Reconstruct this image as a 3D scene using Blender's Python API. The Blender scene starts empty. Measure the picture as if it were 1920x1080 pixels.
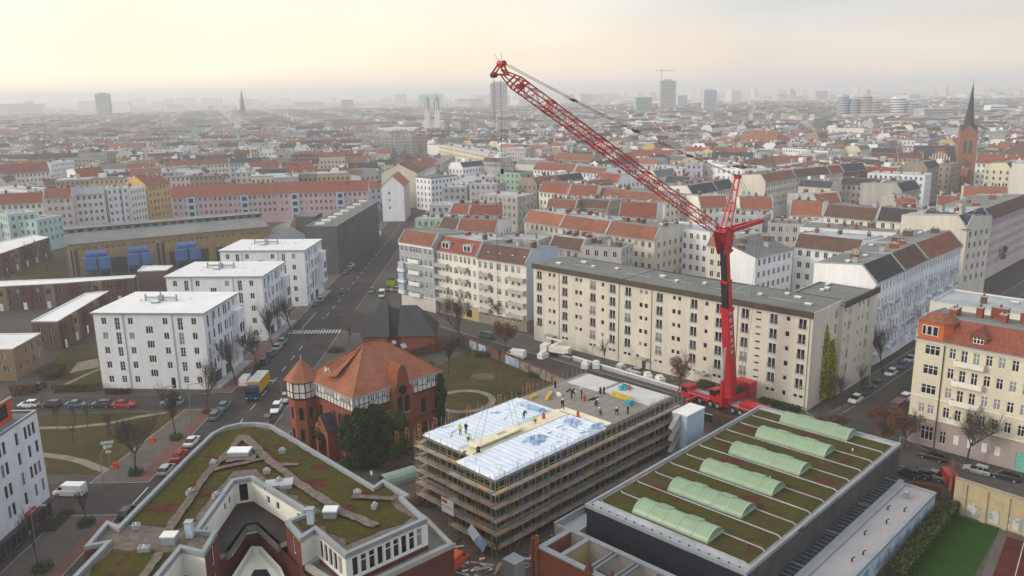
import bpy, bmesh, math, random
from mathutils import Vector, Matrix
import numpy as np

rnd = random.Random(7)
scene = bpy.context.scene
COL = scene.collection

# ------------------------------------------------------------------ camera
F_PX, PITCH, ROLL, CAM_H = 1536.16, math.radians(13.475), math.radians(-0.956), 62.0
cp, sp, cr, sr = math.cos(PITCH), math.sin(PITCH), math.cos(ROLL), math.sin(ROLL)
CAM_F = Vector((0, cp, -sp))
_u = Vector((0, sp, cp))
CAM_R = Vector((1, 0, 0)) * cr + _u * sr
CAM_U = Vector((1, 0, 0)) * -sr + _u * cr
cam_data = bpy.data.cameras.new('camera')
cam = bpy.data.objects.new('camera', cam_data)
COL.objects.link(cam)
cam_data.sensor_width = 36.0
cam_data.lens = 36.0 * F_PX / 1920.0
cam_data.clip_start = 0.5
cam_data.clip_end = 60000
m = Matrix((CAM_R, CAM_U, -CAM_F)).transposed().to_4x4()
m.translation = (0, 0, CAM_H)
cam.matrix_world = m
scene.camera = cam


def at(px, py, z=0.0):
    """survey point: where the sight line through a photograph pixel meets height z"""
    d = CAM_F + CAM_R * ((px - 960) / F_PX) - CAM_U * ((py - 540) / F_PX)
    return Vector((0, 0, CAM_H)) + d * ((z - CAM_H) / d.z)


# ------------------------------------------------------------------ world, sun, exposure
SUN_AZ, SUN_EL = math.radians(-106), math.radians(22)      # azimuth from +Y towards +X
sun_dir = Vector((math.sin(SUN_AZ) * math.cos(SUN_EL), math.cos(SUN_AZ) * math.cos(SUN_EL), math.sin(SUN_EL)))
world = bpy.data.worlds.new('World')
scene.world = world
world.use_nodes = True
nt = world.node_tree
for n in list(nt.nodes):
    nt.nodes.remove(n)


def wn(t, **k):
    n = nt.nodes.new(t)
    for a, b in k.items():
        setattr(n, a, b)
    return n


out = wn('ShaderNodeOutputWorld')
sky = wn('ShaderNodeTexSky', sky_type='NISHITA', sun_disc=False)
sky.sun_elevation = SUN_EL
sky.sun_rotation = SUN_AZ
sky.dust_density = 3.0
bg1 = wn('ShaderNodeBackground')
bg1.inputs[1].default_value = 0.05
nt.links.new(sky.outputs[0], bg1.inputs[0])
# the overcast veil: soft grey cloud with a warm glow round the hidden sun, a blush at the horizon
geo = wn('ShaderNodeTexCoord')
sep = wn('ShaderNodeSeparateXYZ')
nt.links.new(geo.outputs['Generated'], sep.inputs[0])
ramp = wn('ShaderNodeValToRGB')
ramp.color_ramp.elements[0].position = 0.0
ramp.color_ramp.elements[0].color = (1.0, 0.83, 0.69, 1)
ramp.color_ramp.elements[1].position = 1.0
ramp.color_ramp.elements[1].color = (0.66, 0.74, 0.88, 1)
e = ramp.color_ramp.elements.new(0.05); e.color = (0.86, 0.75, 0.64, 1)
e = ramp.color_ramp.elements.new(0.13); e.color = (0.48, 0.55, 0.645, 1)
e = ramp.color_ramp.elements.new(0.35); e.color = (0.70, 0.76, 0.85, 1)
nt.links.new(sep.outputs['Z'], ramp.inputs[0])
dot = wn('ShaderNodeVectorMath', operation='DOT_PRODUCT')
dot.inputs[1].default_value = Vector((-0.90, 0.25, 0.36)).normalized()
nt.links.new(geo.outputs['Generated'], dot.inputs[0])
glow = wn('ShaderNodeValToRGB')
glow.color_ramp.elements[0].position = 0.0
glow.color_ramp.elements[0].color = (0, 0, 0, 1)
glow.color_ramp.elements[1].position = 1.0
glow.color_ramp.elements[1].color = (1.1, 0.95, 0.62, 1)
e = glow.color_ramp.elements.new(0.25); e.color = (0.33, 0.26, 0.12, 1)
e = glow.color_ramp.elements.new(0.62); e.color = (0.48, 0.38, 0.14, 1)
nt.links.new(dot.outputs['Value'], glow.inputs[0])
mp = wn('ShaderNodeMapping'); mp.inputs['Scale'].default_value = (1.2, 1.2, 7.0)
nz = wn('ShaderNodeTexNoise'); nz.inputs['Scale'].default_value = 2.2; nz.inputs['Detail'].default_value = 5
nt.links.new(geo.outputs['Generated'], mp.inputs[0]); nt.links.new(mp.outputs[0], nz.inputs[0])
mr = wn('ShaderNodeMapRange')
mr.inputs['From Min'].default_value = 0.3; mr.inputs['From Max'].default_value = 0.7
mr.inputs['To Min'].default_value = 0.91; mr.inputs['To Max'].default_value = 1.09
nt.links.new(nz.outputs[0], mr.inputs[0])
add = wn('ShaderNodeVectorMath', operation='ADD')
nt.links.new(ramp.outputs[0], add.inputs[0]); nt.links.new(glow.outputs[0], add.inputs[1])
scl = wn('ShaderNodeVectorMath', operation='SCALE')
nt.links.new(add.outputs[0], scl.inputs[0]); nt.links.new(mr.outputs[0], scl.inputs['Scale'])
bg2 = wn('ShaderNodeBackground')
bg2.inputs[1].default_value = 1.0
nt.links.new(scl.outputs[0], bg2.inputs[0])
ads = wn('ShaderNodeAddShader')
nt.links.new(bg1.outputs[0], ads.inputs[0]); nt.links.new(bg2.outputs[0], ads.inputs[1])
nt.links.new(ads.outputs[0], out.inputs[0])

sd = bpy.data.lights.new('sun', 'SUN')
sd.energy = 1.25
sd.angle = math.radians(10)
sd.color = (1.0, 0.955, 0.89)
sun = bpy.data.objects.new('sun', sd)
COL.objects.link(sun)
sun.rotation_euler = sun_dir.to_track_quat('Z', 'Y').to_euler()

scene.view_settings.view_transform = 'Standard'
scene.view_settings.look = 'None'
scene.view_settings.exposure = -0.10
scene.view_settings.gamma = 1.0
scene.view_settings.use_curve_mapping = False
scene.render.engine = 'CYCLES'
scene.cycles.use_denoising = True
scene.cycles.max_bounces = 5
scene.cycles.diffuse_bounces = 2
scene.cycles.glossy_bounces = 2
scene.cycles.transmission_bounces = 3
scene.cycles.volume_bounces = 2
scene.cycles.transparent_max_bounces = 6
scene.cycles.caustics_reflective = False
scene.cycles.caustics_refractive = False

# ------------------------------------------------------------------ materials
MATS = {}


def mat(name, color, rough=0.85, var=0.12, scale=0.6, bump=0.0, bscale=8.0, spec=0.07, metal=0.0, second=None, sharp=False, streak=False, hue=None):
    """procedural surface: base colour broken up by two octaves of noise (tone and tint), optional second colour in patches"""
    if name in MATS:
        return MATS[name]
    mt = bpy.data.materials.new(name)
    mt.use_nodes = True
    t = mt.node_tree
    b = t.nodes['Principled BSDF']
    b.inputs['Roughness'].default_value = rough
    b.inputs['Specular IOR Level'].default_value = spec
    b.inputs['Metallic'].default_value = metal
    tc = t.nodes.new('ShaderNodeTexCoord')
    src = tc.outputs['Object']
    if streak:
        mpn = t.nodes.new('ShaderNodeMapping'); mpn.inputs['Scale'].default_value = (1, 1, 0.18)
        t.links.new(src, mpn.inputs[0]); src = mpn.outputs[0]
    n1 = t.nodes.new('ShaderNodeTexNoise'); n1.inputs['Scale'].default_value = scale; n1.inputs['Detail'].default_value = 8
    n1.inputs['Roughness'].default_value = 0.65
    t.links.new(src, n1.inputs[0])
    r = t.nodes.new('ShaderNodeValToRGB')
    c2 = second or tuple(min(1, c * (1 + var * 1.6)) for c in color)
    c1 = color if second else tuple(c * (1 - var * 1.8) for c in color)
    r.color_ramp.elements[0].position = 0.46 if sharp else 0.30
    r.color_ramp.elements[1].position = 0.54 if sharp else 0.70
    r.color_ramp.elements[0].color = (*c1, 1)
    r.color_ramp.elements[1].color = (*c2, 1)
    t.links.new(n1.outputs[0], r.inputs[0])
    n2 = t.nodes.new('ShaderNodeTexNoise'); n2.inputs['Scale'].default_value = scale * 9; n2.inputs['Detail'].default_value = 4
    t.links.new(tc.outputs['Object'], n2.inputs[0])
    mrn = t.nodes.new('ShaderNodeMapRange')
    mrn.inputs['From Min'].default_value = 0.25; mrn.inputs['From Max'].default_value = 0.75
    mrn.inputs['To Min'].default_value = 1 - var; mrn.inputs['To Max'].default_value = 1 + var
    t.links.new(n2.outputs[0], mrn.inputs[0])
    # each object carries its own slight tone
    oi = t.nodes.new('ShaderNodeObjectInfo')
    mro = t.nodes.new('ShaderNodeMapRange'); mro.inputs['To Min'].default_value = 0.94; mro.inputs['To Max'].default_value = 1.05
    t.links.new(oi.outputs['Random'], mro.inputs[0])
    mul = t.nodes.new('ShaderNodeMath'); mul.operation = 'MULTIPLY'
    t.links.new(mrn.outputs[0], mul.inputs[0]); t.links.new(mro.outputs[0], mul.inputs[1])
    s = t.nodes.new('ShaderNodeVectorMath'); s.operation = 'SCALE'
    t.links.new(r.outputs[0], s.inputs[0]); t.links.new(mul.outputs[0], s.inputs['Scale'])
    t.links.new(s.outputs[0], b.inputs['Base Color'])
    if bump:
        bn = t.nodes.new('ShaderNodeTexNoise'); bn.inputs['Scale'].default_value = bscale; bn.inputs['Detail'].default_value = 4
        t.links.new(tc.outputs['Object'], bn.inputs[0])
        bm_ = t.nodes.new('ShaderNodeBump'); bm_.inputs['Strength'].default_value = bump; bm_.inputs['Distance'].default_value = 0.05
        t.links.new(bn.outputs[0], bm_.inputs['Height']); t.links.new(bm_.outputs[0], b.inputs['Normal'])
    MATS[name] = mt
    return mt


def tile_mat(name, color, course=0.33, vary=0.35, joint=0.55, width=0.22, rough=0.8):
    """coursed material (clay tiles, brick): faint courses and single pieces of varied tone"""
    if name in MATS:
        return MATS[name]
    mt = bpy.data.materials.new(name); mt.use_nodes = True
    t = mt.node_tree; b = t.nodes['Principled BSDF']
    b.inputs['Roughness'].default_value = rough; b.inputs['Specular IOR Level'].default_value = 0.1
    tc = t.nodes.new('ShaderNodeTexCoord')
    sx = t.nodes.new('ShaderNodeSeparateXYZ'); t.links.new(tc.outputs['Object'], sx.inputs[0])
    ad = t.nodes.new('ShaderNodeMath'); ad.operation = 'ADD'
    t.links.new(sx.outputs['X'], ad.inputs[0]); t.links.new(sx.outputs['Y'], ad.inputs[1])
    cb = t.nodes.new('ShaderNodeCombineXYZ')
    t.links.new(ad.outputs[0], cb.inputs[0]); t.links.new(sx.outputs['Z'], cb.inputs[1])
    bt = t.nodes.new('ShaderNodeTexBrick')
    t.links.new(cb.outputs[0], bt.inputs['Vector'])
    bt.inputs['Scale'].default_value = 1.0
    bt.inputs['Brick Width'].default_value = width; bt.inputs['Row Height'].default_value = course
    bt.inputs['Mortar Size'].default_value = min(course, width) * 0.09
    bt.inputs['Color1'].default_value = (*[c * (1 + vary) for c in color], 1)
    bt.inputs['Color2'].default_value = (*[c * (1 - vary) for c in color], 1)
    bt.inputs['Mortar'].default_value = (*[c * joint for c in color], 1)
    n1 = t.nodes.new('ShaderNodeTexNoise'); n1.inputs['Scale'].default_value = 0.35; n1.inputs['Detail'].default_value = 9
    n1.inputs['Roughness'].default_value = 0.7
    t.links.new(tc.outputs['Object'], n1.inputs[0])
    r = t.nodes.new('ShaderNodeValToRGB')
    r.color_ramp.elements[0].position = 0.3; r.color_ramp.elements[0].color = (0.72, 0.74, 0.76, 1)
    r.color_ramp.elements[1].position = 0.7; r.color_ramp.elements[1].color = (1.18, 1.14, 1.08, 1)
    t.links.new(n1.outputs[0], r.inputs[0])
    mx = t.nodes.new('ShaderNodeMix'); mx.data_type = 'RGBA'; mx.blend_type = 'MULTIPLY'; mx.inputs[0].default_value = 1
    t.links.new(bt.outputs[0], mx.inputs[6]); t.links.new(r.outputs[0], mx.inputs[7])
    t.links.new(mx.outputs[2], b.inputs['Base Color'])
    MATS[name] = mt
    return mt


def M(n):
    return MATS[n]


mat('asphalt', (0.060, 0.053, 0.052), 0.9, 0.16, 0.25, 0.2, 30)
mat('paving', (0.115, 0.098, 0.088), 0.9, 0.10, 0.25, 0.2, 20)
mat('bike_path', (0.16, 0.085, 0.07), 0.9, 0.12, 0.3)
mat('kerb_stone', (0.30, 0.29, 0.28), 0.9, 0.1, 1.0)
mat('dirt', (0.075, 0.055, 0.042), 0.95, 0.3, 0.25, 0.6, 3, second=(0.14, 0.115, 0.095))
mat('city_ground', (0.095, 0.085, 0.075), 0.95, 0.2, 0.06, second=(0.06, 0.055, 0.045))
mat('grass', (0.034, 0.038, 0.009), 0.95, 0.25, 0.12, 0.6, 6, second=(0.080, 0.058, 0.024))
mat('lawn', (0.016, 0.050, 0.005), 0.95, 0.25, 0.3, 0.6, 6, second=(0.032, 0.066, 0.010))
mat('path', (0.22, 0.19, 0.155), 0.95, 0.15, 0.4)
mat('road_paint', (0.55, 0.55, 0.54), 0.8, 0.15, 1.5)
mat('blue_paint', (0.05, 0.12, 0.35), 0.8, 0.15, 1.5)
mat('leaf_litter', (0.13, 0.06, 0.035), 0.95, 0.3, 0.8, second=(0.09, 0.06, 0.04))
# plaster
mat('plaster_white', (0.78, 0.78, 0.79), 0.85, 0.06, 0.4, streak=True)
mat('plaster_cream', (0.63, 0.585, 0.50), 0.85, 0.08, 0.4, streak=True)
mat('plaster_ivory', (0.72, 0.69, 0.61), 0.85, 0.05, 0.2, streak=True)
mat('plaster_yellow', (0.62, 0.57, 0.44), 0.85, 0.07, 0.2, streak=True)
mat('plaster_ochre', (0.52, 0.37, 0.18), 0.85, 0.06, 0.2, streak=True)
mat('plaster_orange', (0.58, 0.36, 0.14), 0.85, 0.06, 0.2, streak=True)
mat('plaster_pink', (0.56, 0.40, 0.41), 0.85, 0.05, 0.2, streak=True)
mat('plaster_rose', (0.62, 0.50, 0.50), 0.85, 0.05, 0.2, streak=True)
mat('plaster_grey', (0.40, 0.41, 0.43), 0.85, 0.06, 0.2, streak=True)
mat('plaster_lilac', (0.50, 0.50, 0.56), 0.85, 0.05, 0.2, streak=True)
mat('plaster_blue', (0.45, 0.52, 0.60), 0.85, 0.05, 0.2, streak=True)
mat('plaster_mint', (0.42, 0.56, 0.52), 0.85, 0.05, 0.2, streak=True)
mat('plaster_green', (0.30, 0.42, 0.34), 0.85, 0.06, 0.2, streak=True)
mat('plaster_brown', (0.30, 0.25, 0.20), 0.85, 0.1, 0.3, streak=True)
mat('plaster_old', (0.42, 0.40, 0.37), 0.9, 0.12, 0.3, streak=True)
mat('render_pink', (0.40, 0.33, 0.31), 0.9, 0.06, 0.2, streak=True)
mat('concrete', (0.34, 0.335, 0.32), 0.9, 0.12, 0.4, streak=True)
mat('slate_block', (0.095, 0.095, 0.108), 0.85, 0.12, 0.15, 0.3, 5)
mat('dark_panel', (0.020, 0.023, 0.032), 0.6, 0.06, 0.3)
mat('louvre', (0.115, 0.105, 0.10), 0.7, 0.1, 0.3)
# roofs
tile_mat('tile_orange', (0.32, 0.125, 0.075), 0.33, 0.16, 0.7, 0.22)
tile_mat('tile_red', (0.26, 0.085, 0.058), 0.33, 0.2, 0.7, 0.22)
tile_mat('tile_brick', (0.25, 0.105, 0.070), 0.33, 0.2, 0.7, 0.22)
tile_mat('tile_brown', (0.13, 0.080, 0.065), 0.33, 0.2, 0.7, 0.22)
tile_mat('tile_dark', (0.065, 0.060, 0.062), 0.33, 0.2, 0.7, 0.22)
tile_mat('brick_red', (0.25, 0.078, 0.046), 0.083, 0.22, 1.25, 0.26)
tile_mat('brick_dark', (0.135, 0.045, 0.034), 0.083, 0.22, 1.3, 0.26)
tile_mat('brick_brown', (0.125, 0.082, 0.068), 0.083, 0.2, 1.2, 0.26)
tile_mat('brick_tan', (0.25, 0.175, 0.115), 0.083, 0.15, 1.1, 0.26)
mat('felt_grey', (0.15, 0.155, 0.148), 0.95, 0.18, 0.12, second=(0.25, 0.25, 0.24))
mat('felt_dark', (0.13, 0.135, 0.13), 0.95, 0.16, 0.12, second=(0.18, 0.18, 0.175))
mat('felt_pale', (0.48, 0.50, 0.53), 0.9, 0.12, 0.15, second=(0.27, 0.28, 0.28))
mat('felt_green', (0.145, 0.148, 0.135), 0.95, 0.14, 0.12, second=(0.20, 0.20, 0.18))
mat('roof_white', (0.70, 0.69, 0.69), 0.8, 0.05, 0.12)
mat('zinc', (0.36, 0.38, 0.40), 0.5, 0.06, 0.4, metal=0.3)
mat('metal_dark', (0.06, 0.06, 0.065), 0.5, 0.1, 1)
mat('slate_roof', (0.055, 0.06, 0.068), 0.7, 0.12, 0.5)
mat('copper_green', (0.16, 0.46, 0.36), 0.7, 0.15, 0.5)
mat('frame_white', (0.75, 0.75, 0.74), 0.6, 0.04, 1)
mat('frame_grey', (0.20, 0.21, 0.22), 0.6, 0.04, 1)
mat('frame_brown', (0.09, 0.05, 0.035), 0.6, 0.04, 1)
mat('glass_dark', (0.008, 0.010, 0.013), 0.15, 0.1, 1, spec=0.5)
mat('glass_blue', (0.03, 0.045, 0.06), 0.12, 0.1, 1, spec=0.5)
mat('glass_curtain', (0.24, 0.25, 0.26), 0.3, 0.2, 2, spec=0.4)
mat('glass_far', (0.06, 0.07, 0.08), 0.3, 0.1, 1)
mat('crane_red', (0.46, 0.008, 0.014), 0.4, 0.08, 0.6, spec=0.5)
mat('black_steel', (0.02, 0.022, 0.025), 0.5, 0.1, 1)
mat('rope', (0.07, 0.045, 0.045), 0.8, 0.1, 1)
mat('steel', (0.35, 0.36, 0.37), 0.45, 0.08, 1, metal=0.4)
mat('rubber', (0.015, 0.015, 0.016), 0.9, 0.1, 2)

# ------------------------------------------------------------------ mesh collector


class MB:
    def __init__(s):
        s.v = []; s.f = []; s.m = []; s.mats = []

    def mi(s, m):
        if isinstance(m, str): m = MATS[m]
        if m not in s.mats: s.mats.append(m)
        return s.mats.index(m)

    def face(s, pts, m):
        i = len(s.v)
        s.v += [tuple(p) for p in pts]
        s.f.append(tuple(range(i, i + len(pts)))); s.m.append(s.mi(m))

    def box(s, x0, y0, z0, x1, y1, z1, m, top=None):
        if x0 > x1: x0, x1 = x1, x0
        if y0 > y1: y0, y1 = y1, y0
        i = len(s.v)
        s.v += [(x0, y0, z0), (x1, y0, z0), (x1, y1, z0), (x0, y1, z0), (x0, y0, z1), (x1, y0, z1), (x1, y1, z1), (x0, y1, z1)]
        k = s.mi(m); kt = s.mi(top) if top else k
        for q in ((0, 3, 2, 1), (0, 1, 5, 4), (1, 2, 6, 5), (2, 3, 7, 6), (3, 0, 4, 7)):
            s.f.append(tuple(i + a for a in q)); s.m.append(k)
        s.f.append((i + 4, i + 5, i + 6, i + 7)); s.m.append(kt)

    def prism(s, poly, z0, z1, m, top=None, bottom=True):
        n = len(poly); i = len(s.v)
        ar = sum(poly[a][0] * poly[(a + 1) % n][1] - poly[(a + 1) % n][0] * poly[a][1] for a in range(n))
        if ar < 0: poly = poly[::-1]
        s.v += [(p[0], p[1], z0) for p in poly] + [(p[0], p[1], z1) for p in poly]
        k = s.mi(m); kt = s.mi(top) if top else k
        for a in range(n):
            b = (a + 1) % n
            s.f.append((i + a, i + b, i + n + b, i + n + a)); s.m.append(k)
        s.f.append(tuple(i + n + a for a in range(n))); s.m.append(kt)
        if bottom:
            s.f.append(tuple(i + n - 1 - a for a in range(n))); s.m.append(k)

    def tube(s, p, q, r, m, n=6, r2=None, cap=True):
        p = Vector(p); q = Vector(q); d = q - p
        if d.length < 1e-6: return
        d.normalize()
        a = Vector((0, 0, 1)) if abs(d.z) < 0.9 else Vector((1, 0, 0))
        u = d.cross(a).normalized(); w = d.cross(u)
        r2 = r if r2 is None else r2
        i = len(s.v); k = s.mi(m)
        for j in range(n):
            t = 2 * math.pi * j / n
            o = u * math.cos(t) + w * math.sin(t)
            s.v.append(tuple(p + o * r)); s.v.append(tuple(q + o * r2))
        for j in range(n):
            j2 = (j + 1) % n
            s.f.append((i + 2 * j, i + 2 * j + 1, i + 2 * j2 + 1, i + 2 * j2)); s.m.append(k)
        if cap:
            s.f.append(tuple(i + 2 * j for j in range(n))); s.m.append(k)
            s.f.append(tuple(i + 2 * (n - 1 - j) + 1 for j in range(n))); s.m.append(k)

    def beam(s, p, q, w, h, m):
        """square bar from p to q, w wide, h high"""
        p = Vector(p); q = Vector(q); d = (q - p).normalized()
        a = Vector((0, 0, 1)) if abs(d.z) < 0.95 else Vector((1, 0, 0))
        u = d.cross(a).normalized() * (w / 2); v = u.cross(d).normalized() * (h / 2)
        i = len(s.v); k = s.mi(m)
        for c in (p, q):
            s.v += [tuple(c - u - v), tuple(c + u - v), tuple(c + u + v), tuple(c - u + v)]
        for f in ((0, 1, 2, 3), (7, 6, 5, 4), (0, 4, 5, 1), (1, 5, 6, 2), (2, 6, 7, 3), (3, 7, 4, 0)):
            s.f.append(tuple(i + a_ for a_ in f)); s.m.append(k)

    def mesh(s, name, smooth=False):
        me = bpy.data.meshes.new(name)
        me.from_pydata(s.v, [], s.f)
        for mm in s.mats: me.materials.append(mm)
        if s.mats: me.polygons.foreach_set('material_index', s.m)
        if smooth: me.polygons.foreach_set('use_smooth', [True] * len(s.f))
        me.update()
        return me

    def build(s, name, parent=None, smooth=False, kind=None, loc=None, rot=None):
        o = bpy.data.objects.new(name, s.mesh(name, smooth))
        COL.objects.link(o)
        if parent: o.parent = parent
        if kind: o['kind'] = kind
        if loc is not None: o.location = loc
        if rot is not None: o.rotation_euler = (0, 0, rot)
        return o


def inst(name, me, parent, loc, rot=0.0, scale=None):
    o = bpy.data.objects.new(name, me)
    COL.objects.link(o)
    if parent: o.parent = parent
    o.location = loc
    if rot: o.rotation_euler = (0, 0, rot)
    if scale: o.scale = scale
    return o


def thing(name, label, cat, loc=(0, 0, 0), rot=0.0, group=None):
    o = bpy.data.objects.new(name, None)
    o.empty_display_size = 0.5
    COL.objects.link(o)
    o.location = loc; o.rotation_euler = (0, 0, rot)
    o['label'] = label; o['category'] = cat
    if group: o['group'] = group
    return o


def tag(o, label, cat, group=None):
    o['label'] = label; o['category'] = cat
    if group: o['group'] = group
    return o


def copy_tree(o, parent=None):
    c = o.copy()
    COL.objects.link(c)
    c.parent = parent
    for ch in o.children:
        copy_tree(ch, c)
    return c
# ------------------------------------------------------------------ the setting: ground, roads
def sheet(name, polys, m, z, kind='structure', thick=None):
    b = MB()
    for p in polys:
        if thick: b.prism([(q[0], q[1]) for q in p], z - thick, z, m)
        else:
            ar = sum(p[a][0] * p[(a + 1) % len(p)][1] - p[(a + 1) % len(p)][0] * p[a][1] for a in range(len(p)))
            if ar < 0: p = p[::-1]
            b.face([(q[0], q[1], z) for q in p], m)
    return b.build(name, kind=kind)


S = 15900
sheet('ground', [[(-S, -1400), (S, -1400), (S, S), (-S, S)]], 'city_ground', 0.0)
hz = MB()
hz.box(-16000, -1500, -1.0, 16000, 16000, 118.0, 'asphalt')
hazeo = hz.build('haze', kind='stuff')
hm = bpy.data.materials.new('haze'); hm.use_nodes = True
t = hm.node_tree
for n in list(t.nodes): t.nodes.remove(n)
o_ = t.nodes.new('ShaderNodeOutputMaterial')
pv = t.nodes.new('ShaderNodeVolumePrincipled')
HAZE = 0.00033
pv.inputs['Color'].default_value = (0.96, 0.95, 0.96, 1)
pv.inputs['Density'].default_value = HAZE
pv.inputs['Anisotropy'].default_value = 0.25
t.links.new(pv.outputs[0], o_.inputs['Volume'])
hazeo.data.materials.clear(); hazeo.data.materials.append(hm)
# ------------------------------------------------------------------ buildings
WIN = {}


def window_mesh(w, h, style, glass):
    """frame standing in its opening (origin lower left, outward = -y) and pane behind it; returns (frame mesh, pane mesh)"""
    key = (round(w, 2), round(h, 2), style, glass)
    if key in WIN: return WIN[key]
    fm = 'frame_grey' if style.startswith('g') else 'frame_brown' if style.startswith('b') else 'frame_white'
    b = MB()
    t = 0.075
    b.box(0, 0, 0, t, 0.07, h, fm); b.box(w - t, 0, 0, w, 0.07, h, fm)
    b.box(t, 0, 0, w - t, 0.07, t, fm); b.box(t, 0, h - t, w - t, 0.07, h, fm)
    s = style.lstrip('gb')
    n = 0
    if '2' in s: n = 1
    if '3' in s: n = 2
    for i in range(n):
        x = w * (i + 1) / (n + 1)
        b.box(x - 0.05, -0.005, t, x + 0.05, 0.06, h - t, fm)
    if 'T' in s:      # transom
        b.box(t, -0.01, h * 0.66, w - t, 0.055, h * 0.66 + 0.08, fm)
    if 'H' in s:      # french window muntins
        for q in (0.34, 0.67):
            b.box(t, 0.0, h * q, w - t, 0.05, h * q + 0.05, fm)
    fr = b.mesh('window')
    g = MB()
    g.face([(t, 0.045, t), (w - t, 0.045, t), (w - t, 0.045, h - t), (t, 0.045, h - t)], glass)
    pane = g.mesh('pane')
    WIN[key] = (fr, pane)
    return WIN[key]


def pick_glass():
    r = rnd.random()
    return 'glass_dark' if r < 0.68 else 'glass_blue' if r < 0.85 else 'glass_curtain'


SIDE = {}


def facade(wall, length, z0, z1, openings, o, rot, m, depth=0.16, zcut=None, bands=None):
    """wall sheet with real openings and reveals; openings (x, z, w, h); o = start point, rot = 0 front,1 right,2 back,3 left.
    bands: list of (z, material) changing the wall colour below z"""
    ca, sa = [(1, 0), (0, 1), (-1, 0), (0, -1)][rot] if isinstance(rot, int) else (math.cos(rot), math.sin(rot))

    def W(x, y, z): return (o[0] + x * ca - y * sa, o[1] + x * sa + y * ca, z)
    xs = sorted({0.0, round(length, 3)} | {round(a[0], 3) for a in openings} | {round(a[0] + a[2], 3) for a in openings})
    zs = {round(z0, 3), round(z1, 3)} | {round(a[1], 3) for a in openings} | {round(a[1] + a[3], 3) for a in openings}
    if bands: zs |= {b[0] for b in bands if z0 < b[0] < z1}
    zs = sorted(zs)

    def mm(z):
        if bands:
            for bz, bm_ in bands:
                if z < bz: return bm_
        return m
    # rows: merge cells horizontally
    for j in range(len(zs) - 1):
        za, zb = zs[j], zs[j + 1]; zm = (za + zb) / 2
        row = [a for a in openings if a[1] < zm < a[1] + a[3]]
        row.sort()
        x = 0.0
        for a in row:
            if a[0] > x + 1e-4:
                wall.face([W(x, 0, za), W(a[0], 0, za), W(a[0], 0, zb), W(x, 0, zb)], mm(zm))
            x = a[0] + a[2]
        if x < length - 1e-4:
            wall.face([W(x, 0, za), W(length, 0, za), W(length, 0, zb), W(x, 0, zb)], mm(zm))
    for (x, z, w, h) in [a[:4] for a in openings]:
        k = mm(z + h / 2)
        d = depth
        wall.face([W(x, 0, z), W(x + w, 0, z), W(x + w, d, z), W(x, d, z)], k)
        wall.face([W(x, 0, z + h), W(x, d, z + h), W(x + w, d, z + h), W(x + w, 0, z + h)], k)
        wall.face([W(x, 0, z), W(x, d, z), W(x, d, z + h), W(x, 0, z + h)], k)
        wall.face([W(x + w, 0, z), W(x + w, 0, z + h), W(x + w, d, z + h), W(x + w, d, z)], k)


def hang_windows(parent, openings, o, rot, depth=0.16, joined=None, glass=None, sill=None):
    """put a window in each opening (x,z,w,h,style): one object per window, or quads joined into MB 'joined'"""
    ang = rot * math.pi / 2 if isinstance(rot, int) else rot
    ca, sa = math.cos(ang), math.sin(ang)

    def W(x, y, z): return (o[0] + x * ca - y * sa, o[1] + x * sa + y * ca, z)
    for a in openings:
        x, z, w, h = a[:4]; st = a[4] if len(a) > 4 else '2'
        if st == 'none': continue
        if joined is not None:
            g = glass or pick_glass()
            joined.face([W(x, depth - .01, z), W(x + w, depth - .01, z), W(x + w, depth - .01, z + h), W(x, depth - .01, z + h)], g)
            fm = 'frame_grey' if st.startswith('g') else 'frame_white'
            c = w * 0.10
            y = depth - 0.04
            joined.face([W(x + w / 2 - c / 2, y, z), W(x + w / 2 + c / 2, y, z), W(x + w / 2 + c / 2, y, z + h), W(x + w / 2 - c / 2, y, z + h)], fm)
            if 'T' in st:
                joined.face([W(x, y, z + h * .66), W(x + w, y, z + h * .66), W(x + w, y, z + h * .66 + c), W(x, y, z + h * .66 + c)], fm)
        else:
            g = glass or pick_glass()
            fr, pane = window_mesh(w, h, st, g)
            wobj = inst('window', fr, parent, W(x, depth - 0.07, z), ang)
            inst('pane', pane, wobj, (0, 0, 0))


def grid(length, z_first, storey, rows, cols, w=1.1, h=1.7, style='2T', margin=1.2, skip=(), pairs=False):
    """regular window grid: cols columns on the length, rows storeys"""
    r = []
    step = (length - 2 * margin) / cols
    for j in range(rows):
        for i in range(cols):
            if (i, j) in skip: continue
            cx = margin + step * (i + 0.5)
            if pairs:
                for s_ in (-1, 1):
                    r.append((cx + s_ * 0.65 - w / 2, z_first + j * storey, w, h, style))
            else:
                r.append((cx - w / 2, z_first + j * storey, w, h, style))
    return r


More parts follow.
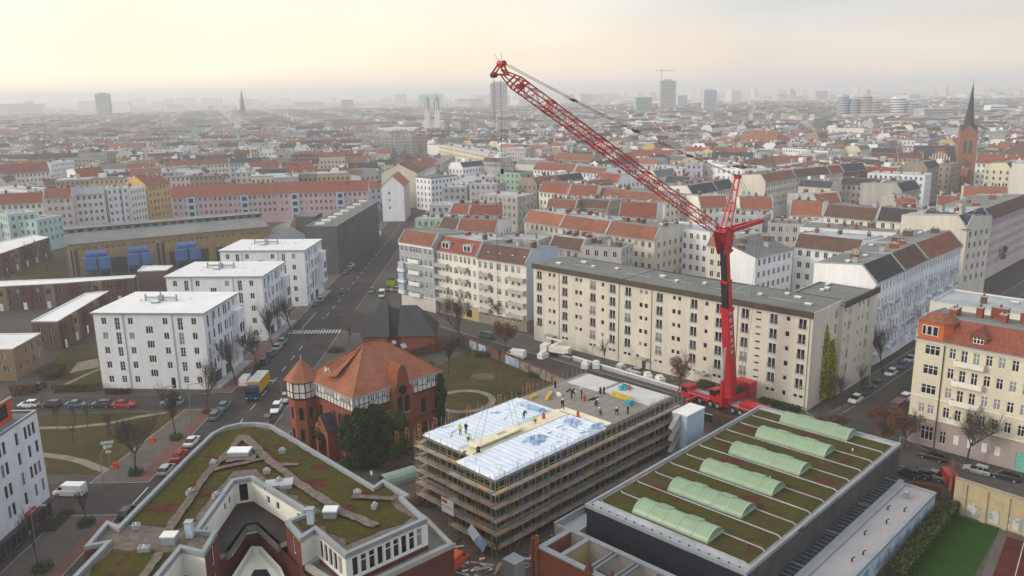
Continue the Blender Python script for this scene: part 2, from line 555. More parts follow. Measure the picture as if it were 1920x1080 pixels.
def add_roof(root, W, D, H, kind, rm, rise, wall, wm, top='felt_grey', inset=None, over=0.35, gable_over=0.0):
    """returns function z(x,y) giving the roof surface height"""
    b = MB()
    if kind == 'flat':
        p = 0.35
        b.box(0.02, 0.02, H - 0.3, W - 0.02, D - 0.02, H - 0.02 - p * 0, rm)
        # parapet coping
        cpz = H + 0.28
        for (x0, y0, x1, y1) in ((-0.06, -0.06, W + 0.06, p), (-0.06, D - p, W + 0.06, D + 0.06), (-0.06, p, p, D - p), (W - p, p, W + 0.06, D - p)):
            b.box(x0, y0, H - 0.02, x1, y1, cpz, wm if rise == 0 else rm, top='felt_pale' if rise == 0 else 'zinc')
        zf = lambda x, y: H - 0.02
    elif kind == 'eave':     # flat roof slab projecting past the walls
        b.box(-over, -over, H, W + over, D + over, H + 0.35, 'zinc', top=rm)
        zf = lambda x, y: H + 0.35
    elif kind == 'mansard':
        ins = inset or rise * 0.75
        back = H + rise - D * 0.07 if D > 6 else H + rise
        b.face([(-0.0, -over, H - 0.1), (W, -over, H - 0.1), (W, ins, H + rise), (0, ins, H + rise)], rm)
        b.face([(0, ins, H + rise), (W, ins, H + rise), (W, D, back), (0, D, back)], top)
        b.box(0, -over - 0.12, H - 0.32, W, -over + 0.04, H - 0.08, 'zinc')          # gutter
        b.face([(0, -over, H - 0.1), (0, 0.0, H - 0.1), (W, 0.0, H - 0.1), (W, -over, H - 0.1)], wm)
        wall.face([(0, 0, H), (0, ins, H + rise), (0, D, back), (0, D, H)], wm)
        wall.face([(W, 0, H), (W, D, H), (W, D, back), (W, ins, H + rise)], wm)
        wall.face([(0, D, H), (0, D, back), (W, D, back), (W, D, H)], wm)
        # fire wall copings
        for x in (0.0, W - 0.3):
            for (ya, za, yb, zb) in ((-over, H - 0.05, ins, H + rise), (ins, H + rise, D, back)):
                b.beam((x + 0.15, ya, za + 0.08), (x + 0.15, yb, zb + 0.08), 0.3, 0.3, 'felt_pale')
        zf = lambda x, y: (H + rise * max(0, y) / ins) if y < ins else H + rise + (back - H - rise) * (y - ins) / max(0.1, D - ins)
    elif kind == 'gable':
        th = 0.18
        m2 = D / 2
        sl = rise / m2
        for s_ in (0, 1):
            ya, yb = (-over, m2) if s_ == 0 else (D + over, m2)
            za = H - sl * over
            pts = [(-gable_over, ya, za), (W + gable_over, ya, za), (W + gable_over, yb, H + rise), (-gable_over, yb, H + rise)]
            if s_: pts = pts[::-1]
            up = [(p[0], p[1], p[2] + th) for p in pts]
            b.face(up, rm)
            b.face(pts[::-1], 'frame_brown')
            for q in range(4):
                a_, c_ = q, (q + 1) % 4
                b.face([pts[a_], pts[c_], up[c_], up[a_]], 'zinc')
        wall.face([(0, 0, H), (0, m2, H + rise), (0, D, H)], wm)
        wall.face([(W, 0, H), (W, D, H), (W, m2, H + rise)], wm)
        zf = lambda x, y: H + rise - abs(y - m2) * sl
    elif kind == 'hip':
        r = inset if inset is not None else D / 2
        e = over
        A_, B_, C_, D_ = (-e, -e, H), (W + e, -e, H), (W + e, D + e, H), (-e, D + e, H)
        R1, R2 = (min(r, W / 2 - .01), D / 2, H + rise), (max(W - r, W / 2 + .01), D / 2, H + rise)
        b.face([A_, B_, R2, R1], rm); b.face([B_, C_, R2], rm); b.face([C_, D_, R1, R2], rm); b.face([D_, A_, R1], rm)
        b.box(-e - .1, -e - .1, H - 0.22, W + e + .1, D + e + .1, H - 0.004, 'zinc')
        zf = lambda x, y: H + rise * min(1, min(y, D - y) / (D / 2))
    elif kind == 'shed':
        b.face([(-.2, -over, H), (W + .2, -over, H), (W + .2, D, H + rise), (-.2, D, H + rise)], rm)
        b.box(0, -over - .1, H - 0.25, W, -over + .05, H - .01, 'zinc')
        wall.face([(0, 0, H), (0, D, H + rise), (0, D, H)], wm); wall.face([(W, 0, H), (W, D, H), (W, D, H + rise)], wm)
        wall.face([(0, D, H), (0, D, H + rise), (W, D, H + rise), (W, D, H)], wm)
        zf = lambda x, y: H + rise * y / D
    ro = b.build('roof', root)
    return ro, zf


def chimney(roof, x, y, z, w=0.9, d=1.5, h=1.6, m='brick_red'):
    b = MB()
    b.box(-w / 2, -d / 2, -0.8, w / 2, d / 2, h, m)
    b.box(-w / 2 - .08, -d / 2 - .08, h, w / 2 + .08, d / 2 + .08, h + 0.15, 'concrete')
    for k in range(2):
        b.tube((0, -d / 4 + k * d / 2, h + .1), (0, -d / 4 + k * d / 2, h + .55), .13, 'tile_red', 6)
    return b.build('chimney', roof, loc=(x, y, z))


def hatch(roof, x, y, z, w=1.2, d=1.2, m='frame_white'):
    b = MB()
    b.box(-w / 2, -d / 2, -0.3, w / 2, d / 2, .35, 'zinc')
    b.box(-w / 2 + .04, -d / 2 + .04, .35, w / 2 - .04, d / 2 - .04, .5, m)
    return b.build('skylight', roof, loc=(x, y, z))


def dormer(roof, x, y, z, w, h, d, wm, rm, style='2'):
    """box dormer with its own window facing the front"""
    b = MB()
    b.box(0, 0, 0, w, d, h, wm)
    b.box(-.15, -.25, h, w + .15, d, h + .15, rm)
    o = b.build('dormer', roof, loc=(x, y, z))
    fr = MB()
    g = pick_glass()
    n = max(1, int(w / 1.1))
    for i in range(n):
        x0 = .2 + i * (w - .4) / n + .06; x1 = .2 + (i + 1) * (w - .4) / n - .06
        fr.box(x0, -.05, .25, x1, .05, h - .15, 'frame_white')
        fr.face([(x0 + .08, -.06, .33), (x1 - .08, -.06, .33), (x1 - .08, -.06, h - .23), (x0 + .08, -.06, h - .23)], 'glass_dark')
    # sub-part level is reached here (thing > roof > dormer): glazing is joined into the dormer mesh
    me = o.data
    i0 = len(b.v)
    b.v += fr.v; b.f += [tuple(i0 + q for q in f) for f in fr.f]; b.m += [b.mi(fr.mats[k]) for k in fr.m]
    o.data = b.mesh('dormer')
    return o


def balcony(root, x, z, w, d=1.2, h=1.0, m='plaster_white', rail=False, o=(0, 0), rot=0):
    ang = rot * math.pi / 2 if isinstance(rot, int) else rot
    b = MB()
    b.box(0, -d, -.2, w, -0.002, 0, m)
    if rail:
        for q in range(int(w / .25) + 1):
            xx = min(w - .03, q * .25)
            b.box(xx, -d, 0, xx + .03, -d + .03, h, 'metal_dark')
        b.box(0, -d, h, w, -d + .05, h + .05, 'metal_dark')
        b.box(0, -d, h, .05, -.01, h + .05, 'metal_dark'); b.box(w - .05, -d, h, w, -.01, h + .05, 'metal_dark')
    else:
        b.box(0, -d, 0, w, -d + .12, h, m); b.box(0, -d + .12, 0, .12, -.01, h, m); b.box(w - .12, -d + .12, 0, w, -.01, h, m)
    ca, sa = math.cos(ang), math.sin(ang)
    return b.build('balcony', root, loc=(o[0] + x * ca, o[1] + x * sa, z), rot=ang)


def cornice(root, W, z, d=.25, h=.3, m='plaster_white', rot=0, o=(0, 0)):
    b = MB(); b.box(0, -d, 0, W, -.004, h, m)
    ang = rot * math.pi / 2
    return b.build('cornice', root, loc=(o[0], o[1], z), rot=ang)


def bld(name, label, cat, A, B, H, D, wm, roof='mansard', rm='tile_red', rise=3.0, front=None, right=None, left=None, back=None,
        joined=True, top='felt_grey', inset=None, group=None, chim=0, hatches=0, bands=None, side_m=None, over=0.35, roofless=False, W=None, yaw=None):
    """a building standing on the line A-B (world points of the front foot, left to right), depth D behind it"""
    A = Vector((A[0], A[1], 0)); 
    if B is not None:
        B = Vector((B[0], B[1], 0)); d = B - A; W = d.length; yaw = math.atan2(d.y, d.x)
    root = thing(name, label, cat, A, yaw, group)
    wall = MB()
    sides = {0: (front, W, (0, 0)), 1: (right, D, (W, 0)), 2: (back, W, (W, D)), 3: (left, D, (0, D))}
    jb = MB() if joined else None
    for k, (ops, L, o) in sides.items():
        ops = ops(L) if callable(ops) else (ops or [])
        ops = [a for a in ops if a[0] > 0.05 and a[0] + a[2] < L - 0.05 and a[1] + a[3] < H - .05]
        facade(wall, L, 0, H, ops, o, k, (side_m or wm) if k in (1, 3) else wm, bands=bands)
        hang_windows(root, ops, o, k, joined=jb)
    ro = None; zf = None
    if not roofless:
        ro, zf = add_roof(root, W, D, H, roof, rm, rise, wall, side_m or wm, top, inset, over)
        for i in range(chim):
            x = (i + .5) * W / chim + rnd.uniform(-1, 1); y = D * rnd.uniform(.35, .75)
            x = min(W - 1, max(1, x))
            chimney(ro, x, y, zf(x, y), w=rnd.uniform(.6, 1.0), d=rnd.uniform(.8, 2.4), h=rnd.uniform(.9, 1.6), m=rnd.choice(['brick_red', 'brick_red', 'plaster_old', 'brick_brown']))
        for i in range(hatches):
            x = rnd.uniform(1.5, W - 1.5); y = D * rnd.uniform(.45, .85)
            hatch(ro, x, y, zf(x, y), rnd.uniform(.8, 1.6), rnd.uniform(.7, 1.1))
    wall.build('wall', root)
    if joined and jb.f:
        jb.build('window', root, kind='stuff')
    root['_W'] = W; root['_D'] = D; root['_H'] = H
    return root, ro, zf, W
# ------------------------------------------------------------------ three white apartment cubes on the avenue
def roof_gear(ro, W, D, z):
    """flue-and-duct assembly in the middle of each white roof"""
    b = MB()
    cx, cy = W * .42, D * .55
    b.tube((cx - 3.6, cy, z + .75), (cx + 3.6, cy, z + .75), .22, 'zinc', 8)
    for s in (-3.6, 3.6):
        b.tube((cx + s, cy, z), (cx + s, cy, z + 1.5), .22, 'zinc', 8)
    b.box(cx - .5, cy - .5, z, cx + .5, cy + .5, z + 1.3, 'zinc'); b.tube((cx, cy, z + 1.3), (cx, cy, z + 2.0), .2, 'zinc', 8)
    b.box(cx - 1.1, cy - 2.6, z, cx + .4, cy - 1.2, z + .45, 'zinc', top='frame_white')
    for i in range(5): b.box(cx - 4.6 + i * 2, cy - .6, z, cx - 4.5 + i * 2, cy - .5, z + .4, 'steel')
    b.box(cx - 4.8, cy - .62, z + .38, cx + 4.8, cy - .5, z + .44, 'steel')
    b.build('duct', ro)
    for k in range(4):
        v = MB(); v.tube((0, 0, 0), (0, 0, .35), .09, 'zinc', 6)
        v.build('vent', ro, loc=(rnd.uniform(2, W - 2), rnd.uniform(2, D - 2), z))


def white_cube(label, A, B, seed):
    rnd.seed(seed)
    ops = []
    for j in range(5):
        z = 1.4 + 3.3 * j
        for s in (2.25, 8.18, 15.9, 22.25):
            if s == 15.9 and j == 0: continue
            ops.append((s - .55, z, 1.1, 1.55, '2'))
        for s in (5.2, 19.2):
            tall = (2.75 if j > 2 else 2.15) if j else 1.55
            ops.append((s - .55, z + 1.55 - tall, 1.1, tall, '2H'))
    for z in (2.8, 6.05, 9.35, 12.6): ops.append((11.4, z, 1.6, 1.65, '3'))
    ops.append((15.75, .15, 1.0, 2.5, 'g'))
    side = []
    for (s, z0, z1, w) in ((2.0, 13.6, 16.3, .9), (5.2, 14.6, 16.4, .8), (7.7, 14.2, 16.4, .8), (10.2, 14.2, 16.4, .75), (11.3, 14.2, 16.4, .75), (13.1, 14.2, 16.4, .8), (15.6, 15, 16.4, .8),
                           (2.0, 9.6, 12.6, .9), (4.5, 10.5, 12.6, .8), (7.0, 10.5, 12.9, .9), (8.1, 10.5, 12.9, .7), (10.5, 10.5, 12.8, .8), (11.5, 10.5, 12.8, .6), (13.1, 10.5, 12.8, .7),
                           (1.6, 6.2, 8.9, .6), (4.9, 7.3, 9.0, .8), (7.4, 4.2, 9.2, .8), (9.8, 4.4, 9.4, .8), (11.2, 4.4, 9.4, .8), (13.1, 4.6, 9.4, .6), (14.9, 5.5, 9.0, .5),
                           (1.6, 3.2, 6.0, .9), (3.6, 3.4, 6.0, .8), (5.2, 4.6, 6.2, .9)):
        side.append((s - w / 2, z0, w, z1 - z0, 'g' if w < .85 else 'gT'))
    side.append((3.0, .3, 3.2, 2.6, 'g3')); side.append((8.4, .3, 3.2, 2.6, 'g3'))
    root, ro, zf, W = bld('apartment_block', label, 'apartment block', A, B, 17.0, 18.2, 'plaster_white', 'eave', 'roof_white', 0,
                          front=ops, right=side, joined=False, over=.4)
    roof_gear(ro, W, 18.2, 17.35)
    for s in (6.6, 17.5):
        p = MB(); p.tube((s, -.1, .1), (s, -.1, 16.9), .07, 'zinc', 6); p.build('drainpipe', root)
    for (s, z0, z1) in ((4.0, 13.0, 16.4), (14.2, 10.4, 13.0), (6.2, 4.2, 9.2), (8.9, 4.3, 9.3)):
        p = MB(); p.box(W + .02, s, z0, W + .08, s + .55, z1, 'copper_green'); p.build('shutter', root)
    # projecting bay with terrace towards the far end of the street side
    p = MB(); p.box(W + .01, 14.6, 4.0, W + 1.3, 18.1, 13.0, 'plaster_white'); p.box(W + .01, 14.5, 13.0, W + 1.4, 18.15, 13.9, 'plaster_white')
    for z in (5.2, 8.4): p.box(W + 1.29, 15.2, z, W + 1.33, 16.2, z + 2.2, 'glass_dark'); p.box(W + 1.29, 16.7, z, W + 1.33, 17.5, z + 2.2, 'glass_dark')
    p.build('bay', root)
    p = MB(); p.box(W + .01, .2, 0, W + 2.2, 18.1, .55, 'concrete'); p.build('plinth', root)
    return root


white_cube('white five-storey apartment cube nearest the crossing, beside the grass triangle', (-90.3, 170.5), (-65.9, 168.6), 1)
white_cube('white apartment cube in the middle of three alike along the avenue', (-88.9, 205.6), (-63.9, 204.3), 2)
white_cube('white apartment cube beside the dark slate-clad hall, farthest of the three', (-87.1, 240.8), (-61.6, 239.4), 3)

# ------------------------------------------------------------------ long cream slab behind the crane
rnd.seed(11)
SA, SB = at(1000, 502.5, 18.9), at(1525, 597, 18.9)
french = [1.96, 10.3, 18.95, 24.72, 29.1, 37.6, 46.3, 52.35, 58.2, 64.4, 70.35]
small = [5.44, 6.83, 13.97, 15.29, 21.9, 32.7, 34.1, 41.35, 42.7, 49.35, 55.3, 67.4]
ops = []
for j in range(5):
    zc = 17.35 - 3.04 * j
    for s in french: ops.append((s - .8, zc - 1.05, 1.6, 2.1, '2'))
    for s in small: ops.append((s - .4, zc + .05, .8, 1.0, 'b' if j % 2 else ''))
    ops.append((61.2 - .55, zc + .55, 1.1, .4, 'g')); ops.append((61.2 - .55, zc - .9, 1.1, .4, 'g'))
for s in french[1:]:
    ops.append((s - 1.0, 2.2, .85, .75, '')); ops.append((s + .15, 2.2, .85, .75, ''))
for s in (21.9, 32.0, 49.3, 55.3, 67.4): ops.append((s - .4, 2.0, .8, 1.1, ''))
for s in (6.2, 20.2, 33.8, 48.0): ops.append((s - .5 + (1.1 if s in (20.2, 48.0) else 0), .1, 1.0, 2.2, 'g'))
ops = [o for i, o in enumerate(ops) if not any((abs(o[0] + o[2] / 2 - p[0] - p[2] / 2) < (o[2] + p[2]) / 2 + .05 and abs(o[1] + o[3] / 2 - p[1] - p[3] / 2) < (o[3] + p[3]) / 2 + .05) for p in ops[:i])]
endw = [(10.5, 17.35 - 3.04 * j - 1.05, 1.2, 2.1, '2') for j in range(5)]
slab, sro, szf, SW = bld('apartment_slab', 'long cream six-storey apartment slab with brown roof band behind the red crane', 'apartment block', SA, SB, 18.9, 13.6, 'plaster_cream',
                         'flat', 'felt_green', 0, front=ops, right=endw, joined=False, roofless=True)
mat('brown_band', (0.085, 0.068, 0.055), 0.8, 0.08, 0.5)
b = MB()
b.box(-.2, -.45, 18.9, 24.6 + 2.0, 0.0, 20.1, 'brown_band'); b.box(26.65, -.5, 18.9, SW + .1, 0, 20.05, 'brown_band')
b.box(SW + .001, 0, 18.9, SW + .12, 13.6, 20.0, 'plaster_cream')
b.box(-.15, 13.5, 18.9, SW, 13.7, 20.0, 'brown_band')
b.build('fascia', slab)
b = MB()
b.box(-.1, .01, 18.85, 26.6, 13.5, 19.9, 'felt_green'); b.box(26.6, .01, 18.85, 52.0, 13.5, 19.78, 'felt_green'); b.box(52.0, .01, 18.85, SW, 13.5, 19.9, 'felt_green')
b.box(26.5, .01, 19.7, 26.7, 13.5, 20.0, 'zinc'); b.box(51.9, .01, 19.7, 52.1, 13.5, 20.0, 'zinc')
sr_ = b.build('roof', slab)
for (x, y) in ((9, 9), (14, 6.5), (20, 8), (5, 4), (33, 8), (38, 6), (44, 8), (50, 6.4), (58, 6.5), (65, 9), (69, 5.0), (62, 10.5)): hatch(sr_, x, y, 19.88, 1.5 if int(x) % 2 else .9, .9)
b = MB()
for x in (8, 24, 35, 48, 60): b.box(x, 6.0, 19.85, x + 7, 6.15, 20.0, 'zinc')
b.build('cable_duct', sr_)
for s in french:
    for j in range(5):
        zc = 17.35 - 3.04 * j
        b = MB()
        for q in range(13): b.box(q * .15, -.07, 0, q * .15 + .025, -.045, .95, 'frame_grey')
        b.box(-.03, -.08, .93, 1.85, -.03, .98, 'frame_grey'); b.box(-.03, -.08, 0, 1.85, -.03, .05, 'frame_grey')
        if 'slab_rail' not in WIN: WIN['slab_rail'] = b.mesh('railing')
        inst('railing', WIN['slab_rail'], slab, (s - .9, -.01, zc - 1.1))
for s in (6.2, 21.3, 33.8, 49.1):
    b = MB(); b.box(s - 1.3, -1.7, 2.55, s + 1.3, -.01, 2.72, 'concrete'); b.tube((s - 1.1, -1.5, 0), (s - 1.1, -1.5, 2.55), .05, 'steel'); b.tube((s + 1.1, -1.5, 0), (s + 1.1, -1.5, 2.55), .05, 'steel')
    b.build('porch', slab)
for s in (8.5, 26.6, 35.6, 56.6, 71.8):
    p = MB(); p.tube((s, -.1, .1), (s, -.1, 18.9), .06, 'frame_grey', 6); p.build('drainpipe', slab)
# its end wing along the side street
SC, SD = at(1583, 575, 18.9), at(1638, 545, 18.9)
WA = Vector((SC.x, SC.y, 0)); dd = Vector((SB.y - SA.y, -(SB.x - SA.x), 0)); 
yw = math.radians(45.3)
ops = []
for j in range(5):
    zc = 17.35 - 3.04 * j
    for s in (3.2, 12.6): ops.append((s - .6, zc - 1.05, 1.2, 2.1, '2'))
    for s in (7.9, 1.1, 10.0): ops.append((s - .35, zc, .7, 1.0, ''))
bld('apartment_wing', 'cream end wing of the slab turned along the side street, yellow poplars before it', 'apartment block', WA, None, 18.9, 13.0, 'plaster_cream',
    'flat', 'felt_green', 1, front=ops, joined=False, W=17.3, yaw=yw, hatches=4, left=None)
b = MB(); c_, s_ = math.cos(yw), math.sin(yw)
b.box(-.1, -.5, 18.7, 17.35, -.07, 20.0, 'brown_band')
o_ = b.build('fascia'); o_.location = WA; o_.rotation_euler = (0, 0, yw)
o_.parent = bpy.data.objects['apartment_wing']; o_.location = (0, 0, 0); o_.rotation_euler = (0, 0, 0)

# ------------------------------------------------------------------ yellow corner house on the right, red tiled attic
rnd.seed(5)
YA, YB = at(1718.7, 630.8, 19.5), at(1920, 668.6, 19.5)
yd = (YB - YA).normalized(); YBB = YA + Vector((yd.x, yd.y, 0)) * 30
ops = []
for j in range(4):
    z = 16.7 - 3.55 * j
    ops.append((1.6, z, 2.4, 1.7, '3T') if j < 3 else (1.5, z, 1.0, 1.7, '2T'))
    if j == 3: ops.append((3.0, z, 1.0, 1.7, '2T'))
    for q, s in enumerate((6.0, 7.85, 9.7, 11.6, 13.5, 15.45, 17.4, 19.4, 21.4, 23.4, 25.4, 27.4)):
        bal = q in (1, 2)
        ops.append((s - .5, z - (.55 if bal else 0), 1.0, 1.85 + (.55 if bal else 0), '2T'))
ops += [(2.3, 1.2, 2.0, 2.5, '3T'), (5.4, 1.2, 1.0, 2.3, '2T')]
for s in (8.0, 10.2, 12.4, 14.4): ops.append((s - .45, 1.7, .9, 1.7, 'none'))
ops.append((17.2, .1, 2.4, 3.2, 'none'))
leftw = [(x, 16.7 - 3.55 * j, 1.1, 1.8, '2T') for j in range(4) for x in (2.0, 5.2, 8.4)]
yel, yro, yzf, YW = bld('corner_house', 'pale yellow old house with red tiled attic and pink ground floor at the right edge', 'apartment house', YA, YBB, 19.5, 13.0, 'plaster_yellow', 'mansard', 'tile_red', 3.4,
                        front=ops, left=leftw, joined=False, bands=[(5.2, 'render_pink')], inset=3.0, top='felt_grey')
for s in (8.0, 10.2, 12.4, 14.4):
    blind = MB(); blind.box(s - .45, .10, 1.7, s + .45, .15, 3.4, 'frame_white'); blind.build('shutter', yel)
g_ = MB(); g_.box(17.2, .1, .1, 19.6, .16, 3.3, 'copper_green'); g_.build('gate', yel)
for z in (15.3, 11.8, 8.3, 4.9):
    o_ = balcony(yel, 6.6, z + .85, 4.6, 1.15, .75, 'plaster_ivory')
cb = MB()
cb.box(-.1, -.12, 8.9, YW, -.004, 9.05, 'plaster_ivory'); cb.box(-.1, -.12, 5.15, YW, -.004, 5.3, 'plaster_ivory'); cb.box(-.1, -.3, 18.9, YW, -.004, 19.35, 'plaster_ivory')
cb.build('cornice', yel)
p = MB(); p.tube((4.7, -.14, .1), (4.7, -.14, 19.2), .09, 'frame_brown', 6); p.build('drainpipe', yel)
# corner turret of the attic, clad orange, domed
tb = MB()
tb.prism([(.2, -.2), (4.3, -.2), (5.4, 1.2), (5.4, 3.6), (.2, 3.6)], 19.3, 22.6, 'turret_orange' if 'turret_orange' in MATS else mat('turret_orange', (0.50, 0.13, 0.04), .7, .1, .5))
tb.build('turret', yel)
tw = MB()
for (x0, x1, z0, z1) in ((.9, 1.55, 20.2, 21.9), (1.65, 2.5, 20.2, 21.9), (2.6, 3.5, 20.2, 21.9)):
    tw.box(x0, -.3, z0, x1, -.2, z1, 'frame_white'); tw.box(x0 + .1, -.32, z0 + .1, x1 - .1, -.3, z1 - .1, 'glass_dark')
tw.build('window', yel)
tb = MB()
cx, cy = 2.7, 1.7
ring = [(-.1, -.5), (4.5, -.5), (5.8, 1.1), (5.8, 3.8), (-.1, 3.8)]
for k in range(5):
    a, c_ = ring[k], ring[(k + 1) % 5]
    mid = lambda p, t, z: (p[0] + (cx - p[0]) * t, p[1] + (cy - p[1]) * t, z)
    tb.face([mid(a, 0, 22.6), mid(c_, 0, 22.6), mid(c_, .45, 23.6), mid(a, .45, 23.6)], 'tile_brick')
    tb.face([mid(a, .45, 23.6), mid(c_, .45, 23.6), (cx, cy, 24.1)], 'tile_brick')
tb.face([(p[0], p[1], 22.6) for p in ring], 'frame_brown')
tb.build('turret_roof', yel)
# gabled dormer with arched light, two roof lights
dm = MB()
dm.box(8.3, .3, 19.9, 10.9, 2.6, 21.3, 'tile_red'); dm.face([(8.1, .1, 21.2), (11.1, .1, 21.2), (9.6, .1, 22.6)], 'tile_red')
dm.face([(8.0, .0, 21.15), (9.6, .0, 22.75), (9.6, 3.4, 22.75), (8.0, 3.0, 21.15)], 'tile_brick'); dm.face([(9.6, .0, 22.75), (11.2, .0, 21.15), (11.2, 3.0, 21.15), (9.6, 3.4, 22.75)], 'tile_brick')
dm.box(8.8, .22, 20.1, 10.4, .3, 21.6, 'frame_white')
for x in (8.9, 9.43, 9.96): dm.box(x, .19, 20.2, x + .38, .22, 20.8, 'glass_dark'); dm.box(x, .19, 20.9, x + .38, .22, 21.45, 'glass_dark')
dm.build('dormer', yro)
for x, mm_ in ((7.2, 'steel'), (14.2, 'frame_white'), (15.2, 'steel')):
    q = MB(); q.box(0, 0, 0, .75, .1, 1.0, mm_); o_ = q.build('skylight', yro, loc=(x, 1.25, 21.0)); o_.rotation_euler = (math.radians(-42), 0, 0)
for (x, y, w, d, h) in ((3.5, 7.5, 1.2, 2.6, 1.2), (7, 9.0, 1.0, 1.2, 1.8), (9.6, 11, 2.6, 1.2, 2.0), (11, 8, 1.0, 1.4, 1.4), (13.5, 10.8, 1.0, 2.6, 2.0), (16, 8.5, 2.2, 1.5, 1.6), (19, 10.5, 1.2, 3, 1.8)):
    chimney(yro, x, y, yzf(x, y), w, d, h, 'brick_red')
q = MB(); q.box(16.6, -.3, 19.6, 16.95, 3.1, 19.9, 'plaster_old'); 
q = MB(); q.beam((16.7, -.35, 19.5), (16.7, 3.0, 23.1), .35, .35, 'plaster_old'); q.build('fire_wall', yro)
# the flat-roofed neighbour behind it
bld('flat_roofed_house', 'house with pale flat roof behind the yellow corner house', 'apartment house', (86, 163), (112, 137), 18.5, 14, 'plaster_ivory', 'flat', 'felt_pale', 0, hatches=3, chim=2)

# ------------------------------------------------------------------ old houses facing the park: grey corner house and two white ones
def altbau_front(W, H, rows, xs, w=.95, h=1.75, z0=None, st='2T', storey=3.35, wide=()):
    r = []
    for j in range(rows):
        z = H - 2.65 - storey * j
        for i, x in enumerate(xs):
            ww = 1.5 if i in wide else w
            r.append((x - ww / 2, z, ww, h, '3T' if i in wide else st))
    return r


rnd.seed(21)
GA, GB = at(747.8, 450, 20), at(812.2, 460, 20)
W_ = 14.6
ops = altbau_front(W_, 19.6, 5, [1.2, 3.0, 5.0, 6.3, 7.6, 9.0, 11.2, 13.2])
leftw = altbau_front(15, 19.6, 5, [1.5, 3.6, 5.7, 8.0, 10.2, 12.4])
mat('red_paint', (0.55, 0.06, 0.05), .7, .08, .5)
gr, gro, gzf, GW = bld('corner_house', 'grey and white corner house with red bay windows where the avenue meets the park street', 'apartment house', GA, GB, 19.6, 15, 'plaster_grey', 'mansard', 'tile_brick', 3.2,
                       front=ops, left=leftw, joined=False, side_m='plaster_grey', top='felt_grey', bands=[(4.0, 'plaster_ivory')])
for z in (14.2, 10.85, 7.5, 4.2): balcony(gr, 4.6, z, 4.6, 1.1, .9, 'plaster_white')
cornice(gr, GW, 18.7, .3, .5); cornice(gr, GW, 13.3, .12, .25); cornice(gr, GW, 4.0, .15, .3)
q = MB()
for z in (4.2, 7.5, 10.8): q.box(-1.2, 1.0, z, -.01, 3.6, z + 3.1, 'red_paint'); q.box(-1.22, 1.3, z + 1.0, -1.2, 3.3, z + 2.6, 'glass_dark')
q.box(-1.3, .9, 14.0, 0, 3.7, 14.9, 'red_paint'); q.build('bay', gr)
q = MB()
for z in (4.1, 7.4, 10.7): q.box(-.3, -1.0, z, 2.4, -.01, z + 1.0, 'plaster_white'); q.box(.0, -.9, z + 1.05, 2.2, -.01, z + 2.9, 'plaster_blue')
q.build('bay', gr)

NA, NB = at(812.5, 464.5, 19), at(894.4, 477.8, 19)
xs = [1.0, 2.4, 3.9, 5.4, 6.9, 9.0, 11.0, 12.6, 14.2, 16.2]
n2, n2r, n2z, NW = bld('apartment_house', 'white old house with orange tiled attic, two glazed dormers and ochre ground floor', 'apartment house', NA, NB, 18.6, 14, 'plaster_ivory', 'mansard', 'tile_red', 3.6,
                       front=altbau_front(17.4, 18.6, 4, xs, wide=(5,)) + [(x, .8, 2.2, 2.2, 'b3T') for x in (1.2, 4.6, 8.4, 12.6)], joined=False, bands=[(4.1, 'plaster_ochre')], top='felt_pale', chim=2)
for z in (14.1, 10.75, 7.4, 4.1): balcony(n2, 1.3, z, 4.6, 1.1, .9, 'plaster_old'); balcony(n2, 10.4, z, 3.4, 1.1, .9, 'plaster_old')
cornice(n2, NW, 18.1, .3, .45); cornice(n2, NW, 4.1, .15, .3)
for x in (3.2, 11.8): dormer(n2r, x, .3, 19.1, 3.0, 1.9, 3, 'frame_white', 'zinc')

PA, PB = NB, at(986.7, 495.5, 18.4)
xs = [1.0, 2.9, 5.0, 7.6, 10.2, 12.4, 14.4, 16.6, 17.9]
n3, n3r, n3z, PW = bld('apartment_house', 'white old house with brown tiled attic between the ochre-based house and the slab', 'apartment house', PA, PB, 18.2, 14, 'plaster_ivory', 'mansard', 'tile_brown', 3.6,
                       front=altbau_front(18.9, 18.2, 5, [x for x in xs], wide=(3,)), joined=False, bands=[(3.0, 'plaster_brown')], side_m='plaster_blue', top='felt_grey', chim=3)
for z in (13.7, 10.35, 7.0, 3.7): balcony(n3, 1.2, z, 3.4, 1.1, .9, 'plaster_old'); balcony(n3, 11.4, z, 5.2, 1.1, .9, 'plaster_old')
cornice(n3, PW, 17.6, .3, .45); cornice(n3, PW, 3.1, .15, .3)
for x in (3, 7, 11.5, 15.5):
    hatch(n3r, x, 1.4, 19.6, .6, .6)

